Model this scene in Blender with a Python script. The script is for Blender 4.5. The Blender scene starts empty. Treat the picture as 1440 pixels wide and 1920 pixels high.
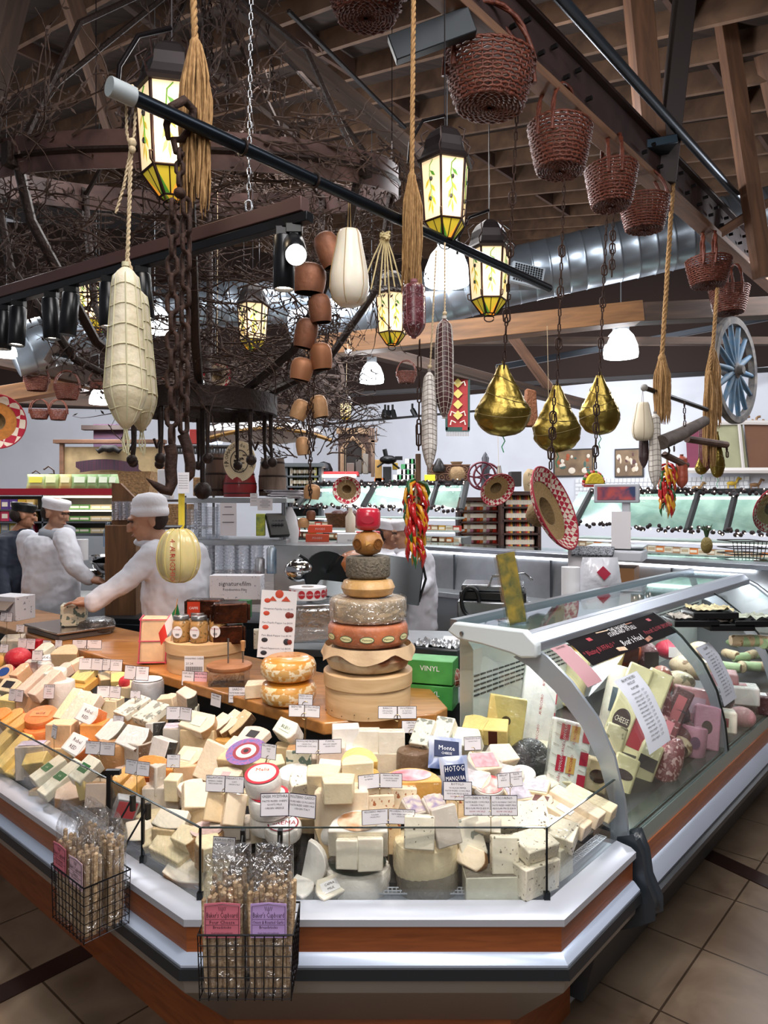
import bpy,math,random
from mathutils import Vector as V,Matrix,Euler,noise
from math import sin,cos,pi,radians as R,hypot,atan2,sqrt
random.seed(7)
S=bpy.context.scene
COL=S.collection
# ---------------------------------------------------------------- camera
F,H,HZ=1331.0,1.65,938.0
cd=bpy.data.cameras.new('camera');cam=bpy.data.objects.new('camera',cd);COL.objects.link(cam)
cd.sensor_fit='HORIZONTAL';cd.sensor_width=36.0;cd.lens=F/1440*36.0
cd.shift_y=-(960-HZ)/1440.0;cd.clip_start=.05;cd.clip_end=80
cam.location=(0,0,H);cam.rotation_euler=(pi/2,0,0);S.camera=cam
# ---------------------------------------------------------------- view, world, lights
vs=S.view_settings;S.display_settings.display_device='sRGB'
vs.view_transform='Standard';vs.look='None';vs.gamma=1;vs.use_curve_mapping=False;vs.exposure=0.35
cy=S.cycles
cy.use_denoising=True;cy.max_bounces=6;cy.diffuse_bounces=3;cy.glossy_bounces=3;cy.transparent_max_bounces=24
cy.transmission_bounces=4;cy.caustics_reflective=False;cy.caustics_refractive=False;cy.sample_clamp_indirect=4
wd=bpy.data.worlds.new('world');S.world=wd;wd.use_nodes=True
bg=wd.node_tree.nodes['Background'];bg.inputs[0].default_value=(.92,.92,1,1);bg.inputs[1].default_value=.17
def light(kind,loc,power,col=(1,1,1),size=1,tgt=None,sy=None,spot=60,blend=.5):
 l=bpy.data.lights.new('lamp_or_fill',kind);l.energy=power;l.color=col  # modelled lamps and added fill lights share this name
 if kind=='AREA':
  l.size=size
  if sy:l.shape='RECTANGLE';l.size_y=sy
 elif kind=='SPOT':l.spot_size=R(spot);l.spot_blend=blend;l.shadow_soft_size=size
 else:l.shadow_soft_size=size
 o=bpy.data.objects.new('lamp_or_fill',l);COL.objects.link(o);o.location=loc
 if tgt is not None:o.rotation_euler=(V(tgt)-V(loc)).to_track_quat('-Z','Y').to_euler()
 return o
WHT,WRM,PNK,CLD=(1,.96,.93),(1,.82,.60),(1,.64,.46),(.95,.96,1)
light('AREA',(.2,.9,4.6),60,(1,.96,.93),1.6,(.1,2.3,.6))  # unseen area fills added for general ambient, standing in for high bays
light('AREA',(2.6,1.6,4.4),40,CLD,1.4,(1.6,3,.6))
light('AREA',(-.3,-1.2,3.3),42,(1,.97,.95),1.4,(0,2.0,.7))  # unseen fill added on the camera side to light the case front
light('AREA',(-.5,4.9,4.0),70,(1,.97,.95),1.8,(-.6,5,0))
light('AREA',(0,8.6,4.1),230,CLD,3.0,(0,9.5,0))  # from here, area fills added to light the background and back walls
light('AREA',(-5.2,8,4.1),170,WHT,3.0,(-5,10,0))
light('AREA',(5.0,7.0,4.1),170,CLD,3.0,(5.2,8.5,0))
light('AREA',(3.2,11,3.3),45,CLD,3.0,(4.5,13.5,2.2))
light('AREA',(-4,12.5,3.3),60,CLD,3.0,(-5,16,2.6))
light('AREA',(0,12.6,3.3),45,CLD,3.0,(0,16,2.6))
light('SPOT',(-1.15,2.75,2.36),82,PNK,.05,(-1.5,3.25,.75),spot=66,blend=.7)
light('SPOT',(-.66,2.4,2.36),44,(1,.76,.60),.05,(-.75,2.65,.7),spot=62,blend=.8)
light('SPOT',(.1,1.3,3.2),92,(1,.92,.82),.06,(.05,2.15,.65),spot=46,blend=.9)
light('SPOT',(1.6,2.2,3.6),60,WHT,.06,(.3,2.2,.8),spot=46,blend=.9)
for x,y,z,p in((-3.2,4.2,4.0,60),(1.2,5.6,4.2,60),(4.5,6.5,3.9,60),(-1.0,8.0,4.6,60),(.6,.6,4.2,50),(2.6,11,4.2,60),(-6,9,4.2,60)):
 light('POINT',(x,y,z),p,CLD,.2)  # point lights without fixtures, added to brighten the roof
# ---------------------------------------------------------------- helpers
def P(px,py,Y):return V(((px-720)/F*Y,Y,H+(HZ-py)/F*Y))
def m_(px,Y):return px*Y/F
def tag(o,label=None,cat=None,group=None,kind=None):
 if label:o['label']=label
 if cat:o['category']=cat
 if group:o['group']=group
 if kind:o['kind']=kind
 return o
def empty(name,loc=(0,0,0),rz=0,label=None,cat=None,group=None,kind=None):
 o=bpy.data.objects.new(name,None);COL.objects.link(o);o.location=loc
 o.rotation_euler=(0,0,rz);o.empty_display_size=.05
 return tag(o,label,cat,group,kind)
def T(loc=(0,0,0),rot=(0,0,0),sc=1):
 s=(sc,sc,sc)if isinstance(sc,(int,float))else sc
 return Matrix.Translation(V(loc))@Euler(rot).to_matrix().to_4x4()@Matrix.Diagonal((*s,1))
class M:
 def __init__(s):s.v=[];s.f=[];s.mi=[];s.uv=None
 def add(s,vs,fs,mi=0,X=None):
  n=len(s.v)
  s.v+=[X@V(v)for v in vs]if X is not None else[V(v)for v in vs]
  s.f+=[tuple(n+i for i in f)for f in fs];s.mi+=[mi]*len(fs);return s
 def box(s,c,d,mi=0,X=None,rot=None):
  x,y,z=d[0]/2,d[1]/2,d[2]/2
  vs=[V((a*x,b*y,e*z))for e in(-1,1)for a,b in((-1,-1),(1,-1),(1,1),(-1,1))]
  if rot:Q=Euler(rot).to_matrix();vs=[Q@v for v in vs]
  vs=[v+V(c)for v in vs]
  return s.add(vs,[(3,2,1,0),(4,5,6,7),(0,1,5,4),(1,2,6,5),(2,3,7,6),(3,0,4,7)],mi,X)
 def prism(s,pts,z0,z1,mi=0,X=None,top=None,side=None):
  n=len(pts);t=mi if top is None else top;sd=mi if side is None else side
  s.add([(*p,z0)for p in pts]+[(*p,z1)for p in pts],[tuple(range(n-1,-1,-1))],mi,X)
  b=len(s.v)-2*n
  s.f.append(tuple(b+n+i for i in range(n)));s.mi.append(t)
  for i in range(n):
   j=(i+1)%n;s.f.append((b+i,b+j,b+n+j,b+n+i));s.mi.append(sd if not isinstance(sd,(list,tuple))else sd[i])
  return s
 def lathe(s,prof,n=24,mi=0,X=None,a0=0,a1=2*pi,mis=None,cap=True):
  full=abs(a1-a0-2*pi)<1e-6;k=n if full else n+1;m=len(prof);vs=[]
  for i in range(k):
   a=a0+(a1-a0)*i/n
   for r,z in prof:vs.append((r*cos(a),r*sin(a),z))
  b=len(s.v);s.add(vs,[],0,X)
  for i in range(n):
   j=(i+1)%k
   for q in range(m-1):
    s.f.append((b+i*m+q,b+j*m+q,b+j*m+q+1,b+i*m+q+1));s.mi.append(mis[q]if mis else mi)
  if cap and full:
   for q,rev in((0,True),(m-1,False)):
    if prof[q][0]>1e-4:
     l=[b+i*m+q for i in range(n)]
     s.f.append(tuple(l[::-1]if rev else l));s.mi.append((mis[0]if rev else mis[-1])if mis else mi)
  return s
 def tube(s,pts,r,n=6,mi=0,X=None,closed=False):
  pts=[V(p)for p in pts];m=len(pts);rr=r if isinstance(r,(list,tuple))else[r]*m
  vs=[];up=None
  for i,p in enumerate(pts):
   d=(pts[(i+1)%m]-pts[i-1])if closed else(pts[min(i+1,m-1)]-pts[max(i-1,0)])
   if d.length<1e-9:d=V((0,0,1))
   d.normalize()
   if up is None:up=V((0,0,1))if abs(d.z)<.9 else V((1,0,0))
   a=d.cross(up)
   if a.length<1e-4:a=d.orthogonal()
   a.normalize();b=a.cross(d);up=b
   for k in range(n):
    t=2*pi*k/n;vs.append(p+a*rr[i]*cos(t)+b*rr[i]*sin(t))
  fs=[]
  for i in range(m if closed else m-1):
   j=(i+1)%m
   for k in range(n):l=(k+1)%n;fs.append((i*n+k,i*n+l,j*n+l,j*n+k))
  if not closed:fs+=[tuple(range(n-1,-1,-1)),tuple((m-1)*n+k for k in range(n))]
  return s.add(vs,fs,mi,X)
 def ball(s,c,r,n=12,mi=0,X=None,rot=None):
  rr=r if isinstance(r,(list,tuple))else(r,r,r);m=max(5,n//2+1)
  pr=[(sin(pi*i/(m-1)),-cos(pi*i/(m-1)))for i in range(m)]
  Y=Matrix.Translation(V(c))@(Euler(rot).to_matrix().to_4x4()if rot else Matrix.Identity(4))@Matrix.Diagonal((*rr,1))
  if X is not None:Y=X@Y
  return s.lathe(pr,n,mi,Y,cap=False)
 def text(s,str_,size,X,mi=0,align='CENTER',ext=0,wmax=None):
  if not str_:return s
  vs,fs=glyphs(str_,align,ext);k=size
  if wmax:
   w=max(v[0]for v in vs)-min(v[0]for v in vs)
   if w*size>wmax:k=wmax/w
  return s.add([(v[0]*k,v[1]*size,v[2]*size)for v in vs],fs,mi,X)
 def quad(s,a,b,c,d,mi=0,X=None):return s.add([a,b,c,d],[(0,1,2,3)],mi,X)
 def grid(s,fn,nu,nv,mi=0,X=None):
  vs=[fn(i/nu,j/nv)for i in range(nu+1)for j in range(nv+1)]
  fs=[(i*(nv+1)+j,(i+1)*(nv+1)+j,(i+1)*(nv+1)+j+1,i*(nv+1)+j+1)for i in range(nu)for j in range(nv)]
  return s.add(vs,fs,mi,X)
 def out(s,name,mats,parent=None,loc=(0,0,0),rot=(0,0,0),smooth=35,bev=0,seg=2,label=None,cat=None,group=None,kind=None):
  me=bpy.data.meshes.new(name);me.from_pydata([tuple(v)for v in s.v],[],s.f)
  for m in(mats if isinstance(mats,(list,tuple))else[mats]):me.materials.append(m)
  me.polygons.foreach_set('material_index',s.mi)
  if smooth:
   me.polygons.foreach_set('use_smooth',[True]*len(s.f));me.update()
   if smooth<180:me.set_sharp_from_angle(angle=R(smooth))
  me.update()
  o=bpy.data.objects.new(name,me);COL.objects.link(o);o.location=loc;o.rotation_euler=rot
  if parent:o.parent=parent
  if bev:
   b=o.modifiers.new('bevel','BEVEL');b.width=bev;b.segments=seg;b.limit_method='ANGLE';b.angle_limit=R(40)
  return tag(o,label,cat,group,kind)
_g={}
def glyphs(t,align,ext):
 k=(t,align,ext)
 if k not in _g:
  c=bpy.data.curves.new('lettering','FONT');c.body=t;c.size=1;c.align_x=align;c.align_y='CENTER';c.resolution_u=1;c.extrude=ext
  o=bpy.data.objects.new('lettering',c);me=bpy.data.meshes.new_from_object(o)
  _g[k]=([tuple(v.co)for v in me.vertices],[tuple(p.vertices)for p in me.polygons])
  bpy.data.objects.remove(o);bpy.data.curves.remove(c);bpy.data.meshes.remove(me)
 return _g[k]
def dup(o,loc,rot=None,label=None,group=None,sc=None):
 c=o.copy();COL.objects.link(c);c.location=loc
 if rot is not None:c.rotation_euler=rot
 if sc:c.scale=(sc,sc,sc)if isinstance(sc,(int,float))else sc
 if label:c['label']=label
 if group:c['group']=group
 for ch in list(o.children):
  d=ch.copy();COL.objects.link(d);d.parent=c
  for g in list(ch.children):e=g.copy();COL.objects.link(e);e.parent=d
 return c
# ---------------------------------------------------------------- materials
def srgb(h):
 if isinstance(h,str):
  h=h.lstrip('#');c=[int(h[i:i+2],16)/255 for i in(0,2,4)]
  return tuple(x/12.92 if x<=.04045 else((x+.055)/1.055)**2.4 for x in c)
 return h
_m={}
def mat(col,rough=.5,metal=0,var=None,bump=None,coat=0,wrap=0,emit=0,spec=.5,sss=0,alpha=1,trans=0,speck=None,stretch=None,col2=None):
 key=repr((col,rough,metal,var,bump,coat,wrap,emit,spec,sss,alpha,trans,speck,stretch,col2))
 if key in _m:return _m[key]
 m=bpy.data.materials.new('surface');m.use_nodes=True;n=m.node_tree;b=n.nodes['Principled BSDF'];c=srgb(col);m.diffuse_color=(*c,1)
 I=b.inputs;I['Base Color'].default_value=(*c,1);I['Roughness'].default_value=rough;I['Metallic'].default_value=metal
 I['Specular IOR Level'].default_value=spec
 if alpha<1:I['Alpha'].default_value=alpha
 if trans:I['Transmission Weight'].default_value=trans
 tc=n.nodes.new('ShaderNodeTexCoord');mp=n.nodes.new('ShaderNodeMapping');n.links.new(tc.outputs['Object'],mp.inputs['Vector'])
 if stretch:mp.inputs['Scale'].default_value=stretch
 cur=None
 def noise_(sc,det=3,dist=0):
  t=n.nodes.new('ShaderNodeTexNoise');t.inputs['Scale'].default_value=sc;t.inputs['Detail'].default_value=det;t.inputs['Distortion'].default_value=dist
  n.links.new(mp.outputs[0],t.inputs['Vector']);return t.outputs['Fac']
 def ramp(fac,lo,hi,c0,c1):
  r=n.nodes.new('ShaderNodeValToRGB');e=r.color_ramp.elements;e[0].position=lo;e[1].position=hi
  e[0].color=(*c0,1);e[1].color=(*c1,1);n.links.new(fac,r.inputs['Fac']);return r.outputs['Color']
 if var:
  sc,am=var;c2=srgb(col2)if col2 else tuple(x*(1-am)for x in c);c1=c if col2 else tuple(min(1,x*(1+am*.6))for x in c)
  cur=ramp(noise_(sc,4,.4),.32,.68,c2,c1)
 if speck:
  sc,th,sc_col=speck;f=noise_(sc,1.5)
  mx=n.nodes.new('ShaderNodeMix');mx.data_type='RGBA'
  r=ramp(f,th,th+.04,(0,0,0),(1,1,1));n.links.new(r,mx.inputs['Factor'])
  if cur is not None:n.links.new(cur,mx.inputs['A'])
  else:mx.inputs['A'].default_value=(*c,1)
  mx.inputs['B'].default_value=(*srgb(sc_col),1);cur=mx.outputs['Result']
 if cur is not None:n.links.new(cur,I['Base Color'])
 if bump:
  bp=n.nodes.new('ShaderNodeBump');bp.inputs['Strength'].default_value=bump[1];bp.inputs['Distance'].default_value=.01
  n.links.new(noise_(bump[0],4),bp.inputs['Height']);n.links.new(bp.outputs[0],I['Normal'])
 if coat or wrap:
  I['Coat Weight'].default_value=coat or wrap;I['Coat Roughness'].default_value=.08 if coat else.07
  if wrap:
   bp=n.nodes.new('ShaderNodeBump');bp.inputs['Strength'].default_value=1;bp.inputs['Distance'].default_value=.03
   n.links.new(noise_(34,2,1.6),bp.inputs['Height']);n.links.new(bp.outputs[0],I['Coat Normal'])
 if emit:I['Emission Color'].default_value=(*c,1);I['Emission Strength'].default_value=emit
 if sss:I['Subsurface Weight'].default_value=sss;I['Subsurface Scale'].default_value=.02
 _m[key]=m;return m
def wood(c1,c2,sc=(1,12,12),rough=.5,coat=0,k=3.0):
 key=('w',c1,c2,sc,rough,coat,k)
 if key in _m:return _m[key]
 m=mat(c1,rough,coat=coat,bump=None,alpha=.9999+len(_m)*1e-9)if 0 else bpy.data.materials.new('wood')
 m.use_nodes=True;n=m.node_tree;b=n.nodes['Principled BSDF'];b.inputs['Roughness'].default_value=rough;b.inputs['Coat Weight'].default_value=coat
 b.inputs['Coat Roughness'].default_value=.12;m.diffuse_color=(*srgb(c1),1)
 tc=n.nodes.new('ShaderNodeTexCoord');mp=n.nodes.new('ShaderNodeMapping');mp.inputs['Scale'].default_value=sc;n.links.new(tc.outputs['Object'],mp.inputs[0])
 t=n.nodes.new('ShaderNodeTexNoise');t.inputs['Scale'].default_value=k;t.inputs['Detail'].default_value=6;t.inputs['Distortion'].default_value=.6;n.links.new(mp.outputs[0],t.inputs['Vector'])
 r=n.nodes.new('ShaderNodeValToRGB');e=r.color_ramp.elements;e[0].position=.3;e[1].position=.7;e[0].color=(*srgb(c2),1);e[1].color=(*srgb(c1),1)
 n.links.new(t.outputs['Fac'],r.inputs['Fac']);n.links.new(r.outputs['Color'],b.inputs['Base Color'])
 bp=n.nodes.new('ShaderNodeBump');bp.inputs['Strength'].default_value=.25;bp.inputs['Distance'].default_value=.004;n.links.new(t.outputs['Fac'],bp.inputs['Height']);n.links.new(bp.outputs[0],b.inputs['Normal'])
 _m[key]=m;return m
def clear(tint=(.975,.985,.98),gl=.03,rough=.03,bump=0,edge=.35,spk=0):
 key=('g',tint,gl,rough,bump,edge,spk)
 if key in _m:return _m[key]
 m=bpy.data.materials.new('clear');m.use_nodes=True;n=m.node_tree;n.nodes.clear();m.diffuse_color=(*tint,.3)
 o=n.nodes.new('ShaderNodeOutputMaterial');mx=n.nodes.new('ShaderNodeMixShader');t=n.nodes.new('ShaderNodeBsdfTransparent');g=n.nodes.new('ShaderNodeBsdfGlossy')
 t.inputs[0].default_value=(*tint,1);g.inputs['Roughness'].default_value=rough;g.inputs['Color'].default_value=(.95,.97,1,1)
 lw=n.nodes.new('ShaderNodeLayerWeight');lw.inputs['Blend'].default_value=.25
 ma=n.nodes.new('ShaderNodeMath');ma.operation='MULTIPLY_ADD';ma.inputs[1].default_value=edge;ma.inputs[2].default_value=gl
 n.links.new(lw.outputs['Facing'],ma.inputs[0]);n.links.new(ma.outputs[0],mx.inputs[0]);n.links.new(t.outputs[0],mx.inputs[1]);n.links.new(g.outputs[0],mx.inputs[2]);n.links.new(mx.outputs[0],o.inputs[0])
 if bump:
  tc=n.nodes.new('ShaderNodeTexCoord');ns=n.nodes.new('ShaderNodeTexNoise');ns.inputs['Scale'].default_value=spk or 22;ns.inputs['Distortion'].default_value=1.5
  bp=n.nodes.new('ShaderNodeBump');bp.inputs['Strength'].default_value=bump;bp.inputs['Distance'].default_value=.02
  n.links.new(tc.outputs['Object'],ns.inputs['Vector']);n.links.new(ns.outputs['Fac'],bp.inputs['Height']);n.links.new(bp.outputs[0],g.inputs['Normal']);n.links.new(bp.outputs[0],lw.inputs['Normal'])
 _m[key]=m;return m
IRON=mat('2c211d',.55,.6,bump=(60,.5));RUST=mat('3a241b',.75,.35,var=(30,.4),bump=(50,.6));BLACK=mat('0b0c0e',.35,spec=.5)
ALU=mat('a3a9b2',.28,.85);ALUW=mat('c9ced8',.35,.35);STEEL=mat('8d9196',.26,.95);STEELB=mat('a9adb0',.33,.8,var=(9,.12));CHROME=mat('c9cbcd',.14,1)
RUBBER=mat('171b20',.45);WHITE=mat('e8e7ea',.5);PAPER=mat('eae6ea',.6);INK=mat('1c1a20',.6);REDINK=mat('a0122c',.6);PINK=mat('e9b9c6',.6)
GLASS=clear();FILM=clear((.97,.97,.97),.14,.12,1.0,.42,30);CUPS=clear((.9,.92,.93),.16,.1,.3,.5)
ORW=wood('a3592c','824522',(3,3,30),.35,.3,2.2);BOARD=wood('bb8244','93602e',(2.2,14,8),.38,.35,2.2);ROOFW=wood('4a2f22','2c1a13',(9,1,9),.8)
BEAMW=wood('74462c','4a2a1a',(6,6,1),.7);REDBEAM=mat('3a2826',.6,.2,var=(8,.3));JUTE=wood('b08a5a','7c5a34',(40,40,14),.9);TWINE=mat('c9b492',.9,var=(120,.25))
# ---------------------------------------------------------------- setting: floor, walls, roof
dL,dR=V((-.750,.661,0)),V((.661,.750,0));nL,nR=V((.661,.750,0)),V((-.750,.661,0))
def AT(o,a,b,z=0):return V(o)+dL*a+dR*b+V((0,0,z))
def yaw(d):return atan2(d.y,d.x)
def floor_mat():
 m=bpy.data.materials.new('floor_tile');m.use_nodes=True;n=m.node_tree;b=n.nodes['Principled BSDF']
 tc=n.nodes.new('ShaderNodeTexCoord');mp=n.nodes.new('ShaderNodeMapping');n.links.new(tc.outputs['Object'],mp.inputs[0])
 br=n.nodes.new('ShaderNodeTexBrick');br.offset=0;br.inputs['Scale'].default_value=1;br.inputs['Brick Width'].default_value=.42;br.inputs['Row Height'].default_value=.42
 br.inputs['Mortar Size'].default_value=.004;br.inputs['Color1'].default_value=(1,1,1,1);br.inputs['Color2'].default_value=(.88,.88,.88,1);br.inputs['Mortar'].default_value=(.25,.22,.2,1)
 n.links.new(mp.outputs[0],br.inputs[0])
 ns=n.nodes.new('ShaderNodeTexNoise');ns.inputs['Scale'].default_value=2.6;ns.inputs['Detail'].default_value=8;ns.inputs['Distortion'].default_value=1.4;n.links.new(mp.outputs[0],ns.inputs[0])
 r=n.nodes.new('ShaderNodeValToRGB');e=r.color_ramp.elements;e[0].position=.3;e[1].position=.72;e[0].color=(*srgb('5f4c3d'),1);e[1].color=(*srgb('8f7c68'),1);n.links.new(ns.outputs[0],r.inputs[0])
 mx=n.nodes.new('ShaderNodeMix');mx.data_type='RGBA';mx.blend_type='MULTIPLY';mx.inputs['Factor'].default_value=1;n.links.new(r.outputs[0],mx.inputs['A']);n.links.new(br.outputs[0],mx.inputs['B'])
 n.links.new(mx.outputs['Result'],b.inputs['Base Color']);b.inputs['Roughness'].default_value=.32;return m
M().box((0,0,-.05),(26,26,.1)).out('floor',floor_mat(),loc=(0,7,0),rot=(0,0,yaw(dR)),kind='structure')
# dark border bands in the tile floor
bm_=mat('2b1713',.35,var=(5,.3))
def zf(px,py):Y=F*H/(py-HZ);return V(((px-720)/F*Y,Y,0))
a,b=zf(1300,1590),zf(1440,1655);d=(b-a).normalized()
c=a-d*1.2;e=b+d*1.5;w=V((-d.y,d.x,0))*.05
M().prism([(p.x,p.y)for p in(c-w,e-w,e+w,c+w)],0,.004).out('trim_1',bm_,kind='structure')
a,b=zf(0,1865),zf(200,1765);d=(b-a).normalized();c=a-d*1.5;e=b+d*.9;w=V((-d.y,d.x,0))*.045
M().prism([(p.x,p.y)for p in(c-w,e-w,e+w,c+w)],0,.004).out('trim_2',bm_,kind='structure')
WALLM=mat('cfd3dd',.8,var=(1.5,.05))
def wall(name,p,q,z0,z1,m,th=.12,y=None):
 p,q=V((*p,0)),V((*q,0));d=q-p
 return M().box((d.length/2,th/2,(z0+z1)/2),(d.length,th,z1-z0)).out(name,m,loc=p,rot=(0,0,yaw(d)),kind='structure')
BW0,BW1=(-2.2,17.2),(8.8,9.6)
wall('wall_back',BW0,BW1,0,3.8,WALLM)
wall('wall_left',(-13,15.2),BW0,0,3.75,WALLM)
wall('wall_back_upper',(-2.2,17.35),(9.5,9.35),3.8,8,mat('2a1c17',.9))
wall('wall_left_upper',(-13.5,15.3),(-2.2,17.35),3.75,8,mat('2a1c17',.9))
wall('wall_right',BW1,(5.5,-3),0,8,mat('6c625a',.9))
# sloped roof deck with joists: z rises along dL
def RZ(p):return 5.15+.20*(p.x*dL.x+p.y*dL.y)
def roofpt(b,a):q=dL*a+dR*b;return V((q.x,q.y,RZ(q)))
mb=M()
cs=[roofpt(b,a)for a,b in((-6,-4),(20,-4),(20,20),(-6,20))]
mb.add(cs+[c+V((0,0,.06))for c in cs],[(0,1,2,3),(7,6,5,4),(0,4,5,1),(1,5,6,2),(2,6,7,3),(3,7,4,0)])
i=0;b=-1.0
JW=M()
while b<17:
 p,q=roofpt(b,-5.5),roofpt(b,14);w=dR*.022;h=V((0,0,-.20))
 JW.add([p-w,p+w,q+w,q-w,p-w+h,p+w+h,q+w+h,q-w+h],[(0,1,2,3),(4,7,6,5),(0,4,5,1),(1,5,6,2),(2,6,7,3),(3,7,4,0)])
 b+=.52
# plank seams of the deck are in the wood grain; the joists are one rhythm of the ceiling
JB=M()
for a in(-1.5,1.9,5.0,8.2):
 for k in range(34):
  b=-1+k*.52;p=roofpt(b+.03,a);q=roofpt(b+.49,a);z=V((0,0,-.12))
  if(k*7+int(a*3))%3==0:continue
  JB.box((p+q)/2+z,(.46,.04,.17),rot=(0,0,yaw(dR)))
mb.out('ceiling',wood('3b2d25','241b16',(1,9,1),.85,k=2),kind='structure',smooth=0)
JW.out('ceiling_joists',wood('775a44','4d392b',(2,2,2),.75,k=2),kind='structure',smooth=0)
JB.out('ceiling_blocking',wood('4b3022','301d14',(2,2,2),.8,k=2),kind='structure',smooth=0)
NT=[3]
def beam(p,q,w,h,m,name=None):
 p,q=V(p),V(q);d=q-p;L=d.length;x=d.normalized();up=V((0,0,1))
 if abs(x.z)>.95:up=V((0,1,0))
 y=up.cross(x).normalized();z=x.cross(y);X=Matrix((x,y,z)).transposed().to_4x4();X.translation=(p+q)/2
 n=name or 'trim_%d'%NT[0];NT[0]+=1
 o=M().box((0,0,0),(L,w,h)).out(n,m,kind='structure',bev=.004,seg=1);o.matrix_world=X;return o
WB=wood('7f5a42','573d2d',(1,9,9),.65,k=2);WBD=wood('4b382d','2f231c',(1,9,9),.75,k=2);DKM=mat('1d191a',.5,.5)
# main beam the baskets hang from (runs along dR), point 850,0 at depth 3.19
B0=V((.312,3.19,3.9))
def BM(t):return B0+dR*t
mb=M();L=8.6;X=T(B0-dR*.62,(0,0,yaw(dR)))
bA=beam(BM(-.62)+V((0,0,-.02)),BM(8.2)+V((0,0,-.02)),.12,.05,wood('7f5c44','5a4031',(1,9,9),.6,k=2))
bB=beam(BM(-.62)+V((0,0,.13)),BM(8.2)+V((0,0,.13)),.035,.26,REDBEAM)
bC=beam(BM(-.62)+V((0,0,.27)),BM(8.2)+V((0,0,.27)),.12,.02,REDBEAM)
M().tube([BM(-3)+V((.13,-.1,.30)),BM(8)+V((.13,-.1,.30))],.03,12).out('trim_30',mat('4b5560',.35,.8),kind='structure')
bt=M()
for k in range(42):
 t=-.4+k*.14
 if 1.4<t<2.0:continue
 bt.tube([BM(t)+V((.02,-.02,.08+.1*(k%2))),BM(t)+V((.045,-.045,.08+.1*(k%2)))],.013,6)
bt.out('trim_31',DKM,kind='structure')
# angle bracket at the near end of the beam
p=P(735,95,3.2);q=P(885,40,3.2)
beam(p,q,.05,.12,mat('23282c',.5,.5));
# posts and braces up to the roof
def bp(x0,y0,Y0,x1,y1,Y1,w,m):return beam(P(x0,y0,Y0),P(x1,y1,Y1),w,w*.9,m)
bp(1185,-120,5.0,1222,275,5.0,.16,WB)
bp(1290,-60,4.9,1245,345,5.1,.13,mat('3b3230',.6,.4))
bp(1345,-60,5.7,1432,520,5.9,.13,WB);bp(1395,-80,6,1470,240,6.2,.15,WB)
bp(1440,380,6.2,1345,440,6.0,.08,WB)
beam(P(1190,285,4.95),P(1260,272,4.95),.2,.06,mat('2e3a44',.4,.8))
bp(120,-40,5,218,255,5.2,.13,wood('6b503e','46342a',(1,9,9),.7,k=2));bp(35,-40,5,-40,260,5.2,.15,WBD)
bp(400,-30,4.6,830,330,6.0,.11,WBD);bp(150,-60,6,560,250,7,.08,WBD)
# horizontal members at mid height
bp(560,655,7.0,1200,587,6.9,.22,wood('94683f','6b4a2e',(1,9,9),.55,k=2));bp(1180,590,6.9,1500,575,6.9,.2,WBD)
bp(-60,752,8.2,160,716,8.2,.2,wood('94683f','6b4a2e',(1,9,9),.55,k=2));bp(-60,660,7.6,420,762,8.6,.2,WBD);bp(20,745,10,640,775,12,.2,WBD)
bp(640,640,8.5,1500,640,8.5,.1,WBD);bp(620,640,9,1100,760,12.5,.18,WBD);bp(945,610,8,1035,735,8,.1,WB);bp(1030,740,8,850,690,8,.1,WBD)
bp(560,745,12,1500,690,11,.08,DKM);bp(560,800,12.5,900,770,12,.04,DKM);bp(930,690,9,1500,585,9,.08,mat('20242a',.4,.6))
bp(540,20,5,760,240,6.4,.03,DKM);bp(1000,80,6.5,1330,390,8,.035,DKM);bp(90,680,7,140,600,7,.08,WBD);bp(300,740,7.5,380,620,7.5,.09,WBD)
# ---------------------------------------------------------------- spiral ducts
def duct(name,pts,r,label):
 o=empty(name,pts[0],0,label,'duct');mb=M();q=[V(p)-V(pts[0])for p in pts];full=[];rr=[]
 for a,b in zip(q,q[1:]):
  n=int((b-a).length/.17)
  for k in range(n):
   for s_,e_ in((0,0),(.86,0),(.91,.007),(.96,0)):full.append(a.lerp(b,(k+s_)/n));rr.append(r+e_)
 mb.tube(full,rr,28);mb.out('duct_pipe',mat('87919b',.34,.8,var=(3,.15)),o,smooth=80);return o
def grille(o,p,w,h,rot):
 mb=M();mb.box((0,0,0),(w,.05,h),rot=rot);mb.out('air_grille',mat('aab4bb',.4,.3),o,loc=V(p)-o.location)
 g=M()
 for i in range(11):
  for j in range(8):g.box(((i-5)*w*.08,-.03,(j-3.5)*h*.11),(w*.055,.012,h*.07))
 g.out('grille_opening',BLACK,o,loc=V(p)-o.location,rot=rot)
d1=duct('air_duct',[P(560,630,8.2),P(940,523,7.6),P(1500,395,7.0)],.30,'large silver spiral air duct running under the roof at the right')
grille(d1,P(988,516,7.1),.34,.2,(0,R(10),R(10)))
d2=duct('air_duct',[P(20,660,7.2),P(330,575,8.0),P(640,560,9.2)],.26,'silver spiral air duct behind the track lights at left')
grille(d2,P(122,668,7.0),.2,.12,(R(-40),R(12),0))
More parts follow.
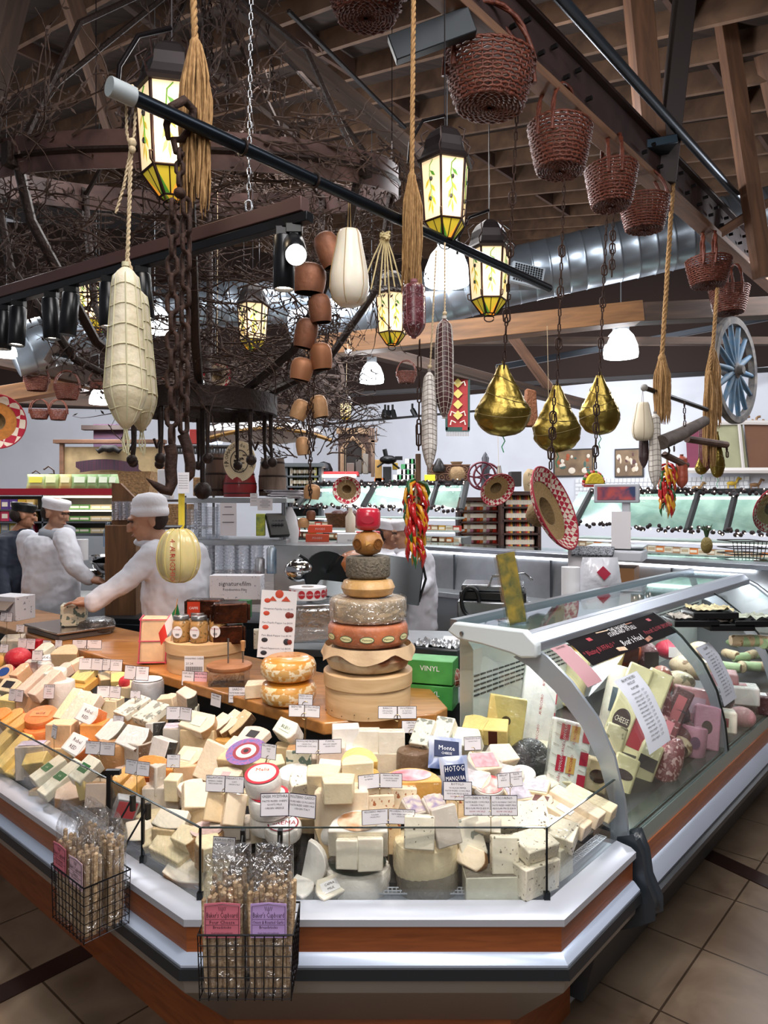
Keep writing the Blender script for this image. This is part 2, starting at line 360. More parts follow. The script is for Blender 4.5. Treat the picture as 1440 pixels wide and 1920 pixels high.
# ---------------------------------------------------------------- open cheese case
GA,GB=V((-.482,1.863,0)),V((.427,1.863,0));GL_,GC=GA+dL*3.6,GB+dR*.43
POLY=[GL_,GA,GB,GC]
def off(pts,d):
 r=[];ns=[]
 for a,b in zip(pts,pts[1:]):t=(b-a).normalized();ns.append(V((-t.y,t.x,0))if 0 else V((t.y,-t.x,0)))
 for i,p in enumerate(pts):
  if i==0:n=ns[0];k=1
  elif i==len(pts)-1:n=ns[-1];k=1
  else:n=(ns[i-1]+ns[i]).normalized();k=1/n.dot(ns[i])
  r.append(p+n*d*k)
 return r
_t=(GA-GL_).normalized()
SGN=1 if V((_t.y,-_t.x,0)).dot(nL)<0 else-1
def sweep(prof,pts=POLY,closed=False):
 """prof: list of (outward distance, z); returns a builder swept along the footprint line"""
 mb=M();rows=[[V((q.x,q.y,z))for q in off(pts,d*SGN)]for d,z in prof];n=len(pts);k=len(rows)
 for r in rows:mb.v+=r
 for i in range(k-(0 if closed else 1)):
  for j in range(n-1):
   i2=(i+1)%k;mb.f.append((i*n+j,i*n+j+1,i2*n+j+1,i2*n+j));mb.mi.append(0)
 if closed:
  mb.f+=[tuple(i*n for i in range(k)),tuple(i*n+n-1 for i in range(k))][::1];mb.mi+=[0,0]
 return mb
case=empty('cheese_display_case',(0,1.8,0),0,'long angled open cheese display case with orange wood band and glass edge','display case')
def cc(mb,name,m,**k):o=mb.out(name,m,None,**k);o.parent=case;o.matrix_parent_inverse=Matrix.Translation((0,-1.8,0));return o
cc(sweep([(.0,.600),(.005,.604),(.05,.598),(.066,.588),(.066,.570),(.058,.567),(-.0,.567)],closed=True),'top_rim',mat('c3c8d4',.3,.35),smooth=30)
cc(sweep([(.055,.568),(.055,.496),(.02,.496),(.02,.568)],closed=True),'wood_band',ORW,smooth=0)
cc(sweep([(.054,.500),(.060,.498),(.078,.480),(.078,.474),(.05,.474)],closed=True),'bumper_ledge',mat('b9c6dc',.3,.3),smooth=30)
cc(sweep([(.072,.475),(.082,.472),(.086,.446),(.076,.440),(.05,.440)],closed=True),'rubber_bumper',RUBBER,smooth=30)
cc(sweep([(.07,.444),(.062,.40),(-.12,.20),(-.2,.19),(-.2,.444)],closed=True),'lower_body',mat('8b8781',.4,.3),smooth=30)
cc(sweep([(-.15,.205),(-.15,0),(-.22,0),(-.22,.205)],closed=True),'plinth',ORW,smooth=0)
cc(sweep([(-.0,.59),(-.07,.585),(-.07,.575),(0,.575)],closed=True),'air_channel',mat('a9b2bd',.35,.6))
# grille strip at the foot of the glass: thin bars
gb=M()
for a,b in((GL_,GA),(GA,GB),(GB,GC)):
 d=(b-a);L=d.length;d.normalize();inn=V((-d.y,d.x,0));inn=inn if inn.dot(V((0,1,0)))>0 else-inn
 for k in range(int(L/.011)):
  p=a+d*(.02+k*.011)+V((0,0,.6));gb.box((0,0,0),(.003,.03,.002),X=T(p+inn*.045,(0,0,yaw(d))))
 for q in(.03,.045,.06):gb.box((L/2,0,0),(L,.002,.003),X=T(a+inn*q+V((0,0,.601)),(0,0,yaw(d))))
cc(gb,'air_grille',mat('c9ccd2',.35,.6),smooth=0)
# display deck rising to the counter
DI=.63
INN=[off(POLY,-DI*SGN)[i]for i in range(4)]
def inside(p):
 ds=[]
 for a,b in zip(POLY,POLY[1:]):
  d=(b-a).normalized();n=V((-d.y,d.x,0));n=n if n.dot(V((0,1,0)))>0 else-n;ds.append((V((p.x,p.y,0))-a).dot(n))
 return min(ds)
def deck(p):return.59+.27*max(0,min(DI,inside(p)))
cc(sweep([(-.07,.58),(-.07,.59+.27*.07),(-.60,.59+.27*.60),(-.60,.56)],closed=True),'display_deck',mat('17191b',.5),smooth=0)
gl=M()
def pane(mb,a,b,z0,z1,th=.006):
 d=b-a;mb.box((d.length/2,0,(z0+z1)/2),(d.length,th,z1-z0),X=T(V((a.x,a.y,0)),(0,0,yaw(d))))
EDGE=clear((.35,.6,.52),.25,.1,0,.3)
segs=[]
pt=lambda px:None
def onL(px):
 k=(px-720)/F;t=(GA.x-k*GA.y)/(k*dL.y-dL.x);return GA+dL*t
lp=[GL_,onL(205),onL(268),GA]
for a,b in list(zip(lp,lp[1:]))+[(GA,GB),(GB,GC)]:
 d=(b-a).normalized();a2,b2=a+d*.004,b-d*.004
 g=M();pane(g,a2,b2,.597,.790);o=cc(g,'glass_panel',GLASS)
 e=M();pane(e,a2,b2,.790,.7925);o=cc(e,'glass_edge',mat('1b2b2a',.2,coat=.5))
for q,w in((GA,.006),(GB,.005),(lp[2],.009)):
 e=M();e.box((q.x,q.y,.695),(w,w,.195));e.box((q.x,q.y,.612),(.016,.014,.02));cc(e,'glass_post',mat('10161a',.3,.3))
e=M();q=lp[1];e.box((q.x,q.y,.735),(.014,.014,.17));e.box((q.x+.012,q.y,.815),(.045,.016,.014));cc(e,'corner_clamp',BLACK)
# ---------------------------------------------------------------- wooden counter on the inner side of the case
W0=V((-.209,2.458,0));WE=V((.187,2.56,0))
ct=empty('wooden_counter',(W0.x,W0.y,0),0,'honey-brown wooden counter board behind the cheese case carrying the cheese tower','counter')
pts=[W0,WE,WE+V((.05,.08,0)),V((.16,3.08,0)),W0+dL*.35+nL*.50,W0+dL*4.2+nL*.42,W0+dL*4.2]
ptl=[(p.x,p.y)for p in pts]
def par0(o,root):o.parent=root;o.matrix_parent_inverse=Matrix.Translation(-root.location);return o
par0(M().prism(ptl,.835,.88).out('board',BOARD,bev=.006),ct)
par0(M().prism([(p.x,p.y)for p in(W0+V((.03,.05,0)),WE+V((-.05,.1,0)),V((.1,2.9,0)),W0+dL*.35+nL*.40,W0+dL*4+nL*.36,W0+dL*4+nL*.08)],0,.835).out('base_cabinet',mat('24272b',.5)),ct)
# ---------------------------------------------------------------- curved-glass deli case (wing along dR), from C
C0=V((.765,2.20,0));LD=2.6
def D(t,s,z=0):return C0+dR*t+nR*s+V((0,0,z))
def strip(prof,t0,t1,closed=True):
 mb=M();k=len(prof)
 mb.v+=[D(t0,s,z)for s,z in prof]+[D(t1,s,z)for s,z in prof]
 for i in range(k if closed else k-1):j=(i+1)%k;mb.f.append((i,k+i,k+j,j));mb.mi.append(0)
 if closed:mb.f+=[tuple(range(k)),tuple(range(2*k-1,k-1,-1))];mb.mi+=[0,0]
 return mb
dc=empty('deli_display_case',(C0.x,C0.y,0),0,'refrigerated deli case with curved glass front and silver top rail','display case')
def dd(mb,name,m,**k):return par0(mb.out(name,m,None,**k),dc)
TT=LD
dd(strip([(-.0,.60),(.06,.58),(.06,.54),(-.0,.54)],0,TT),'glass_sill',mat('9fb0ae',.25,.5))
dd(strip([(-.005,.545),(-.005,.478),(.05,.478),(.05,.545)],0,TT),'wood_band',ORW,smooth=0)
dd(strip([(-.005,.48),(-.03,.465),(-.045,.44),(-.04,.425),(.04,.425)],0,TT),'silver_bumper',mat('b9c3d6',.25,.5))
dd(strip([(-.04,.426),(-.055,.42),(-.05,.395),(-.03,.385),(.05,.385)],0,TT),'rubber_bumper',RUBBER)
dd(strip([(0,.39),(.10,.25),(.16,.02),(.22,.02),(.22,.39)],0,TT),'lower_body',mat('4e5052',.5,.2))
GP=[(.0,.605),(.012,.72),(.045,.85),(.10,.96),(.19,1.06),(.28,1.13),(.335,1.157)]
def glassp(t0,t1):
 return strip(GP+[(s+.006,z-.004)for s,z in GP[::-1]],t0,t1)
JT=[0.012,1.02,1.90,TT]
for a,b in zip(JT,JT[1:]):dd(glassp(a+.003,b-.003),'curved_glass',clear((.94,.97,.96),.025,.02,0,.22),smooth=60)
for t in JT[1:3]:
 dd(strip([(s-.002,z+.002)for s,z in GP]+[(s+.006,z-.004)for s,z in GP[::-1]],t-.003,t+.003),'glass_joint',mat('1a2422',.3),smooth=60)
dd(strip([(.315,1.135),(.315,1.165),(.35,1.195),(.385,1.195),(.385,1.165)],-.02,TT),'top_rail',mat('aab2be',.3,.6),bev=.003)
dd(strip([(.375,1.188),(.375,1.194),(.66,1.194),(.66,1.188)],-.02,TT),'top_glass',clear((.75,.84,.82),.16,.03,0,.5),smooth=0)
dd(strip([(.645,1.17),(.645,1.21),(.675,1.21),(.675,1.17)],-.02,TT),'rear_rail',mat('8d959c',.3,.8))
# arm of the end panel and its two inner brothers
def arm(t,w,m,nm,sc=.028):
 pr=[(s+.004,z-.004)for s,z in GP];inr=[]
 for i,(s,z)in enumerate(pr):
  k=sc*(1.5 if i==0 else 1.0+i*.15);inr.append((s+k*.85,z-k*.55))
 return dd(strip(pr+inr[::-1],t-w/2,t+w/2),nm,m,smooth=60)
arm(-.004,.014,mat('a5afb9',.25,.5),'end_arm',.045);arm(1.02,.012,mat('a5afb9',.3,.5),'glass_arm',.03);arm(1.90,.012,mat('a5afb9',.3,.5),'glass_arm',.03)
# end panel glass below the arm and the end cap of the top rail
ep=[(.012,.6)]+[(s+.03,z-.02)for s,z in GP]+[(.64,1.15),(.64,.8),(.3,.66)]
mb=M();mb.v+=[D(.0,s,z)for s,z in ep];mb.f.append(tuple(range(len(ep))));mb.mi.append(0);dd(mb,'end_glass',clear((.90,.95,.93),.05,.02,0,.25),smooth=0)
cp=[(.30,1.125),(.30,1.17),(.35,1.21),(.64,1.205),(.67,1.17),(.62,1.145),(.52,1.14),(.40,1.125),(.36,1.115)]
dd(strip(cp,-.05,-.012),'end_cap',mat('c9d2d6',.35),bev=.008)
dd(M().lathe([(.008,0),(.008,.004),(0,.005)],12,X=T(D(-.052,.60,1.17),(R(90),0,yaw(dR)-pi/2))),'screw',STEEL)
# dark curved bumper end piece
mb=M();pr=[(-.015,.615),(.02,.60),(.03,.50),(.03,.33),(-.02,.36),(-.075,.40),(-.075,.44),(-.045,.50),(-.035,.57)]
mb.v+=[D(-.03,s,z)for s,z in pr]+[D(.035,s,z)for s,z in pr];k=len(pr)
for i in range(k):j=(i+1)%k;mb.f.append((i,k+i,k+j,j));mb.mi.append(0)
mb.f+=[tuple(range(k-1,-1,-1)),tuple(range(k,2*k))];mb.mi+=[0,0]
dd(mb,'bumper_end',mat('2b3138',.35),bev=.012,seg=3)
# interior: sloping deck, back wall, perforated vent strip, white shelf light
dd(strip([(.07,.60),(.07,.61),(.62,.74),(.62,.60)],0.005,TT),'display_deck',mat('1b1d1f',.4))
dd(strip([(.60,.62),(.60,1.10),(.64,1.15),(.66,1.15),(.66,.62)],.02,TT),'back_panel',mat('c6cbc6',.35,.3))
dd(strip([(.015,.605),(.015,.613),(.068,.613),(.068,.605)],.01,TT),'front_channel',mat('56625f',.25,.6))
vt=M()
for r_ in range(5):
 for k in range(60):vt.box((0,0,0),(.032,.003,.006),X=T(D(.04+k*.042,.597,.93+r_*.018),(0,0,yaw(dR))))
dd(vt,'vent_slots',mat('2a2e2c',.6),smooth=0)
mb=M();mb.box((0,0,0),(TT-.1,.03,.018),X=T(D(TT/2,.40,1.128),(0,0,yaw(dR))));dd(mb,'light_strip',mat('f4f6ff',.4,emit=5))
for t in(.5,1.5,2.3):
 l=light('AREA',D(t,.40,1.115),3.2,(.97,.98,1),.9,D(t,.2,.6),.03)
# far corner and back wing of the counter ring
PC=D(TT,0)
bw=empty('back_deli_case',(PC.x,PC.y,0),0,'far wing of the deli ring with stainless inner wall and lit top edge','display case')
def bd(mb,name,m,**k):return par0(mb.out(name,m,None,**k),bw)
Q0=V((1.72,4.98,0))
def Bp(a,s,z):return Q0+dL*a+nL*s+V((0,0,z))
def bstrip(prof,a0,a1):
 mb=M();k=len(prof);mb.v+=[Bp(a0,s,z)for s,z in prof]+[Bp(a1,s,z)for s,z in prof]
 for i in range(k):j=(i+1)%k;mb.f.append((i,k+i,k+j,j));mb.mi.append(0)
 mb.f+=[tuple(range(k)),tuple(range(2*k-1,k-1,-1))];mb.mi+=[0,0];return mb
bd(bstrip([(0,.90),(.03,1.22),(.06,1.22),(.06,.90)],-.9,2.6),'steel_panel',STEELB)
bd(bstrip([(-.02,1.215),(-.02,1.25),(.2,1.25),(.2,1.215)],-.95,2.6),'top_rail',ALU,bev=.004)
bd(bstrip([(-.012,1.196),(-.012,1.213),(.02,1.213),(.02,1.196)],-.8,2.5),'light_strip',mat('f4f6ff',.4,emit=4))
bd(bstrip([(-.22,.86),(-.22,.90),(.02,.90),(.02,.86)],-.95,2.6),'inner_ledge',STEELB,bev=.004)
bd(bstrip([(-.20,.1),(-.20,.86),(.5,.86),(.5,.1)],-.95,2.6),'lower_body',mat('84898e',.35,.6))
for a in(-.3,.6,1.5,2.3):bd(bstrip([(-.006,.9),(-.006,1.21),(.01,1.21),(.01,.9)],a,a+.012),'panel_seam',mat('5c6166',.3,.7))
bd(bstrip([(.2,1.24),(.2,1.25),(.50,1.25),(.62,1.05),(.66,.7),(.655,.7),(.61,1.04),(.49,1.24)],-.95,2.6),'curved_glass',clear((.8,.88,.86),.12,.03,0,.4),smooth=50)
# glazed corner between the two wings
cg=M();n=14;c=PC+nR*.30;rows=[]
for i in range(n+1):
 a=yaw(-nR)+(yaw(nL)-yaw(-nR))*i/n
 rows.append([c+V((cos(a),sin(a),0))*(.30-s)+V((0,0,z))for s,z in GP[:-1]+[(.295,1.157)]])
k=len(rows[0]);cg.v=[p for r_ in rows for p in r_]
for i in range(n):
 for j in range(k-1):cg.f.append((i*k+j,(i+1)*k+j,(i+1)*k+j+1,i*k+j+1));cg.mi.append(0)
bd(cg,'corner_glass',clear((.85,.92,.9),.10,.03,0,.4),smooth=70)
gpost=M();gpost.tube([D(TT,s,z)for s,z in GP],.014,8);bd(gpost,'corner_arm',ALU)
# ---------------------------------------------------------------- cheeses
def hit(px,py,L,inset=0):
 Y=1.75
 while Y<6:
  p=P(px,py,Y)
  if inside(p)>inset and p.z<=deck(p)+L:return p
  Y+=.004
 return P(px,py,3)
def arcpoly(w,d,tp,arc=True):
 """plan outline: straight cut edges, arc (rind) at +y; tp narrows the -y edge"""
 n=6 if arc else 1;pts=[(-w/2*tp,-d/2),(w/2*tp,-d/2)];rr=d*.16 if arc else 0
 for i in range(n+1):
  t=i/n;x=w/2-w*t;pts.append((x,d/2-rr+rr*sin(pi*t)*1.0 if arc else d/2))
 return pts,[0,0]+[1]*n+[0]
def cyY(cy):return F*(H-.66)/(cy-HZ)
PASTE={'cream':('f0dcbe',None),'ivory':('f2e8d4',None),'white':('f1ede6',None),'pale':('efdfb8',None),'yellow':('e8cf80',None),'orange':('ee9a45',None),'amber':('e3ac58',None),'tan':('d8bd92',None),'grey':('cdc2b4',None),'pink':('ecd3bf',None),'peach':('e9bd90',None),'green':('e8e5cf',None),'red':('c4182c',None),'dark':('2b2723',None),'speck':('ece3cc',(95,.64,'6d6250')),'pepper':('ecd9ba',(75,.62,'a8623c')),'blue':('e4dcc0',(42,.56,'5d6f62')),'vein':('e9e2cf',(38,.57,'8b8f84')),'peppy':('eccda0',(60,.64,'a8532e')),'rindbrown':('6e5138',None),'rindgrey':('6f695c',None),'rindblack':('26241f',None),'rindred':('b3262c',None),'rindwhite':('ece7df',None),'rindgold':('c8954a',None),'rindorange':('e07c3a',None),'rindtan':('b98a58',None),'silver':('b9bdc2',None)}
def pm(k,wrap=.7):
 c,sp=PASTE[k]
 return mat(c,.55,.6 if k=='silver' else 0,var=(14,.12),bump=(40,.25)if 'rind' in k or k=='silver' else(60,.08),wrap=wrap,speck=sp,sss=.06 if k in('cream','ivory','white','pale')else 0)
def cheese(sh,cx,cy,L,w,d,h,yw=0,tx=0,ty=0,pa='cream',ri='rindtan',label='',st=None,wrap=.7,name=None,cat='cheese',bev=.0035,deckf=hit,group=None):
 c=hit(cx,cy,L*.01,(w*.5 if sh[0]=='C' else min(w,d)*.42)*cyY(cy)/F+.012)if deckf is hit else deckf(cx,cy,L*.01);k=c.y/F;w,d,h=w*k,d*k,h*k;mb=M();rot=(R(tx),R(ty),R(yw));kind=sh[0]
 if kind in 'WT':
  pts,sd=arcpoly(w,d,{'W':.86,'T':.12}[kind]);side=sh[1]if len(sh)>1 else 'b'
  a={'b':0,'r':-90,'l':90,'f':180}[side]
  if a in(90,-90):pts,sd=arcpoly(d,w,{'W':.86,'T':.12}[kind])
  ca,sa=cos(R(a)),sin(R(a));pts=[(x*ca-y*sa,x*sa+y*ca)for x,y in pts]
  mb.prism(pts,-h/2,h/2,0,side=sd)
  rnd=random.Random(int(cx*7+cy));mb.v=[v+V((rnd.uniform(-1,1),rnd.uniform(-1,1),rnd.uniform(-1,1)))*min(w,d,h)*.02 for v in mb.v]
 elif kind=='B':
  mb.box((0,0,0),(w,d,h));rnd=random.Random(int(cx*3+cy));mb.v=[v+V((rnd.uniform(-1,1),rnd.uniform(-1,1),rnd.uniform(-1,1)))*min(w,d,h)*.03 for v in mb.v]
  if len(sh)>1:mb.mi=[0,1 if sh[1]=='t' else 0]+[1 if sh[1]=='s' else 0]*4
 elif kind=='C':
  r=w/2;e=min(r,h)*.18
  mb.lathe([(0,-h/2),(r-e,-h/2),(r-e*.3,-h/2+e*.3),(r,-h/2+e),(r*1.015,0),(r,h/2-e),(r-e*.3,h/2-e*.3),(r-e,h/2),(0,h/2+e*.1)],28,mis=[1,1,1,1,1,1,1,0 if len(sh)>1 else 1]);bev=0
 elif kind=='D':
  n=12;pts=[(w/2*cos(pi*i/n),d*sin(pi*i/n)-d*.4)for i in range(n+1)]
  mb.prism(pts,-h/2,h/2,0,top=1 if len(sh)>1 else 0,side=[1]*n+[0])
 elif kind=='M':
  n=12;pts=[(w*sin(pi*i/n)-w*.4,h/2*cos(pi*i/n))for i in range(n+1)]
  X=Matrix(((1,0,0,0),(0,0,1,0),(0,1,0,0),(0,0,0,1)));mb.prism(pts,-d/2,d/2,0,X=X,side=[1]*n+[0])
 elif kind=='O':mb.ball((0,0,0),(w/2,d/2,h/2),24);bev=0
 nm=name or{'C':'cheese_round','D':'cheese_half_round','M':'cheese_slice','O':'cheese_ball','B':'cheese_block'}.get(kind,'cheese_wedge')
 o=mb.out(nm,[pm(pa,wrap),pm(ri,wrap)],None,c,rot,smooth=40,bev=min(bev,min(w,d,h)*.12),label=label,cat=cat,group=group)
 if st:
  s_=M();f=st[0];a,b_=w*st[2],(d if f=='t' else h)*st[3]
  X=T((0,0,h/2+.0012))if f=='t' else T((0,-d/2-.0015,0),(R(90),0,0))
  if kind=='C' and f=='t':X=T((0,0,h/2+min(w/2,h)*.018+.0012))
  if kind=='D':X=T((0,d*.05,h/2+.0012))
  mt=st[1]
  if len(st)>5 and st[5]=='o':s_.lathe([(.5,0),(.5,.0006),(0,.0006)],28,0,X@Matrix.Diagonal((a,b_,1,1)))
  else:s_.box((0,0,0),(a,b_,.0008),0,X)
  if mt is MIXP:[s_.lathe([(q,.0005+j*.0006),(q,.001+j*.0006),(0,.001+j*.0006)],28,(3,2,3,1)[j],X@Matrix.Diagonal((a*1.0,b_*1.0,1,1)))for j,q in enumerate((.33,.25,.13,.06))]
  if mt is RL and kind=='C':s_.lathe([(.41,.0005),(.41,.0011),(0,.0011)],28,2,X@Matrix.Diagonal((a,b_,1,1)));s_.text('Melis',a*.2,X@T((0,a*.14,.002)),0)
  if kind=='C' and len(st)>6:s_.lathe([(.5,.0007),(.5,.0012),(.46,.0012)],28,1,X@Matrix.Diagonal((a,b_,1,1)),cap=False)
  if st[4]:
   tl=st[4].split('|');n=len(tl)
   for i,t in enumerate(tl):s_.text(t,b_*(.34 if len(st)>6 else.62)/n,X@T((0,b_*(.5-(i+.5)/n)*.8,.0012)),1,wmax=a*.82)
  ol=s_.out('label_sticker',[mt,st[6]if len(st)>6 else INK,CRM,mat('8c2a38',.5)],o,smooth=0)
  if st[4]:pass
 return o
G_=mat('2f6b3a',.6);GL2=mat('d8e0c8',.6);RL=mat('c32036',.5);WL=mat('f0eef0',.55);BL=mat('2c4f96',.5);CRM=mat('f0e4cc',.5);KL=mat('2a262b',.5)
MIXP=mat('4a5fa0',.45,var=(110,.5),col2='a45a8a');MIXY=mat('d9c9b0',.5,var=(45,.5),col2='8a7a9a');FLOR=mat('e9e2cc',.5,var=(22,.5),col2='c98a5a')
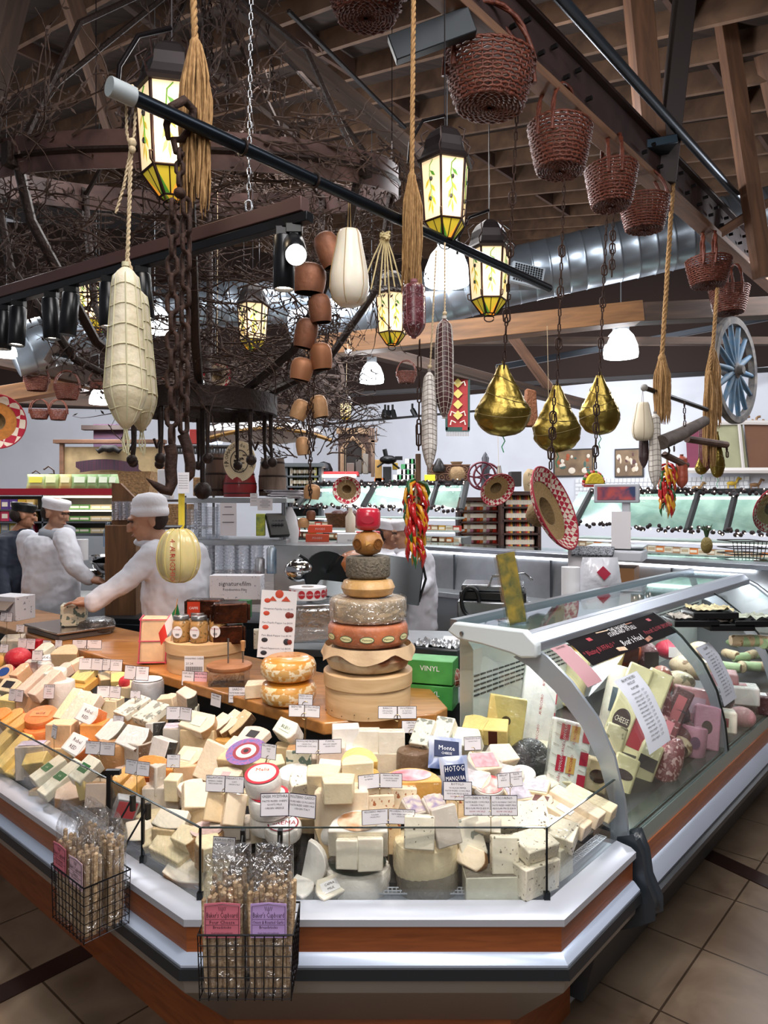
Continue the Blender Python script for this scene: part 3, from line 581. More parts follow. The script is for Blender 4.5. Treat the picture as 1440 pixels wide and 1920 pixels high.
Q=[('C',670,1648,4.5,120,120,58,0,0,0,'rindwhite','rindwhite','low white drum cheese with a dark green film lid behind the front glass',('t',mat('2f4a44',.3,var=(20,.5),coat=.6),.86,.86,'DRUM' and '','o')),('B',651,1600,11,39,22,50,-4,-8,0,'ivory','ivory','upright ivory cheese block on the green-lidded drum, nearer the breadstick basket'),('B',694,1600,11,46,22,56,3,-8,0,'ivory','green','upright ivory cheese block on the green-lidded drum, with a faint green top edge'),('Dt',672,1566,12,106,55,56,0,8,0,'ivory','rindwhite','cut half wheel with a flowered paper top standing behind the drum',('t',FLOR,.7,.9,'','o')),('M',588,1622,6,42,14,82,-18,-6,10,'white','rindwhite','large white half-moon slice leaning between basket and drum'),('M',608,1578,8,26,14,62,25,-6,-16,'tan','rindtan','small beige half-moon slice leaning behind the white one'),('Wr',566,1672,3,44,40,32,20,10,12,'white','rindwhite','white cheese wedge low beside the breadstick basket'),('Wl',617,1670,3,54,40,38,-15,22,-10,'ivory','rindwhite','ivory wedge with a slanted printed label before the drum',('t',WL,.6,.5,'CAPRA|MILK','r')),('C',801,1650,4.5,112,112,62,0,0,0,'rindgrey','rindgrey','grey bloomy wheel at the bottom of the two-wheel stack behind the front glass'),('C',798,1602,13,116,116,62,0,0,0,'pale','pale','pale waxy wheel on the grey wheel, with a blue sticker',('t',mat('3a3fa6',.4),.3,.3,'','o')),('B',787,1560,18,54,22,56,-6,-14,0,'speck','speck','ivory speckled slab leaning on top of the pale waxy wheel'),('B',836,1548,18,46,18,66,14,-14,-8,'grey','grey','grey slab in crinkled film leaning on the pale waxy wheel'),('B',880,1570,10,48,24,66,14,-20,-10,'vein','ivory','greenish ivory slab leaning right of the two-wheel stack'),('Wr',886,1610,7,54,40,22,-28,30,8,'cream','rindtan','cream wedge lying under the greenish slab'),('B',916,1555,11,46,30,46,-14,24,0,'ivory','rindtan','ivory block with a brown edge between two specked slabs'),('B',946,1602,10,50,22,62,4,-12,3,'speck','speck','specked truffle slab upright in front of the long pale block'),('Bt',930,1656,3.5,116,50,48,1,0,0,'green','rindgrey','long pale green block lying directly behind the front glass'),('B',1003,1640,4.5,84,44,56,32,2,0,'speck','ivory','thick specked block at the right front corner of the glass'),('B',1001,1584,11,72,56,26,30,14,0,'speck','speck','flat specked truffle block on the thick corner block'),('B',1046,1610,5,40,40,54,40,0,0,'green','ivory','greenish block tucked behind the thick corner block'),('B',1040,1560,11,78,50,30,-28,20,6,'speck','ivory','specked rectangular block lying behind the corner post'),('Bt',962,1532,13,124,50,24,6,24,0,'speck','speck','wide specked slab under the twin PECORINO price card'),('B',1056,1530,12,42,100,26,52,16,0,'cream','cream','long cream stick in film with a shiny white patch',('t',WL,.5,.3,'','r')),('B',1080,1512,14,36,100,24,52,16,0,'cream','rindtan','middle long cream stick of the three beside the end arm'),('B',1106,1505,13,36,92,24,54,14,0,'pale','rindtan','outermost long pale stick of the three beside the end arm'),('Wr',1015,1508,12,44,36,22,20,14,0,'pink','rindbrown','small brown-labelled wedge behind the long cream sticks',('t',mat('6a4440',.5),.6,.5,'','r')),('C',528,1578,6,68,68,40,0,0,0,'rindgrey','dark','black and white small wheel at the foot of the red-rimmed stack'),('C',531,1556,13,66,66,24,0,8,0,'rindwhite','rindwhite','small white wheel with a red ring label behind the basket hook',('t',WL,.84,.84,'CREMA','o',REDINK)),('C',508,1538,12,74,74,32,0,5,2,'rindwhite','rindwhite','lowest white wheel of the red-rimmed stack',('t',RL,.9,.9,'','o')),('C',506,1506,18,74,74,34,0,5,-2,'rindwhite','rindwhite','middle white wheel of the red-rimmed stack',('t',RL,.92,.92,'','o')),('C',493,1466,24,64,64,34,0,16,-3,'rindwhite','rindwhite','top wheel of the red-rimmed stack with printed cream face',('t',RL,.96,.96,'','o')),('O',613,1562,9,46,44,46,0,0,0,'rindwhite','rindwhite','round white ball cheese between the basket and the flowered half wheel'),('D',640,1520,14,96,60,84,4,0,0,'cream','rindtan','tall cream half wheel behind the double GREEK card'),('Wb',634,1478,24,60,40,40,4,6,0,'pale','rindgold','pale block with golden top standing on the tall half wheel'),('Wb',607,1462,21,62,36,44,-6,8,0,'pale','rindtan','pale yellow wedge left behind the golden-topped block'),('D',668,1460,19,58,40,70,12,4,0,'pale','rindtan','tall pale slab behind the golden-topped block'),('D',672,1432,18,66,44,34,8,8,0,'yellow','rindgold','yellow wedge below the two white boxes'),('D',690,1482,14,46,40,66,-10,0,0,'amber','rindgold','amber wedge squeezed left of the peppered blocks'),('B',711,1478,18,46,24,46,-12,-8,-8,'pepper','pepper','upper pink peppered block behind the RUSTICO card'),('B',713,1512,14,48,26,46,4,-6,0,'pepper','pepper','lower pink peppered block above the PECORINO FRESCO card'),('B',756,1498,14,44,26,44,6,-4,4,'pepper','pepper','pink peppered block right of the stacked pair'),('D',770,1475,14,106,56,40,4,6,0,'amber','rindgold','amber half wheel with a red, white and blue paper top',('t',mat('d8d6de',.4,var=(16,.5),col2='b8525e'),.7,.8,'','o')),('Wb',772,1520,14,38,44,34,26,16,0,'grey','rindwhite','grey wedge with a printed lilac top, left of its twin',('t',MIXY,.8,.8,'','r')),('Wb',812,1518,14,42,44,36,20,16,0,'grey','rindwhite','grey wedge with a printed orange and lilac top, right of its twin',('t',MIXY,.8,.8,'','r')),('W',858,1512,13,46,26,66,-12,-14,6,'peppy','rindgold','tall peach slab with two dark spots below the BLACK PEPPER card'),('B',903,1522,11,60,40,20,8,10,0,'pale','white','pale block under the left half of the SOTTOCENERE card'),('B',730,1562,8,42,40,60,0,0,0,'peppy','rindgold','orange peppered block behind the wire of the PECORINO TUSCANO card'),('C',775,1432,8,60,60,52,0,0,0,'rindbrown','rindbrown','brown mottled drum behind the blue pouch'),('B',687,1388,12,48,24,40,-2,-2,0,'ivory','rindwhite','cream half brick on the wide block, nearer the white boxes'),('B',734,1391,12,48,24,42,2,-2,0,'ivory','rindwhite','cream half brick on the wide block, nearer the sheep pecorino card'),('B',714,1428,5,86,34,42,0,0,0,'cream','ivory','wide cream block carrying two half bricks below the tower'),('B',621,1425,8,52,44,60,4,0,0,'pink','white','plain white-pink block behind the FONTAL card'),('B',648,1382,13,48,30,42,6,2,0,'white','white','upper plain white block under the counter corner'),('B',652,1418,8,54,30,34,3,0,0,'white','white','lower plain white block under the counter corner'),('B',622,1442,10,50,34,12,-12,18,0,'white','white','thin plain white slab lying under the FONTAL card'),('Bt',561,1430,10,44,30,56,2,2,0,'blue','rindtan','blue-veined wedge standing left of the FONTAL card'),('B',535,1418,9,36,30,44,-6,4,0,'tan','rindtan','tan block under the tilted wedge with black print'),('Wr',542,1374,16,44,34,40,24,26,14,'green','rindwhite','tilted greenish wedge with black print at the counter edge',('t',GL2,.5,.4,'BLEU','r')),('C',552,1465,12,60,60,40,0,10,0,'blue','rindwhite','soft white wheel with green veins right of the red-rimmed stack'),('D',560,1478,14,44,40,44,30,10,0,'speck','ivory','specked wedge right behind the red-rimmed stack'),('Wl',512,1436,10,36,30,30,12,12,0,'pale','rindwhite','small pale wedge below the printed purple wheel section'),('D',463,1428,12,92,62,38,-14,8,0,'tan','rindbrown','large tan wheel section with blue and purple printed top',('t',MIXP,.78,1.25,'','o')),('Wb',476,1382,12,58,44,14,-30,12,0,'pink','rindbrown','flat wedge with square label behind the purple printed section',('t',KL,.36,.4,'','r')),('Wr',446,1402,12,54,44,12,-35,14,0,'cream','rindtan','cream wedge partly under the purple printed section',('t',WL,.4,.4,'','r')),('B',795,1380,14,36,56,30,-26,22,0,'vein','rindtan','blue-veined block at the counter end, nearer the tower'),('B',832,1376,14,34,56,28,-26,22,0,'vein','rindtan','blue-veined block at the counter end, nearer the vent strip'),('Wr',872,1390,13,64,44,28,-22,18,0,'green','green','pale green wrapped wedge behind the TALEGGIO card'),('W',892,1362,14,44,40,22,-24,10,0,'yellow','yellow','light yellow wedge under the vent strip'),('B',925,1372,14,52,36,34,-12,10,0,'yellow','rindbrown','yellow block with a brown printed band',('f',mat('5b2d22',.4),.3,.9,'','r')),('B',948,1350,16,66,16,84,-6,-6,8,'yellow','yellow','yellow board-like slab standing against the end panel',('f',mat('3b3128',.5),.25,.2,'','o')),('Wl',903,1434,14,62,44,26,-14,18,6,'cream','rindwhite','pink-topped brie wedge lying above the others',('t',mat('dfa7ae',.4,var=(50,.3),coat=.5),.8,.7,'','r')),('Wl',940,1418,14,56,44,22,-30,16,8,'cream','rindwhite','white-rinded brie wedge behind the pink-topped one'),('Wr',893,1466,12,60,44,20,40,16,0,'cream','rindwhite','brie wedge with lilac paper below the pink-topped one',('t',mat('dcd3d6',.5,var=(40,.3)),.8,.8,'','r')),('Wr',952,1456,12,66,40,22,36,14,0,'cream','rindwhite','brie wedge in printed paper behind the twin FLEUR card',('t',mat('dcd0d2',.5,var=(40,.3)),.8,.8,'','r')),('C',980,1456,12,46,46,20,0,14,0,'rindwhite','rindwhite','small round brie at the right of the twin FLEUR card'),('C',916,1478,12,54,54,16,0,18,0,'rindwhite','rindwhite','flat round box with red printed top above the PECORINO card',('t',mat('d94a50',.4,var=(26,.5),col2='f0e6dc'),.95,.95,'','o')),('Wb',968,1490,12,50,44,18,20,12,0,'cream','rindwhite','wedge in lilac checked paper above the PECORINO card',('t',mat('c9c0cc',.5,var=(60,.3)),.85,.85,'','r')),('Wb',1005,1482,13,50,44,22,-20,12,0,'pale','rindwhite','rightmost wedge in lilac checked paper by the black liner',('t',mat('c9c0cc',.5,var=(60,.3)),.85,.85,'','r')),('C',303,1335,4,50,50,34,0,0,0,'silver','silver','lower foil-wrapped drum under the counter edge'),('C',277,1298,10,56,56,46,0,0,0,'silver','silver','foil drum with white cover and pink label below the twin card',('t',WL,.9,.9,'','o')),('Wr',352,1312,13,34,26,34,20,10,16,'pink','rindgrey','small pale wedge on top of the pair under the counter edge'),('W',318,1325,9,36,28,40,-12,6,-8,'cream','rindtan','cream wedge leaning left of the small pale wedge'),('W',355,1336,7,34,28,26,8,0,0,'green','rindgrey','greenish block under the small pale wedge'),('B',266,1357,8,76,50,44,-18,0,0,'tan','rindbrown','big mottled block carrying two veined slabs'),('B',249,1326,15,44,56,12,-42,12,0,'vein','rindtan','white-veined slab on the mottled block, nearer the foil drum'),('B',284,1338,14,50,52,14,-38,12,0,'vein','rindtan','yellow-veined slab on the mottled block, nearer the square wedge'),('B',326,1392,7,34,34,60,8,0,0,'grey','silver','grey wrapped block with pink printed top',('t',mat('e3d2dc',.5,var=(50,.3)),.9,.9,'','r')),('B',375,1392,6,62,40,54,-4,0,0,'tan','rindtan','square tan block carrying the wedge with a cow label'),('Wr',374,1358,13,64,46,18,14,16,6,'cream','rindtan','cream wedge with a green-framed oval label on the tan block',('t',GL2,.38,.5,'','r')),('Wr',414,1362,9,30,46,24,-40,14,12,'cream','rindbrown','brown-rinded slice next to the green-framed wedge'),('Wr',434,1358,9,30,54,20,-44,20,16,'cream','rindbrown','middle brown-rinded slice of the row of three'),('Wr',452,1358,9,26,54,20,-48,24,18,'tan','rindbrown','outermost brown-rinded slice of the row near the counter'),('C',430,1388,4,60,60,16,0,0,0,'rindgold','rindgold','olive-gold flat wheel low under the brown-rinded slices'),('Wr',357,1422,11,52,44,16,18,18,0,'cream','rindtan','second cream wedge with a green-framed oval label, beside the ALPS card',('t',GL2,.42,.5,'','r')),('B',352,1448,8,46,40,36,16,0,0,'peach','rindorange','peach block under the second green-framed wedge'),('Wr',253,1386,14,60,48,16,18,22,4,'white','rindbrown','white slab with brown rind above a grey wedge'),('Wr',262,1412,9,50,40,44,18,0,0,'grey','rindbrown','grey wrapped wedge under the white slab'),('Wr',210,1374,14,46,50,16,-34,20,4,'white','rindgrey','thick white slab with a dark ridged rind'),('C',215,1412,9,66,66,44,0,0,0,'cream','rindtan','round cream drum behind the twin CAMBOZOLA card'),('B',185,1432,3,60,60,20,0,0,0,'rindgrey','dark','dark flat block beneath the round cream drum'),('Wr',292,1382,9,30,30,50,-30,-10,-12,'white','rindblack','narrow white slice leaning behind the dark-rinded one'),('Wr',306,1410,9,46,26,46,14,-16,8,'white','rindblack','white slice with a black rind above the orange wedge'),('W',287,1444,11,54,44,34,-6,26,0,'orange','rindorange','bright orange wedge behind the TRUFFLE card'),('B',330,1452,8,34,34,30,0,0,0,'orange','rindorange','small orange block under the ALPS card'),('Wb',236,1470,11,28,40,46,-28,10,0,'amber','rindorange','amber wedge standing left of its twin'),('Wb',256,1482,11,28,40,46,-24,10,0,'amber','rindorange','amber wedge standing right of its twin by the clamp'),('Tb',294,1462,13,30,30,50,10,-6,0,'grey','rindwhite','pointed grey wedge standing upright on a grey block'),('B',305,1494,7,64,34,44,6,0,0,'grey','rindgrey','grey ridged block under the pointed wedge'),('B',326,1476,12,26,30,40,-8,6,0,'pale','rindwhite','small pale slices stacked right of the pointed wedge'),('W',396,1428,12,50,16,66,-22,-22,14,'cream','rindtan','large plain cream slab leaning left of the purple printed section'),('W',357,1478,11,50,30,14,40,14,0,'pink','rindbrown','wrapped flat wedge between the orange block and BELLAVITANO card'),('W',425,1462,11,54,44,24,-12,10,0,'cream','rindtan','cream wedge with pink label above the BELLAVITANO card',('t',mat('c9a0a0',.5),.3,.3,'','r')),('B',373,1494,12,58,50,18,28,26,12,'cream','rindtan','tilted glossy cream slab in film'),('B',378,1528,6,60,40,34,6,0,0,'tan','rindtan','tan block beneath the tilted glossy slab'),('B',404,1512,14,36,26,52,10,-28,12,'tan','rindgrey','grey-brown crumbly block, left one of the leaning pair'),('B',438,1518,13,38,28,54,20,-24,14,'cream','rindtan','golden crumbly block, right one of the leaning pair'),('B',432,1552,7,70,40,30,10,0,0,'grey','rindgrey','grey wrapped block under the crumbly pair'),('C',388,1580,6,62,62,50,0,6,0,'rindtan','rindtan','drum with a lace-patterned pink top behind the corner glass',('t',mat('d6b8b4',.5,var=(60,.3)),.92,.92,'','o')),('B',405,1640,5,34,20,100,12,-14,20,'pale','rindtan','tall yellow slab leaning at the corner post by the basket'),('Wl',390,1598,9,46,50,44,24,6,0,'pale','rindtan','upper triangular parmesan chunk by the corner post'),('Wf',355,1635,5,84,60,30,-18,16,4,'ivory','rindtan','broad low parmesan chunk nearest the corner glass'),('Wb',322,1598,7,84,40,30,-28,12,10,'pale','rindtan','long parmesan chunk beside the vent grille'),('Wr',352,1572,9,50,40,24,-24,14,0,'pale','rindtan','parmesan chunk behind the long one'),('W',292,1572,8,48,40,20,12,14,-10,'pale','rindblack','small parmesan chunk with rind between dark slices'),('Wf',262,1560,9,50,44,16,34,20,0,'ivory','rindblack','ivory slab with black rind behind the wire basket'),('Wf',322,1540,10,66,40,18,-16,20,0,'ivory','rindblack','wide ivory slab with black rind, topmost of its group'),('W',312,1560,8,50,30,22,-10,0,0,'tan','rindblack','grey-green block under the wide black-rinded slab'),('D',105,1500,6,84,50,42,-14,2,0,'cream','rindtan','big cream half wheel under the green-labelled wedges'),('B',92,1446,16,22,62,16,-62,8,8,'green','rindtan','pale wedge with one green label lying left of the pair',('t',G_,.8,.26,'LA','r',GL2)),('B',116,1462,15,24,84,16,-52,10,10,'green','rindtan','long pale wedge with two green labels crossing the half wheel',('t',G_,.8,.2,'LA','r',GL2)),('B',162,1448,15,30,52,22,-46,14,12,'green','rindbrown','pale wedge with green label and grey rind, right of the long one',('t',G_,.6,.34,'ORGANIC','r',GL2)),('Wf',133,1492,9,54,44,30,24,14,0,'pink','rindtan','pinkish wedge with tan rind beside the round slice'),('W',158,1474,11,18,30,40,0,0,-14,'yellow','rindgrey','thin yellow slice standing beside the round slice'),('Db',181,1490,9,38,16,42,4,-10,0,'pink','rindtan','round-topped pink slice standing behind the clamp'),('B',72,1430,14,42,26,32,-6,22,-10,'yellow','yellow','square yellow slice with small holes on a grey carton'),('B',62,1425,11,50,34,60,6,0,0,'grey','silver','clear plastic pack with a violet label near the left glass',('t',mat('b9b2cc',.5,var=(40,.3)),.8,.8,'','r')),('B',45,1462,4,110,40,44,-42,0,0,'rindgrey','rindgrey','long grey-green carton edge along the left glass'),('B',8,1392,13,24,64,18,-46,14,0,'yellow','rindgrey','yellow stick with dark rind at the left edge of the glass'),('B',28,1412,12,24,76,18,-44,14,0,'yellow','rindgrey','long yellow stick lying in the middle of three'),('B',38,1436,11,26,50,18,-44,16,0,'yellow','rindtan','short yellow stick in front of the plastic pack'),('B',117,1380,12,46,34,50,-2,0,0,'peach','rindwhite','upright peach block with a white quilted top'),('B',112,1412,6,60,40,30,-4,0,0,'tan','rindtan','tan block under the upright peach block'),('Wr',172,1344,17,44,36,28,16,34,12,'white','rindorange','white-labelled wedge with a bright orange side',('t',WL,.8,.8,'Rebel|RED','r')),('Wr',150,1402,11,46,40,30,20,28,12,'white','rindorange','white-labelled orange-sided wedge in front of the first',('t',WL,.8,.8,'Rebel|RED','r')),('B',178,1372,12,40,40,36,6,0,0,'orange','rindorange','glowing orange block between the two white-labelled wedges'),('C',78,1348,13,56,56,22,0,20,0,'rindorange','rindorange','orange wheel with black lettering stacked on its twin',('t',mat('e2884e',.5),.6,.3,'wild','r')),('C',76,1372,9,56,56,22,0,8,0,'rindorange','rindorange','lower orange wheel behind the violet label'),('W',8,1344,14,34,28,20,-30,14,0,'orange','rindorange','orange wedge at the photo edge behind the left glass'),('W',26,1350,13,30,44,20,-36,14,0,'amber','rindorange','amber wedge second from the edge behind the left glass'),('W',44,1358,13,28,40,22,-34,14,0,'amber','rindorange','amber wedge next to the orange wheels'),('B',61,1318,9,46,34,40,-6,0,0,'peach','rindtan','peach block under the pink sticks'),('B',67,1276,18,22,68,14,-50,14,0,'pink','rindwhite','pink-white stick lying leftmost on the peach block'),('B',88,1286,17,24,64,18,-52,14,0,'pink','rindwhite','pink-white stick with rounded end beside the leftmost'),('C',116,1300,11,44,44,48,0,0,0,'rindwhite','rindwhite','pinkish drum in netting behind the pink sticks'),('C',104,1268,17,40,40,24,0,8,0,'rindwhite','rindwhite','small pinkish round in netting above the drum'),('B',132,1324,15,20,66,18,-38,20,0,'pale','rindgold','yellow stick at the left of the three pale slabs'),('B',146,1328,16,24,66,16,-38,20,0,'pink','rindbrown','pale slab in the middle of three with brown rind'),('B',164,1334,15,26,66,18,-38,20,0,'pink','rindbrown','pale slab at the right of three with brown rind'),('W',212,1332,10,34,34,44,-6,0,0,'pale','rindtan','pale block behind the wire of the SWISS card'),('W',245,1292,10,40,40,20,-20,6,0,'pale','rindwhite','flat pale wedge left of the foil drum'),('W',226,1275,11,34,30,16,12,10,0,'yellow','rindwhite','thin yellow wedge under the BUTTER card'),('O',233,1280,14,20,18,24,0,0,0,'red','red','small bright red round label ball beside the BUTTER card'),('O',34,1234,12,46,46,38,0,0,0,'red','red','big glossy red wax ball at the left'),('O',6,1240,10,40,40,34,0,0,0,'amber','amber','yellow wax ball at the left photo edge'),('O',-4,1226,14,26,26,24,0,0,0,'amber','amber','small yellow wax ball above the yellow one at the photo edge'),('D',14,1268,11,46,32,24,-22,26,0,'peach','rindred','red-waxed wedge with a blue oval label',('t',BL,.5,.6,'','o')),('W',42,1264,12,22,36,24,-22,14,0,'peach','rindred','red-waxed wedge without label next to the blue-labelled one'),('W',22,1290,11,46,30,20,-24,22,0,'pale','rindred','pale wedge with a black rectangular label',('t',KL,.5,.5,'','r')),('B',22,1322,8,50,30,28,-20,4,0,'yellow','rindgold','row of yellow sticks under the black-labelled wedge'),('B',62,1254,10,22,24,30,10,0,0,'grey','rindgrey','small grey wrapped block right of the red ball'),('C',91,1246,10,44,44,24,0,14,0,'rindwhite','rindwhite','white round cheese with an oval print behind the left cards',('t',WL,.5,.5,'BRIE','o')),('D',126,1234,12,46,34,34,4,10,0,'tan','rindtan','large beige half wheel below the counter'),('W',104,1266,13,40,30,12,-36,14,0,'pink','rindwhite','flat pink wedge below the white round cheese'),('W',122,1258,13,24,30,18,-34,14,0,'pink','rindorange','short pink wedge right of the flat pink wedge'),('W',138,1252,12,22,48,20,-44,10,0,'cream','rindorange','tan wedge with orange side before the beige half wheel'),('W',86,1222,12,30,30,20,-24,12,0,'green','rindgrey','greenish wedge behind the white round cheese'),('B',26,1206,11,34,26,24,8,8,0,'ivory','rindwhite','ivory block at the back left under the counter'),('W',70,1212,11,20,20,24,0,0,0,'red','red','small red waxed block behind the twin cards at left'),('B',158,1268,13,36,36,12,-22,14,0,'yellow','rindblack','yellow slab with black side on the orange one'),('B',154,1284,10,44,36,14,-22,8,0,'amber','rindorange','amber slab below the yellow and black one'),('W',188,1266,10,24,30,18,24,6,0,'dark','rindblack','black-rinded piece right of the yellow slab'),('W',206,1274,9,40,26,22,26,14,0,'tan','rindtan','tan wedge near the counter below the BATTERY card'),]
for q in Q:
 q=list(q)
 sh,cx,cy,L,w,d,h,yw,tx,ty,pa,ri,lb=q[:13];st=q[13]if len(q)>13 else None
 if tx>=8 and sh[0]!='C' and cx<1000:tx=tx*1.45+7
 if sh[0]=='W' and sh[1:]=='r':yw=-abs(yw)*.7-14
 if sh[0]=='W' and sh[1:]=='l':yw=abs(yw)*.7+14
 if sh[0]=='B' and d>w*1.5 and cx<700:yw*=.62;tx+=6;h*=1.15;w*=1.1
 w*=1.05;h*=1.05
 cheese(sh,cx,cy,L,w,d,h,yw,tx,ty,pa,ri,lb,st,name='wax_cheese_ball' if sh=='O' and pa in('red','amber')else None)
# lower layer peeking out between the pieces named above
# pouches of hot-dog cheese
def pouch(px,py,L,w,h,yw,tx,ty,lb,lines):
 c=hit(px,py,L*.01);k=c.y/F;w*=k;h*=k;mb=M()
 def f(u,v):
  e=(sin(pi*u)*sin(pi*v))**.5;return((u-.5)*w*(1-.04*sin(pi*v)),-.016*e,(v-.5)*h)
 mb.grid(f,12,12);mb.grid(lambda u,v:V(f(u,v))*1+V((0,.034*(sin(pi*u)*sin(pi*v))**.5+.001,0)),12,12)
 o=mb.out('cheese_pouch',mat('1f4f9a',.25,coat=.5,var=(9,.4),col2='e8ebf2'),None,c,(R(tx),R(ty),R(yw)),smooth=180,label=lb,cat='pouch')
 t=M();t.box((0,-.0165,h*.08),(w*.72,.001,h*.5),0)
 for i,(s_,z,sz)in enumerate(lines):t.text(s_,sz*h,T((0,-.0178,z*h),(R(90),0,0)),1,wmax=w*.66)
 t.out('front_print',[mat('14244e',.4),WL],o,smooth=0);return o
pouch(835,1412,16,66,60,6,-36,8,'blue and white cheese pouch lying flat above the other pouch',[('Monte',.1,.2),('CHEESE',-.06,.1)])
pouch(853,1462,16,54,84,2,-16,-4,'upright dark blue pouch lettered HOTOG MANQUIA',[('HOTOG',.24,.17),('MANQUIA',.04,.13),('QUESO',-.1,.07)])
# blister pack with red label
o=cheese('B',236,1513,10,44,20,40,26,12,18,'silver','silver','white pack with a red label and oval print behind the clamp',('f',RL,.8,.8,'SARTORI' and '','r'),cat='cheese pack',name='cheese_pack')
# ---------------------------------------------------------------- price cards on wire holders
def cards(px,py,w,h,L,yl,cl,label,stem=90,pinks=(),tz=0,n=None):
 """cl: list of cards, each a list of text lines"""
 c=hit(px,py,L*.01);k=c.y/F;w*=k;h*=k;o=empty('price_card_holder',c,0,label,'price card')
 zf_=c.z-deck(c);nn=len(cl)
 for i,ln in enumerate(cl):
  yw=yl[i]if isinstance(yl,(list,tuple))else yl;x0=(i-(nn-1)/2)
  b=M();q=M();X=T((0,0,0),(R(-8),R(tz),R(yw)))@T((x0*w*1.01,-.001*i,0))
  b.box((0,0,0),(w,.0012,h),0,X);b.box((0,-.0009,0),(w*.955,.0006,h*.93),1,X)
  b.out('card',[mat('1d1730',.5),PINK if i in pinks else PAPER],o,smooth=0)
  zz=h*.36
  for j,s_ in enumerate(ln):
   sz=h*(.17 if j==0 else.115);rd='SALE' in s_
   q.text(s_,sz,X@T((0,-.0016,zz),(R(90),0,0)),1 if rd else 0,wmax=w*.9);zz-=h*(.20 if j==0 else.15)
  q.out('lettering',[INK,REDINK],o,smooth=0)
 s=M();rr=min(w,h)*.16;zc=-h*.42
 s.tube([(rr*cos(2*pi*i/16),-.003,zc+rr*sin(2*pi*i/16))for i in range(16)],.0009,4,closed=True)
 s.tube([(0,-.003,zc-rr),(.001,0,-max(.03,min(zf_-.02,stem*k)))],.0011,5)
 s.out('wire_holder',mat('a08a62',.3,.9),o)
 return o
CARDS=[(542,1508,53,42,24,[4,-14],[['GREEK MYZITHRA','PASTEURIZED SHEEPS','GOATS MILK','ORIGIN GREECE'],['MOLITERNO CLASSICO','FIORE NERO DI PICCANTE','PASTEURIZED SHEEPS MILK','ORIGIN ITALY']]),(728,1530,50,27,20,[10,-6],[['PECORINO FRESCO','TUSCANO','ORIGIN ITALY'],['PECORINO TUSCANO','PASTEURIZED SHEEPS MILK','ORIGIN ITALY']]),(920,1510,50,37,21,[0,0],[['SOTTOCENERE W/ TRUFFLE','PASTEURIZED COWS MILK','ORIGIN ITALY','REGULAR PRICE $25.99','NOW ON SALE','$13.99 LB'],['PECORINO','ROTO ROMANO TARTUFO','PASTEURIZED SHEEPS MILK','REGULAR PRICE $28.99','NOW ON SALE','$19.99 LB']]),(858,1483,54,34,22,[-3],[['ROTOLO','W/ BLACK PEPPER','PASTEURIZED COWS MILK','REGULAR PRICE $17.99','NOW ON SALE']]),(712,1463,42,26,22,[18,-3],[['RUSTICO','W/ PEPPERS'],['MANOURITHIA','PASTEURIZED SHEEPS','ORIGIN GREECE']]),(956,1462,25,26,19,[14,14],[['BRILLAT','DOP','FRANCE'],['FLEUR','DOUBLE CREME','FRANCE']]),(886,1394,33,25,20,[8],[['TALEGGIO DOP','ORIGIN ITALY']]),(597,1400,43,26,22,[-3,5],[['PROVOLONE PIACENTE','ORIGIN ITALY','PASTEURIZED COWS MILK'],['FONTAL','SEMI SOFT CREAMY','ORIGIN ITALY']]),(504,1409,32,28,20,[-22],[['BELLWETHER','JERSEY','USA']]),(422,1470,37,30,21,[-6,-8],[['BELLAVITANO','ESPRESSO CHEESE','WISCONSIN USA'],['PRESSATO PIO','LIGHT','ORIGIN ITALY']]),(257,1440,27,26,20,[-22,-16],[['CHIPOTLE','GOUDA'],['TRUFFLE CHEDDAR','IRELAND','COWS MILK']]),(188,1403,30,24,20,[-10,-10],[['HUMBOLDT FOG','GOAT MILK','USA'],['CAMBOZOLA','COWS MILK','GERMANY']]),(325,1427,25,24,19,[-2],[['ALPS','ORIGIN SWISS']]),(338,1337,26,24,18,[0,-22],[['CHIMAY','BELGIUM'],['BEL PAESE','ORIGIN ITALY']]),(206,1297,24,22,19,[0,-16],[['FONTINA','SWEDEN'],['SWISS','ORIGIN','SWITZERLAND']]),(254,1302,20,14,20,[-4],[['GRUYERE','SWISS']]),(255,1262,26,26,20,[-20,-10],[['COLLIER','WELSH'],['CABOT','VERMONT','ON SALE']]),(172,1245,24,22,18,[-2,-16],[['GOUDA','HOLLAND'],['EDAM','HOLLAND']]),(207,1247,24,22,17,[-18,-8],[['BLUE','STILTON','ENGLAND'],['COTSWOLD','BATTERY','ENGLAND']]),(92,1297,21,26,18,[-4],[['DRUNKEN','GOAT','SPAIN','ON SALE']]),(30,1304,18,22,18,[-22,-20],[['SAINT','ANDRE'],['PORT','SALUT','FRANCE']]),(102,1372,20,24,19,[-42],[['LIMBURGER','GERMANY']]),(50,1207,18,20,16,[-10,-10],[['ASIAGO','ITALY'],['PARMIGIANO','REGGIANO','ITALY']]),(8,1216,18,16,18,[-12],[['EDAM','HOLLAND']]),(88,1208,20,14,14,[-20],[['ROMANO','ITALY']]),(110,1208,15,16,14,[-14],[['SARDO','ITALY']]),(70,1229,20,19,18,[-2],[['HAVARTI','DENMARK']]),(222,1352,24,20,17,[-18],[['TETE DE','MOINE']]),]
KW=[c[6][0][0]for c in CARDS]
for c in CARDS:
 px,py,w,h,L,yl,cl=c
 cards(px,py,w,h,L,yl,cl,'black-edged white price card reading %s%s'%(cl[0][0],' beside one reading '+cl[1][0]if len(cl)>1 else ' on a wire'))
o=cards(420,1590,44,40,14,[-8],[['ASIAGO PDV','ORIGIN ITALY']],'price card reading ASIAGO PDV standing behind the wire basket')
rnd=random.Random(11);seen=set()
CN={'cream':'cream','ivory':'ivory','pale':'pale yellow','tan':'tan','grey':'greyish','pink':'pinkish'}
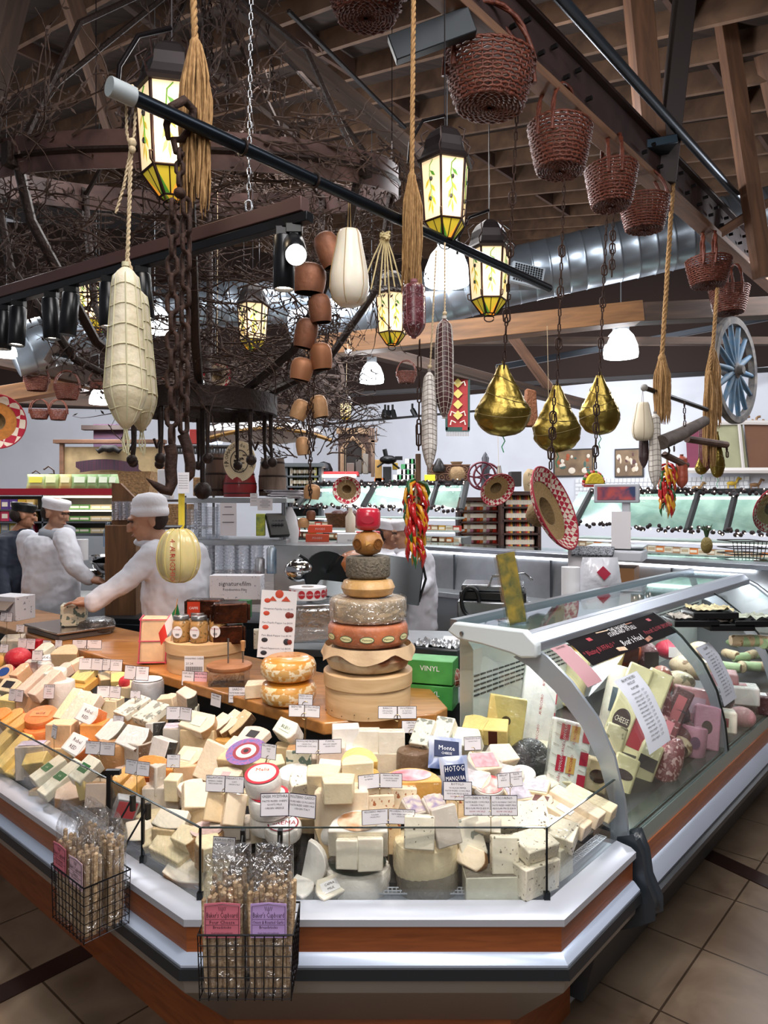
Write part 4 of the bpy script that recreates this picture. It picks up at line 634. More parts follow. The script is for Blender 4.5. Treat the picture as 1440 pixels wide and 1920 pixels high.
def lowpiece(px,py,s):
 sh=rnd.choice(['Wb','Wr','Wl','B']);pa=rnd.choice(list(CN));ri=rnd.choice(['rindtan','rindbrown','rindgrey','rindwhite']);an=(rnd.uniform(-40,40),rnd.uniform(0,14),rnd.uniform(-8,8))
 c=min(CARDS,key=lambda c:hypot(c[0]-px,(c[1]+30-py)*1.3));dx=px-c[0];dy=py-c[1]
 w='left of' if dx<-30 and abs(dx)>abs(dy)else 'right of' if dx>30 and abs(dx)>abs(dy)else 'in front of' if dy>0 else 'behind'
 lb='%s %s half buried %s the card reading %s'%(CN[pa],'block' if sh=='B' else 'wedge',w,c[6][0][0])
 if lb in seen:return
 seen.add(lb);cheese(sh,px,py,3.2,s,s*.8,s*.6,*an,pa,ri,lb)
for x in range(10,560,46):
 for k in range(4):
  y0=1235+x*.36 if x<300 else 1340+(x-300)*.30
  y1=1430+x*.53
  py=y0+(y1-y0)*(k+.5)/4.3+rnd.uniform(-8,8)
  if py>1600:continue
  lowpiece(x+rnd.uniform(-14,14),py,40+k*4)
for x in range(590,1080,52):
 for k in range(3):lowpiece(x+rnd.uniform(-14,14),1420+k*62+rnd.uniform(-8,8)-(x>900)*10,50)if not(k>1 and(620<x<860))else None
# ---------------------------------------------------------------- cheese tower on the counter
ZC=.88
def onC(px,py,z=ZC):Y=F*(H-z)/(py-HZ);return V(((px-720)/F*Y,Y,z))
TX,TY=(690-720)/F*2.62,2.62
PWOOD=wood('d8b78c','c09c70',(1.5,1.5,14),.5,.1,3)
def ringlathe(name,r,h,m,lb,z,cat='cheese wheel',e=.18,dx=0,rot=(0,0,0),parts=None,wrap=None,mid=1.0,n=48):
 mb=M();k=min(r,h)*e
 mb.lathe([(0,0),(r-k,0),(r-k*.3,k*.3),(r,k),(r*mid,h*.5),(r,h-k),(r-k*.3,h-k*.3),(r-k,h),(0,h)],n)
 return mb.out(name,m,None,(TX+dx,TY,z),rot,smooth=60,label=lb,cat=cat)
z=ZC+.001
o=empty('wooden_cheese_box',(TX,TY,z),0,'round pale wood cheese box at the bottom of the tower','box')
M().lathe([(0,0),(.156,0),(.158,.11),(.156,.115),(0,.115)],56).out('box_body',PWOOD,o,smooth=40)
M().lathe([(.15,.098),(.163,.098),(.164,.148),(.16,.15),(0,.15)],56).out('lid',PWOOD,o,smooth=40,bev=.002)
nl=M()
for i in range(9):a=R(200+i*18);nl.ball((.1605*cos(a),.1605*sin(a),.012+(i%2)*.01),.0022,6)
nl.out('nails',mat('6b5a48',.5,.6),o)
z+=.151
o=ringlathe('cheese_round',.158,.092,mat('a98d6c',.75,var=(9,.5),col2='d3c4a8',bump=(24,.5),wrap=.25,speck=(7,.58,'8d5533')),'mottled brown cheese wheel in torn paper, second from the bottom of the tower',z,e=.5)
pp=M();rnd=random.Random(4)
def ppf(u,v):
 a=2*pi*u;t=noise.noise(V((cos(a)*2,sin(a)*2,3)))*.02
 return((.158+.014*(1-v)+.006*sin(a*9)*(1-v))*cos(a),(.158+.014*(1-v)+.006*sin(a*9)*(1-v))*sin(a),.055+.04*v+t*(1-v)+.012*sin(a*5)*(1-v))
pp.grid(ppf,60,4);pp.out('wrapping_paper',mat('c7a985',.7,bump=(20,.6)),o,smooth=180)
z+=.094
o=ringlathe('cheese_round',.147,.083,mat('b5673f',.5,var=(14,.3),wrap=.6,bump=(30,.3)),'orange-red cheese wheel with a band of oval labels, third in the tower',z,e=.25)
ob=M()
for i in range(7):
 a=R(-150+i*30);X=T((.1485*cos(a),.1485*sin(a),.036),(0,0,a+pi/2));
 ob.lathe([(1,0),(1,.0008),(0,.0008)],20,0,X@T((0,0,0),(R(90),0,0))@Matrix.Diagonal((.026,.012,1,1)))
 ob.lathe([(1,0),(1,.0004),(0,.0004)],20,1,X@T((0,-.001,0),(R(90),0,0))@Matrix.Diagonal((.023,.0095,1,1)))
 ob.text('Matisse' if 0 else 'Mattone',.011,X@T((0,-.002,0),(R(90),0,0)),2,wmax=.036)
ob.out('oval_labels',[mat('3f5e44',.5),mat('dcd6a0',.5),mat('3a3327',.5)],o,smooth=0)
z+=.084
o=ringlathe('cheese_round',.142,.085,mat('b09a7c',.5,var=(20,.3),wrap=1.0,bump=(30,.2)),'tan cheese wheel in crinkled film, fourth in the tower',z,e=.2)
M().grid(lambda u,v:((.1425+.004*noise.noise(V((u*20,v*6,1))))*cos(2*pi*u),(.1425+.004*noise.noise(V((u*20,v*6,1))))*sin(2*pi*u),.005+.08*v),80,8).out('film_wrap',FILM,o,smooth=180)
z+=.086
o=ringlathe('cheese_round',.1,.07,mat('c79a5e',.45,var=(12,.2),wrap=.7),'golden round-edged cheese wheel, fifth in the tower',z,e=.5)
z+=.0705
o=ringlathe('cheese_round',.082,.078,mat('6f6658',.8,var=(60,.35),bump=(120,1)),'grey basket-textured cheese wheel, sixth in the tower',z,e=.12)
z+=.079
o=ringlathe('cheese_round',.058,.093,mat('b47a38',.45,var=(12,.25),wrap=.6),'amber cheese with a carved round emblem near the tower top',z,e=.75)
for a0 in(-130,-50):
 cv=M();a=R(a0);X=T((.0575*cos(a),.0575*sin(a),.045),(0,0,a+pi/2))@T((0,0,0),(R(90),0,0))
 cv.lathe([(.020,0),(.020,.003),(.017,.003),(.017,.001)],20,0,X);cv.lathe([(.009,0),(.009,.0025),(0,.0025)],8,0,X)
 for j in range(8):cv.box((.013*cos(j*pi/4),.013*sin(j*pi/4),.001),(.005,.003,.003),0,X)
 cv.out('carved_emblem',mat('7a4a1c',.6),o,smooth=40)
M().lathe([(.012,0),(.012,.001),(0,.001)],3,X=T((0,-.0585,.05),(R(90),0,0))).out('cut_notch',mat('d9a35a',.6),o)
z+=.0935
o=ringlathe('cheese_round',.046,.085,mat('c3263c',.3,coat=.6,wrap=0),'small bright red waxed cheese on top of the tower',z,e=.45)
M().lathe([(.024,0),(.024,.001),(0,.001)],24,X=T((0,-.0462,.04),(R(90),0,0))@Matrix.Diagonal((1,.6,1,1))).out('print',mat('a81c30',.4),o)
# ---------------------------------------------------------------- two orange patterned wheels
YM=mat('d08b2e',.4,var=(30,.35),col2='e9cf9a',wrap=.5)
c=V(((541-720)/F*2.70,2.70,ZC+.001))
for k,lb in((0,'lower orange patterned cheese wheel on the counter'),(1,'upper orange patterned cheese wheel with printed top')):
 mb=M();r,h=.105,.088
 mb.lathe([(0,0),(r-.03,0),(r-.008,.012),(r,.032),(r,.056),(r-.008,h-.012),(r-.03,h),(0,h)],48,mis=[0,0,1,2,1,0,0])
 o=mb.out('cheese_round',[mat('cf8a30',.35,coat=.6),mat('d59a45',.4,speck=(40,.5,'efd9ac'),wrap=.8),mat('d8a862',.4,speck=(50,.5,'f3e4c4'),wrap=.8)],None,c+V((0,0,k*.089)),smooth=60,label=lb,cat='cheese wheel')
 if k:t=M();t.text('Beemster' if 0 else 'Vlaskaas' if 0 else 'Kaas',.05,T((0,-.005,h+.0008),(0,0,.2)),0);t.out('printed_lettering',mat('a5661d',.5),o,smooth=0)
# ---------------------------------------------------------------- left part of the counter
c=onC(368,1268);c+=V((0,.17,0))
o=empty('wooden_cheese_box',c+V((0,0,.001)),0,'round pale wood box with barcode label under the jars','box')
M().lathe([(0,0),(.172,0),(.174,.1),(0,.1)],48).out('box_body',PWOOD,o,smooth=40)
M().lathe([(.168,.085),(.180,.085),(.180,.135),(.176,.137),(0,.137)],48).out('lid',PWOOD,o,smooth=40)
b=M();a=R(-92);X=T((.1815*cos(a),.1815*sin(a),.055),(0,0,a+pi/2));b.box((0,0,0),(.085,.001,.07),0,X);
for i in range(22):b.box((-.035+i*.0033,-.001,-.02),(.0012 if i%3 else.002,.001,.018),1,X)
b.text('21.24',.014,X@T((-.02,-.001,.002),(R(90),0,0)),1);b.text('WINNIMERE CHEESE',.009,X@T((0,-.001,.024),(R(90),0,0)),1)
b.out('barcode_label',[WHITE,INK],o,smooth=0)
zb=c.z+.139;bc=c
MUST=mat('b08a55',.35,speck=(90,.6,'6f5a2f'),coat=.5)
def jar(loc,lb,ry=0):
 o=empty('mustard_jar',loc,ry,lb,'jar','glass jars of wholegrain mustard')
 M().lathe([(0,0),(.033,0),(.038,.006),(.04,.03),(.04,.075),(.037,.09),(.031,.097),(.031,.103),(0,.103)],28).out('glass_body',MUST,o,smooth=60)
 M().lathe([(0,.118),(.033,.118),(.035,.116),(.035,.101),(.033,.1)],28).out('lid',mat('9b9c9c',.3,.9),o,smooth=50)
 t=M();t.lathe([(.023,0),(.023,.0008),(0,.0008)],24,0,T((0,-.0405,.048),(R(90),0,0))@Matrix.Diagonal((1,1.15,1,1)))
 t.text('MUSTARD',.008,T((0,-.042,.06),(R(90),0,0)),1)
 for i in range(8):t.box((-.008+i*.0022,-.0418,.037),(.001,.0005,.01),2)
 t.out('label',[WHITE,REDINK,INK],o,smooth=0);return o
for dx,dy,lb in((-.085,-.10,'mustard jar with round label, nearest the paper flag'),(-.002,-.115,'mustard jar in the middle of the front row'),(.075,-.085,'mustard jar at the right end of the front row'),(-.03,-.02,'mustard jar standing behind the front row'),(.05,.0,'mustard jar at the back beside the coffee packs')):
 jar((bc.x+dx,bc.y+dy,zb),lb,rnd.uniform(-.3,.3))
# little Italian flag
o=empty('paper_flag',(bc.x-.135,bc.y-.09,zb),0,'small folded green, white and red paper flag on a toothpick','flag')
M().tube([(0,0,-.0),(.03,0,.19)],.0018,6).out('stick',mat('b98a52',.6),o)
fl=M()
for i,(x0,x1)in enumerate(((0,1/3),(1/3,2/3),(2/3,1))):
 fl.grid(lambda u,v:((.03-.085*(x0+(x1-x0)*u))*1+.012*v,.008*sin(6*(x0+(x1-x0)*u)),.165-.13*(x0+(x1-x0)*u)-.055*v),6,4,i)
fl.out('cloth',[mat('14703f',.6),WHITE,mat('d7352a',.6)],o,smooth=180)
# foil coffee bricks, net cheese
CF=mat('5d3320',.22,.75,bump=(22,.9),var=(12,.5),col2='241009')
def brick(px,py,Y,w,h,lb,ry,lab=True):
 c=P(px,py,Y);o=empty('coffee_pack',c,ry,lb,'coffee pack');b=M();b.box((0,0,0),(w,.08,h));b.out('foil_body',CF,o,bev=.008,seg=3)
 e=M();[e.box((s*w*.5,0,0),(.012,.05,h*.8),rot=(0,0,.3*s))for s in(-1,1)];e.out('crimped_end',CF,o,bev=.003)
 if lab:
  t=M();t.box((-w*.25,-.042,0),(.06,.001,h*.8),0,rot=(0,R(0),0));t.text('CAFFE',.016,T((-w*.25,-.0435,.005),(R(90),0,0)),1);t.out('label',[mat('b5381f',.4),WHITE],o,smooth=0)
brick(385,1140,3.28,.16,.085,'copper foil coffee pack with red label behind the jars',-.1);brick(432,1148,3.2,.15,.09,'top copper foil coffee pack at the right of the stack',.25,False);brick(428,1188,3.2,.13,.085,'lower copper foil coffee pack under the right one',.2,False)
c=onC(283,1247)+V((0,.05,.09));NETM=mat('eacaa0',.5,var=(12,.15),wrap=.6)
o=M().box((0,0,0),(.125,.10,.215)).out('netted_cheese',NETM,None,c+V((0,0,.02)),(0,R(3),.2),bev=.016,seg=3,label='upright cheese block tied in red net beside the round wood box',cat='cheese')
n_=M()
for z_ in(-.1,0,.1):n_.tube([(-.066,-.053,z_),(.066,-.053,z_+.004),(.066,.053,z_),(-.066,.053,z_)],.0028,6,closed=True)
for x_ in(-.06,.06):n_.tube([(x_,-.053,-.105),(x_,-.054,.107),(x_,.05,.107)],.0028,6)
n_.out('red_net',mat('d4506a',.6),o)
# board with girolle pins over clear box
c=onC(421,1292)+V((0,.09,0));o=empty('cheese_curler',c,0,'round wooden board with two upright pins on a clear box','cheese curler')
b=M();b.box((0,0,.03),(.15,.12,.06));b.out('clear_box',clear((.85,.85,.86),.15,.1,.3,.4),o)
M().lathe([(0,.062),(.088,.062),(.094,.068),(.094,.08),(.086,.085),(0,.085)],40).out('board',wood('b98058','96603c',(2,9,2),.5,0,3),o,smooth=50)
b=M();b.tube([(-.005,0,.085),(-.005,0,.19)],.0035,8);b.tube([(.055,.01,.085),(.055,.01,.14)],.003,8);b.out('pins',STEEL,o)
M().lathe([(.008,0),(.009,.03),(.011,.035),(.011,.042),(0,.045)],14,X=T((.055,.01,.135))).out('handle',mat('c08f5c',.5),o)
c=onC(478,1312);b=M().prism([(-.05,-.03),(.04,-.03),(.05,.04),(-.03,.05)],0,.055);b.out('cheese_wedge',[pm('cream')],None,c+V((0,.04,.001)),(0,0,.3),bev=.004,label='cream cheese wedge on the counter beside the orange wheels',cat='cheese')
b=M().box((0,0,.05),(.07,.05,.10)).out('cheese_block',[pm('speck')],None,onC(405,1240)+V((.16,.30,.0)),(0,0,.2),bev=.004,label='wrapped speckled block standing behind the cheese wedge on the counter',cat='cheese')
# steel scale plate with blue cheese, black cheese, carton
c=P(118,1185,4.0);c.z=ZC
o=empty('weighing_scale',c+V((-.02,.12,0)),yaw(dL)+pi,'low stainless weighing scale on the wooden counter','scale')
M().box((0,0,.015),(.42,.30,.03)).out('scale_base',mat('6d6a68',.4,.6),o,bev=.004);M().box((0,0,.042),(.45,.33,.012)).out('weighing_plate',mat('a79c94',.25,.9),o,bev=.003)
M().box((0,0,0),(.135,.12,.125)).out('cheese_block',[pm('blue'),pm('rindgrey')],None,c+V((.02,.10,.112)),(0,0,.3),bev=.008,label='big blue-veined cheese block held down on the weighing scale',cat='cheese')
c=onC(168,1192)+V((0,.09,0));o=M().lathe([(0,0),(.09,0),(.105,.02),(.108,.05),(.098,.075),(.07,.085),(0,.085)],32).out('cheese_round',mat('33302e',.4,var=(14,.4),wrap=1.0),None,c,smooth=60,label='dark round cheese in film beside the weighing scale',cat='cheese wheel')
def carton(name,px,py,Y,w,d,h,ry,lb,m,txt,tm,cat='box',flap=False,ts=.03):
 c=P(px,py,Y);o=empty(name,c,ry,lb,cat);b=M();b.box((0,0,h/2),(w,d,h));b.out('carton_body',m,o,bev=.002,seg=1)
 t=M()
 for i,s_ in enumerate(txt):t.text(s_,ts if i==0 else ts*.55,T((0,-d/2-.0012,h*.66-i*ts*.9),(R(90),0,0)),0,wmax=w*.85)
 if flap:t.box((0,-d/2-.001,h*.3),(w*.4,.001,h*.12),0)
 t.out('print',tm,o,smooth=0);return o
o=carton('film_carton',24,1160,4.05,.19,.14,.135,-.35,'white speckled plastic film carton at the left end of the counter',mat('d9d7dc',.5,speck=(60,.66,'8a8a96')),['signature','film'],mat('4a3a3c',.5),flap=True)
M().prism([(-.095,-.07),(.095,-.07),(.095,-.0),(-.095,-.0)],.135,.1355).out('open_flap',mat('8f7d70',.5),o,rot=(R(35),0,0),loc=(0,0,-.0))
# price sign board with product pictures
o=empty('price_list_board',P(520,1228,3.1),.12,'upright white price list with red spice pictures','sign');X=T((0,0,.135),(R(-6),R(4),0));b=M();b.box((0,0,0),(.155,.004,.29),0,X);b.out('board',WHITE,o,smooth=0)
b=M()
for i,zz in enumerate((.10,.045,-.015,-.07,-.125)):
 m=0 if i<3 else 2
 b.ball((-.05,-.003,zz),(.014,.002,.010),10,m,X)
 if i:b.ball((.045,-.003,zz-.005),(.014,.002,.014),12,1 if i<3 else 2,X);b.ball((.058,-.004,zz-.005),(.011,.002,.011),12,1,X)
 b.text(['Saffron','Hungarian Paprika 1oz $3.99','Pure Piquillo Pepper 1oz $4.99','Pure Black Pepper 1oz $3.99','Mixed Peppercorn 1oz $4.99'][i],.011,X@T((0,-.003,zz+.02),(R(90),0,0)),3,wmax=.13)
b.prism([(-.045,0),(-.01,0),(-.028,.02)],0,.002,0,X@T((0,-.003,.10),(R(90),0,0)));b.prism([(.01,0),(.05,0),(.03,.022)],0,.002,0,X@T((0,-.003,.10),(R(90),0,0)));b.ball((0,-.003,.13),(.018,.002,.018),14,0,X)
b.out('pictures',[mat('c4472c',.5),mat('7c2a1e',.5),mat('2a2830',.5),mat('4b4660',.5)],o,smooth=0)
# cards standing on the counter or fixed to its edge
def ccard(px,py,w,h,yl,cl,lb,Y,stemz=None,pinks=()):
 c=P(px,py,Y);k=Y/F;w*=k;h*=k;o=empty('price_card_holder',c,0,lb,'price card');nn=len(cl)
 b,q=M(),M()
 for i,ln in enumerate(cl):
  X=T((0,0,0),(R(-6),0,R(yl[i])))@T(((i-(nn-1)/2)*w*1.01,0,0));b.box((0,0,0),(w,.0012,h),0,X);b.box((0,-.0009,0),(w*.95,.0006,h*.93),2 if i in pinks else 1,X);zz=h*.34
  for j,s_ in enumerate(ln):q.text(s_,h*(.2 if j==0 else.13),X@T((0,-.0018,zz),(R(90),0,0)),0,wmax=w*.88);zz-=h*(.22 if j==0 else.17)
 b.out('card',[mat('1d1730',.5),PAPER,PINK],o,smooth=0);q.out('lettering',INK,o,smooth=0)
 if stemz is not None:s=M();s.tube([(0,.002,-h*.3),(0,.002,stemz-c.z+.002)],.0012,5);s.tube([(.011*cos(i*pi/8),-.003,-h*.42+.011*sin(i*pi/8))for i in range(16)],.001,4,closed=True);s.out('wire_holder',mat('a08a62',.3,.9),o)
def deckz(px,Y):return deck(P(px,1200,Y))
ccard(745,1336,36,23,[-2,2],[['BIANCO','SEMI DRAINED','ORIGIN ITALY'],['MOLITERNO','AL TARTUFO','ORIGIN ITALY']],'twin price card reading BIANCO before the round wood box',2.42,.76)
ccard(773,1363,40,23,[0],[['CERTALTO','CLERMONT','ORIGIN ITALY']],'price card reading CERTALTO just below the BIANCO card',2.40,.76)
ccard(573,1312,28,20,[-10],[['MEZZO SECCO','ORIGIN CALIFORNIA']],'price card reading MEZZO SECCO before the orange wheels',2.50,.8)
ccard(571,1333,30,22,[-4,-12],[['BEEMSTER','AGED'],['BUFFALO MOZZA','ORIGIN ITALY']],'twin price card reading BEEMSTER under the MEZZO SECCO card'.replace('BEEMSTER','AGED GOAT'),2.46,.78)
ccard(445,1303,34,30,[-4],[['SARDO','PASTEURIZED SHEEPS','AGED 3 MONTHS','NOW ON SALE','$10.99 LB']],'price card reading SARDO before the clear box',2.80,.76)
ccard(364,1273,26,28,[-16,-10],[['OSSAU IRATY','FRANCE'],['BRIE DE MEAUX','NOW ON SALE']],'twin card reading OSSAU IRATY and BRIE, one pinkish',3.02,.78,pinks=(1,))
ccard(405,1313,32,24,[-41],[['RED HARD','SPANISH CHEESE']],'white card reading RED HARD SPANISH CHEESE on the counter edge',2.81)
ccard(163,1208,28,16,[-4,-2],[['GRANA','PADANO'],['ROMANO','LOCATELLI']],'twin card reading GRANA standing on the back counter edge',3.65,.8)
ccard(12,1157,14,17,[-20,-18],[['FETA','GREECE'],['FETA','FRANCE']],'twin card reading FETA before the white speckled carton',3.9,.8);ccard(38,1178,18,14,[-14],[['RICOTTA','SALATA']],'price card reading RICOTTA left of the weighing scale',3.85,.8)
# ---------------------------------------------------------------- wire baskets with breadstick bags
def wbasket(loc,ry,w,d,h,lb,bags):
 o=empty('wire_basket',loc,ry,lb,'wire basket');b=M()
 def loop(z,k=1,r=.0022):b.tube([(-w/2*k,-d/2*k,z),(w/2*k,-d/2*k,z),(w/2*k,d/2*k,z),(-w/2*k,d/2*k,z)],r,5,closed=True)
 n=6
 for i in range(n+1):loop(h*i/n,.96+.04*i/n,.0012 if i<n else.0024)
 nx=int(w/.021)
 for i in range(nx+1):
  x=(-.5+i/nx)*w
  for s in(-1,1):b.tube([(x*.96,s*d/2*.96,-.004),(x,s*d/2,h)],.0013,4)
  b.tube([(x*.96,-d/2*.96,0),(x*.96,d/2*.96,0)],.0013,4)
 ny=int(d/.021)
 for i in range(1,ny):y=(-.5+i/ny)*d;[b.tube([(s*w/2*.96,y*.96,0),(s*w/2,y,h)],.0013,4)for s in(-1,1)]
 b.out('wire_mesh',mat('1d1c20',.35,.7),o)
 hk=M()
 for x in(-.22,.22):hk.tube([(x*w,d/2,h),(x*w,d/2+.02,h+.05),(x*w,d/2+.06,h+.10),(x*w,d/2+.085,h+.135)],.003,5);hk.box((x*w,d/2+.083,h+.115),(.012,.014,.045))
 hk.out('hook',BLACK,o)
 Rm=Matrix.Rotation(ry,4,'Z')
 for bi,(x,y,bw,bh,col,tcol,lines,lb2)in enumerate(bags):
  bo=empty('breadstick_bag',V(loc)+(Rm@V((x,y,.004))),ry,lb2,'bag of breadsticks')
  s=M();rn=random.Random(bi*7+int(w*1000));nn=17
  for i in range(nn):
   xx=(-.5+(i+.5)/nn)*bw*.86;yy=(-.018,0,.016)[i%3];hh=bh*.74+rn.uniform(-.015,.012);dx=rn.uniform(-.012,.012)
   s.tube([(xx,yy,.004),(xx+dx*.3,yy,hh*.35),(xx+dx*.8,yy,hh*.7),(xx+dx,yy,hh-.004),(xx+dx,yy,hh)],[.0052,.0062,.0058,.006,.002],7)
  s.out('breadsticks',mat('a5845e',.8,var=(60,.35),bump=(90,.5),col2='d9bf9c'),bo,kind='stuff')
  f=M()
  def bf(u,v):
   a=2*pi*u;px_,py_=cos(a),sin(a);e=4;q=(abs(px_)**e+abs(py_)**e)**(-1/e);top=max(0,(v-.84)/.16)
   th=.030*(1-top*.85);ww=bw/2*(1-.0*top+.05*sin(v*40)*.15*top)
   return(px_*q*ww,py_*q*th+.004*noise.noise(V((u*12,v*9,bi))),bh*v+(.012*noise.noise(V((u*5,bi,2)))if v>.95 else 0))
  f.grid(bf,40,16);f.out('clear_film',FILM,bo,smooth=180)
  if lines:
   l=M();zc=bh*.57;lw,lh=bw*.86,bh*.26;l.prism([(-lw/2,-lh/2),(lw/2,-lh/2),(lw/2,lh/2*.92),(0,lh/2),(-lw/2,lh/2*.92)],0,.001,0,T((0,-.033,zc),(R(90),0,0)))
   X=T((0,-.0348,zc),(R(90),0,0));l.tube([(-lw*.46,-lh*.45,0),(lw*.46,-lh*.45,0),(lw*.46,lh*.4,0),(0,lh*.45,0),(-lw*.46,lh*.4,0)],.0006,4,1,X,closed=True)
   for k,(t_,zz,sz)in enumerate((('\\\\|//',.32,.013),(lines[0],.14,.0165),(lines[1],-.06,.011),(lines[2],-.2,.009),('fresh baked breadsticks',-.36,.005))):l.text(t_,sz,X@T((0,lh*zz,0)),1,wmax=lw*.86)
   for zz in(.03,-.13):l.box((0,lh*zz,0),(lw*.9,.0006,.0004),1,X)
   l.out('paper_label',[col,tcol],bo,smooth=0)
PKL=mat('d9788a',.5);VIL=mat('c6a6e2',.5);LPK=mat('dcbcca',.5);DI2=mat('33222e',.5)
YB=1.655;w=m_(172,YB)
wbasket(P(470,1838,YB),0,w,.13,.145,'black wire basket with pink and violet labelled bags at the front corner',[(-.052,-.03,.094,.305,PKL,DI2,["Baker's Cupboard",'Four Cheese','Breadsticks'],'breadstick bag with a pink label in the front wire basket'),(.052,-.03,.094,.305,VIL,DI2,["Baker's Cupboard",'Onion & Roasted Garlic','Breadsticks'],'breadstick bag with a violet label in the front wire basket'),(-.05,.035,.09,.30,None,None,None,'plain breadstick bag standing behind the pink-labelled one'),(.05,.035,.09,.30,None,None,None,'plain breadstick bag standing behind the violet-labelled one')])
# on the left wing
ryl=atan2(-.661,.75)
def offpt(px,o_):
 k=(px-720)/F;g=GA-nL*o_;t=(g.x-k*g.y)/(k*dL.y-dL.x);return g+dL*t
c=offpt(170,.15);c.z=.50
wbasket(c,ryl,.19,.13,.145,'black wire basket with pale breadsticks hung on the left glass',[(-.048,-.03,.088,.30,PKL,DI2,["Baker's Cupboard",'Rosemary','Breadsticks'],'breadstick bag with a pink label in the left wire basket'),(.046,-.03,.088,.29,LPK,DI2,["Baker's Cupboard",'Classic','Breadsticks'],'breadstick bag with a pale lilac label in the left wire basket'),(-.046,.034,.088,.30,None,None,None,'breadstick bag at the back left of the left wire basket'),(.046,.034,.088,.30,None,None,None,'breadstick bag at the back right of the left wire basket')])
# ---------------------------------------------------------------- hanging things
def thing(name,c,lb,cat,rz=0,group=None):return empty(name,c,rz,lb,cat,group)
def link(mb,X,L,W,r,mi=0,n=10,k=5):
 pts=[]
 for i in range(n):
  a=2*pi*i/n;x=cos(a)*(W/2-r);z=sin(a)*(W/2-r);z+=(L/2-W/2)*(1 if sin(a)>0 else-1);pts.append((x,0,z))
 mb.tube(pts,r,k,mi,X,closed=True)
def chain(mb,a,b,L=.04,W=.022,r=.003,n=10,k=5,tw=0):
 a,b=V(a),V(b);d=b-a;N=max(1,int(d.length/(L-2.2*r)));q=d.normalized().to_track_quat('Z','Y').to_matrix().to_4x4()
 for i in range(N):
  link(mb,Matrix.Translation(a+d*((i+.5)/N))@q@Matrix.Rotation((i%2)*pi/2+tw,4,'Z'),L,W,r,0,n,k)
def rope(mb,a,b,r,strands=3,pitch=None,n=5):
 a,b=V(a),V(b);d=b-a;L=d.length;d.normalize();u=d.orthogonal().normalized();w=d.cross(u);pitch=pitch or r*7;N=max(6,int(L/pitch*7))
 for s in range(strands):
  mb.tube([a+d*(L*i/N)+(u*cos(2*pi*(L*i/N/pitch+s/strands))+w*sin(2*pi*(L*i/N/pitch+s/strands)))*r*.52 for i in range(N+1)],r*.55,n)
def tassel(mb,top,L,r,seed,n=70,wav=.06):
 rn=random.Random(seed);top=V(top)
 for i in range(n):
  a=rn.uniform(0,2*pi);q=sqrt(rn.random())*r;ll=L*rn.uniform(.82,1.04);pts=[];ph=rn.uniform(0,6)
  for j in range(9):
   t=j/8;k=min(1,.35+t*2.2)*(1+.12*sin(t*7+ph));pts.append(top+V((cos(a)*q*k+wav*r*sin(t*9+ph),sin(a)*q*k+wav*r*cos(t*8+ph),-ll*t)))
  mb.tube(pts,[r*.09]*8+[r*.03],4)
# pipe with end cap
PA=P(228,172,1.9);PB=PA+dR*2.35;PB.z=PA.z
def pipept(px):k=(px-720)/F;t=(k*PA.y-PA.x)/(dR.x-k*dR.y);return PA+dR*t
o=thing('hanging_pipe',PA,'black iron pipe with grey plastic end cap carrying ropes and cheeses','pipe')
M().tube([(0,0,0),PB-PA],.0205,16).out('pipe',mat('1d242c',.3,.75),o,smooth=60)
M().tube([-dR*.035,dR*.035],.026,18).out('end_cap',mat('9da5a8',.5),o,smooth=60)
for px in(455,590):
 c=pipept(px)-PA;M().tube([c+V((.0,0,0))+(nR*cos(a)+V((0,0,1))*sin(a))*.024 for a in[i*pi/6 for i in range(12)]],.005,5,closed=True).out('ring',IRON,o)
# provolones in string
def netted(name,c,L,rt,rb,m,ms,lb,cat,tail=.07,rings=8,verts=8,ry=0,tilt=0,sr=.0018,belly=.75):
 o=thing(name,c,lb,cat,ry);X=T((0,0,0),(0,tilt,0))
 def rad(t):
  r=rt+(rb-rt)*min(1,t/belly);e=min(1,t/.07)**.5;f=min(1,(1-t)/.22)**.55;return max(.004,r*e*f)
 ts=[0,.01,.03,.06,.1]+[.1+.9*i/22 for i in range(1,22)]+[.985,1]
 M().lathe([(rad(t)*(1+.03*noise.noise(V((t*9,L*30,1)))),-L*t)for t in ts][::-1],24,X=X).out('casing',m,o,smooth=180)
 s=M()
 for i in range(1,rings):t=i/rings;s.tube([(rad(t)*1.02*cos(a),rad(t)*1.02*sin(a),-L*t+.004*sin(3*a))for a in[2*pi*k/20 for k in range(20)]],sr,4,X=X,closed=True)
 for k in range(verts):a=2*pi*k/verts;s.tube([(rad(t)*1.03*cos(a+.15*t),rad(t)*1.03*sin(a+.15*t),-L*t)for t in[j/16 for j in range(17)]],sr,4,X=X)
 for k in range(6):a=k*pi/3;s.tube([(.004*cos(a),.004*sin(a),-L),(.010*cos(a+1),.010*sin(a+1),-L-tail*.5),(.007*cos(a+2),.007*sin(a+2),-L-tail*(.8+.05*k))],sr,4,X=X)
 s.tube([(0,0,0),(0,0,.012)],rt*.35,8,X=X);s.out('string_net',ms,o,smooth=60);return o
PROV=mat('e8dec6',.5,var=(6,.18),col2='d6c8a4',bump=(30,.5),wrap=.2,sss=.1);PSTR=mat('cfc9a6',.8)
Y=1.95
netted('string_tied_cheese',P(236,500,Y),m_(305,Y),m_(22,Y),m_(38,Y),PROV,PSTR,'long pale string-tied cheese hanging in front of its twin','cheese',ry=.3)
netted('string_tied_cheese',P(254,540,2.06),m_(268,2.06),m_(20,2.06),m_(30,2.06),PROV,PSTR,'shorter long pale string-tied cheese hanging behind its twin','cheese',ry=1,tilt=R(-3))
o=thing('twine_hanger',P(248,178,1.92),'knotted jute twine hanging from the pipe cap end','rope');b=M();O=P(248,178,1.92)
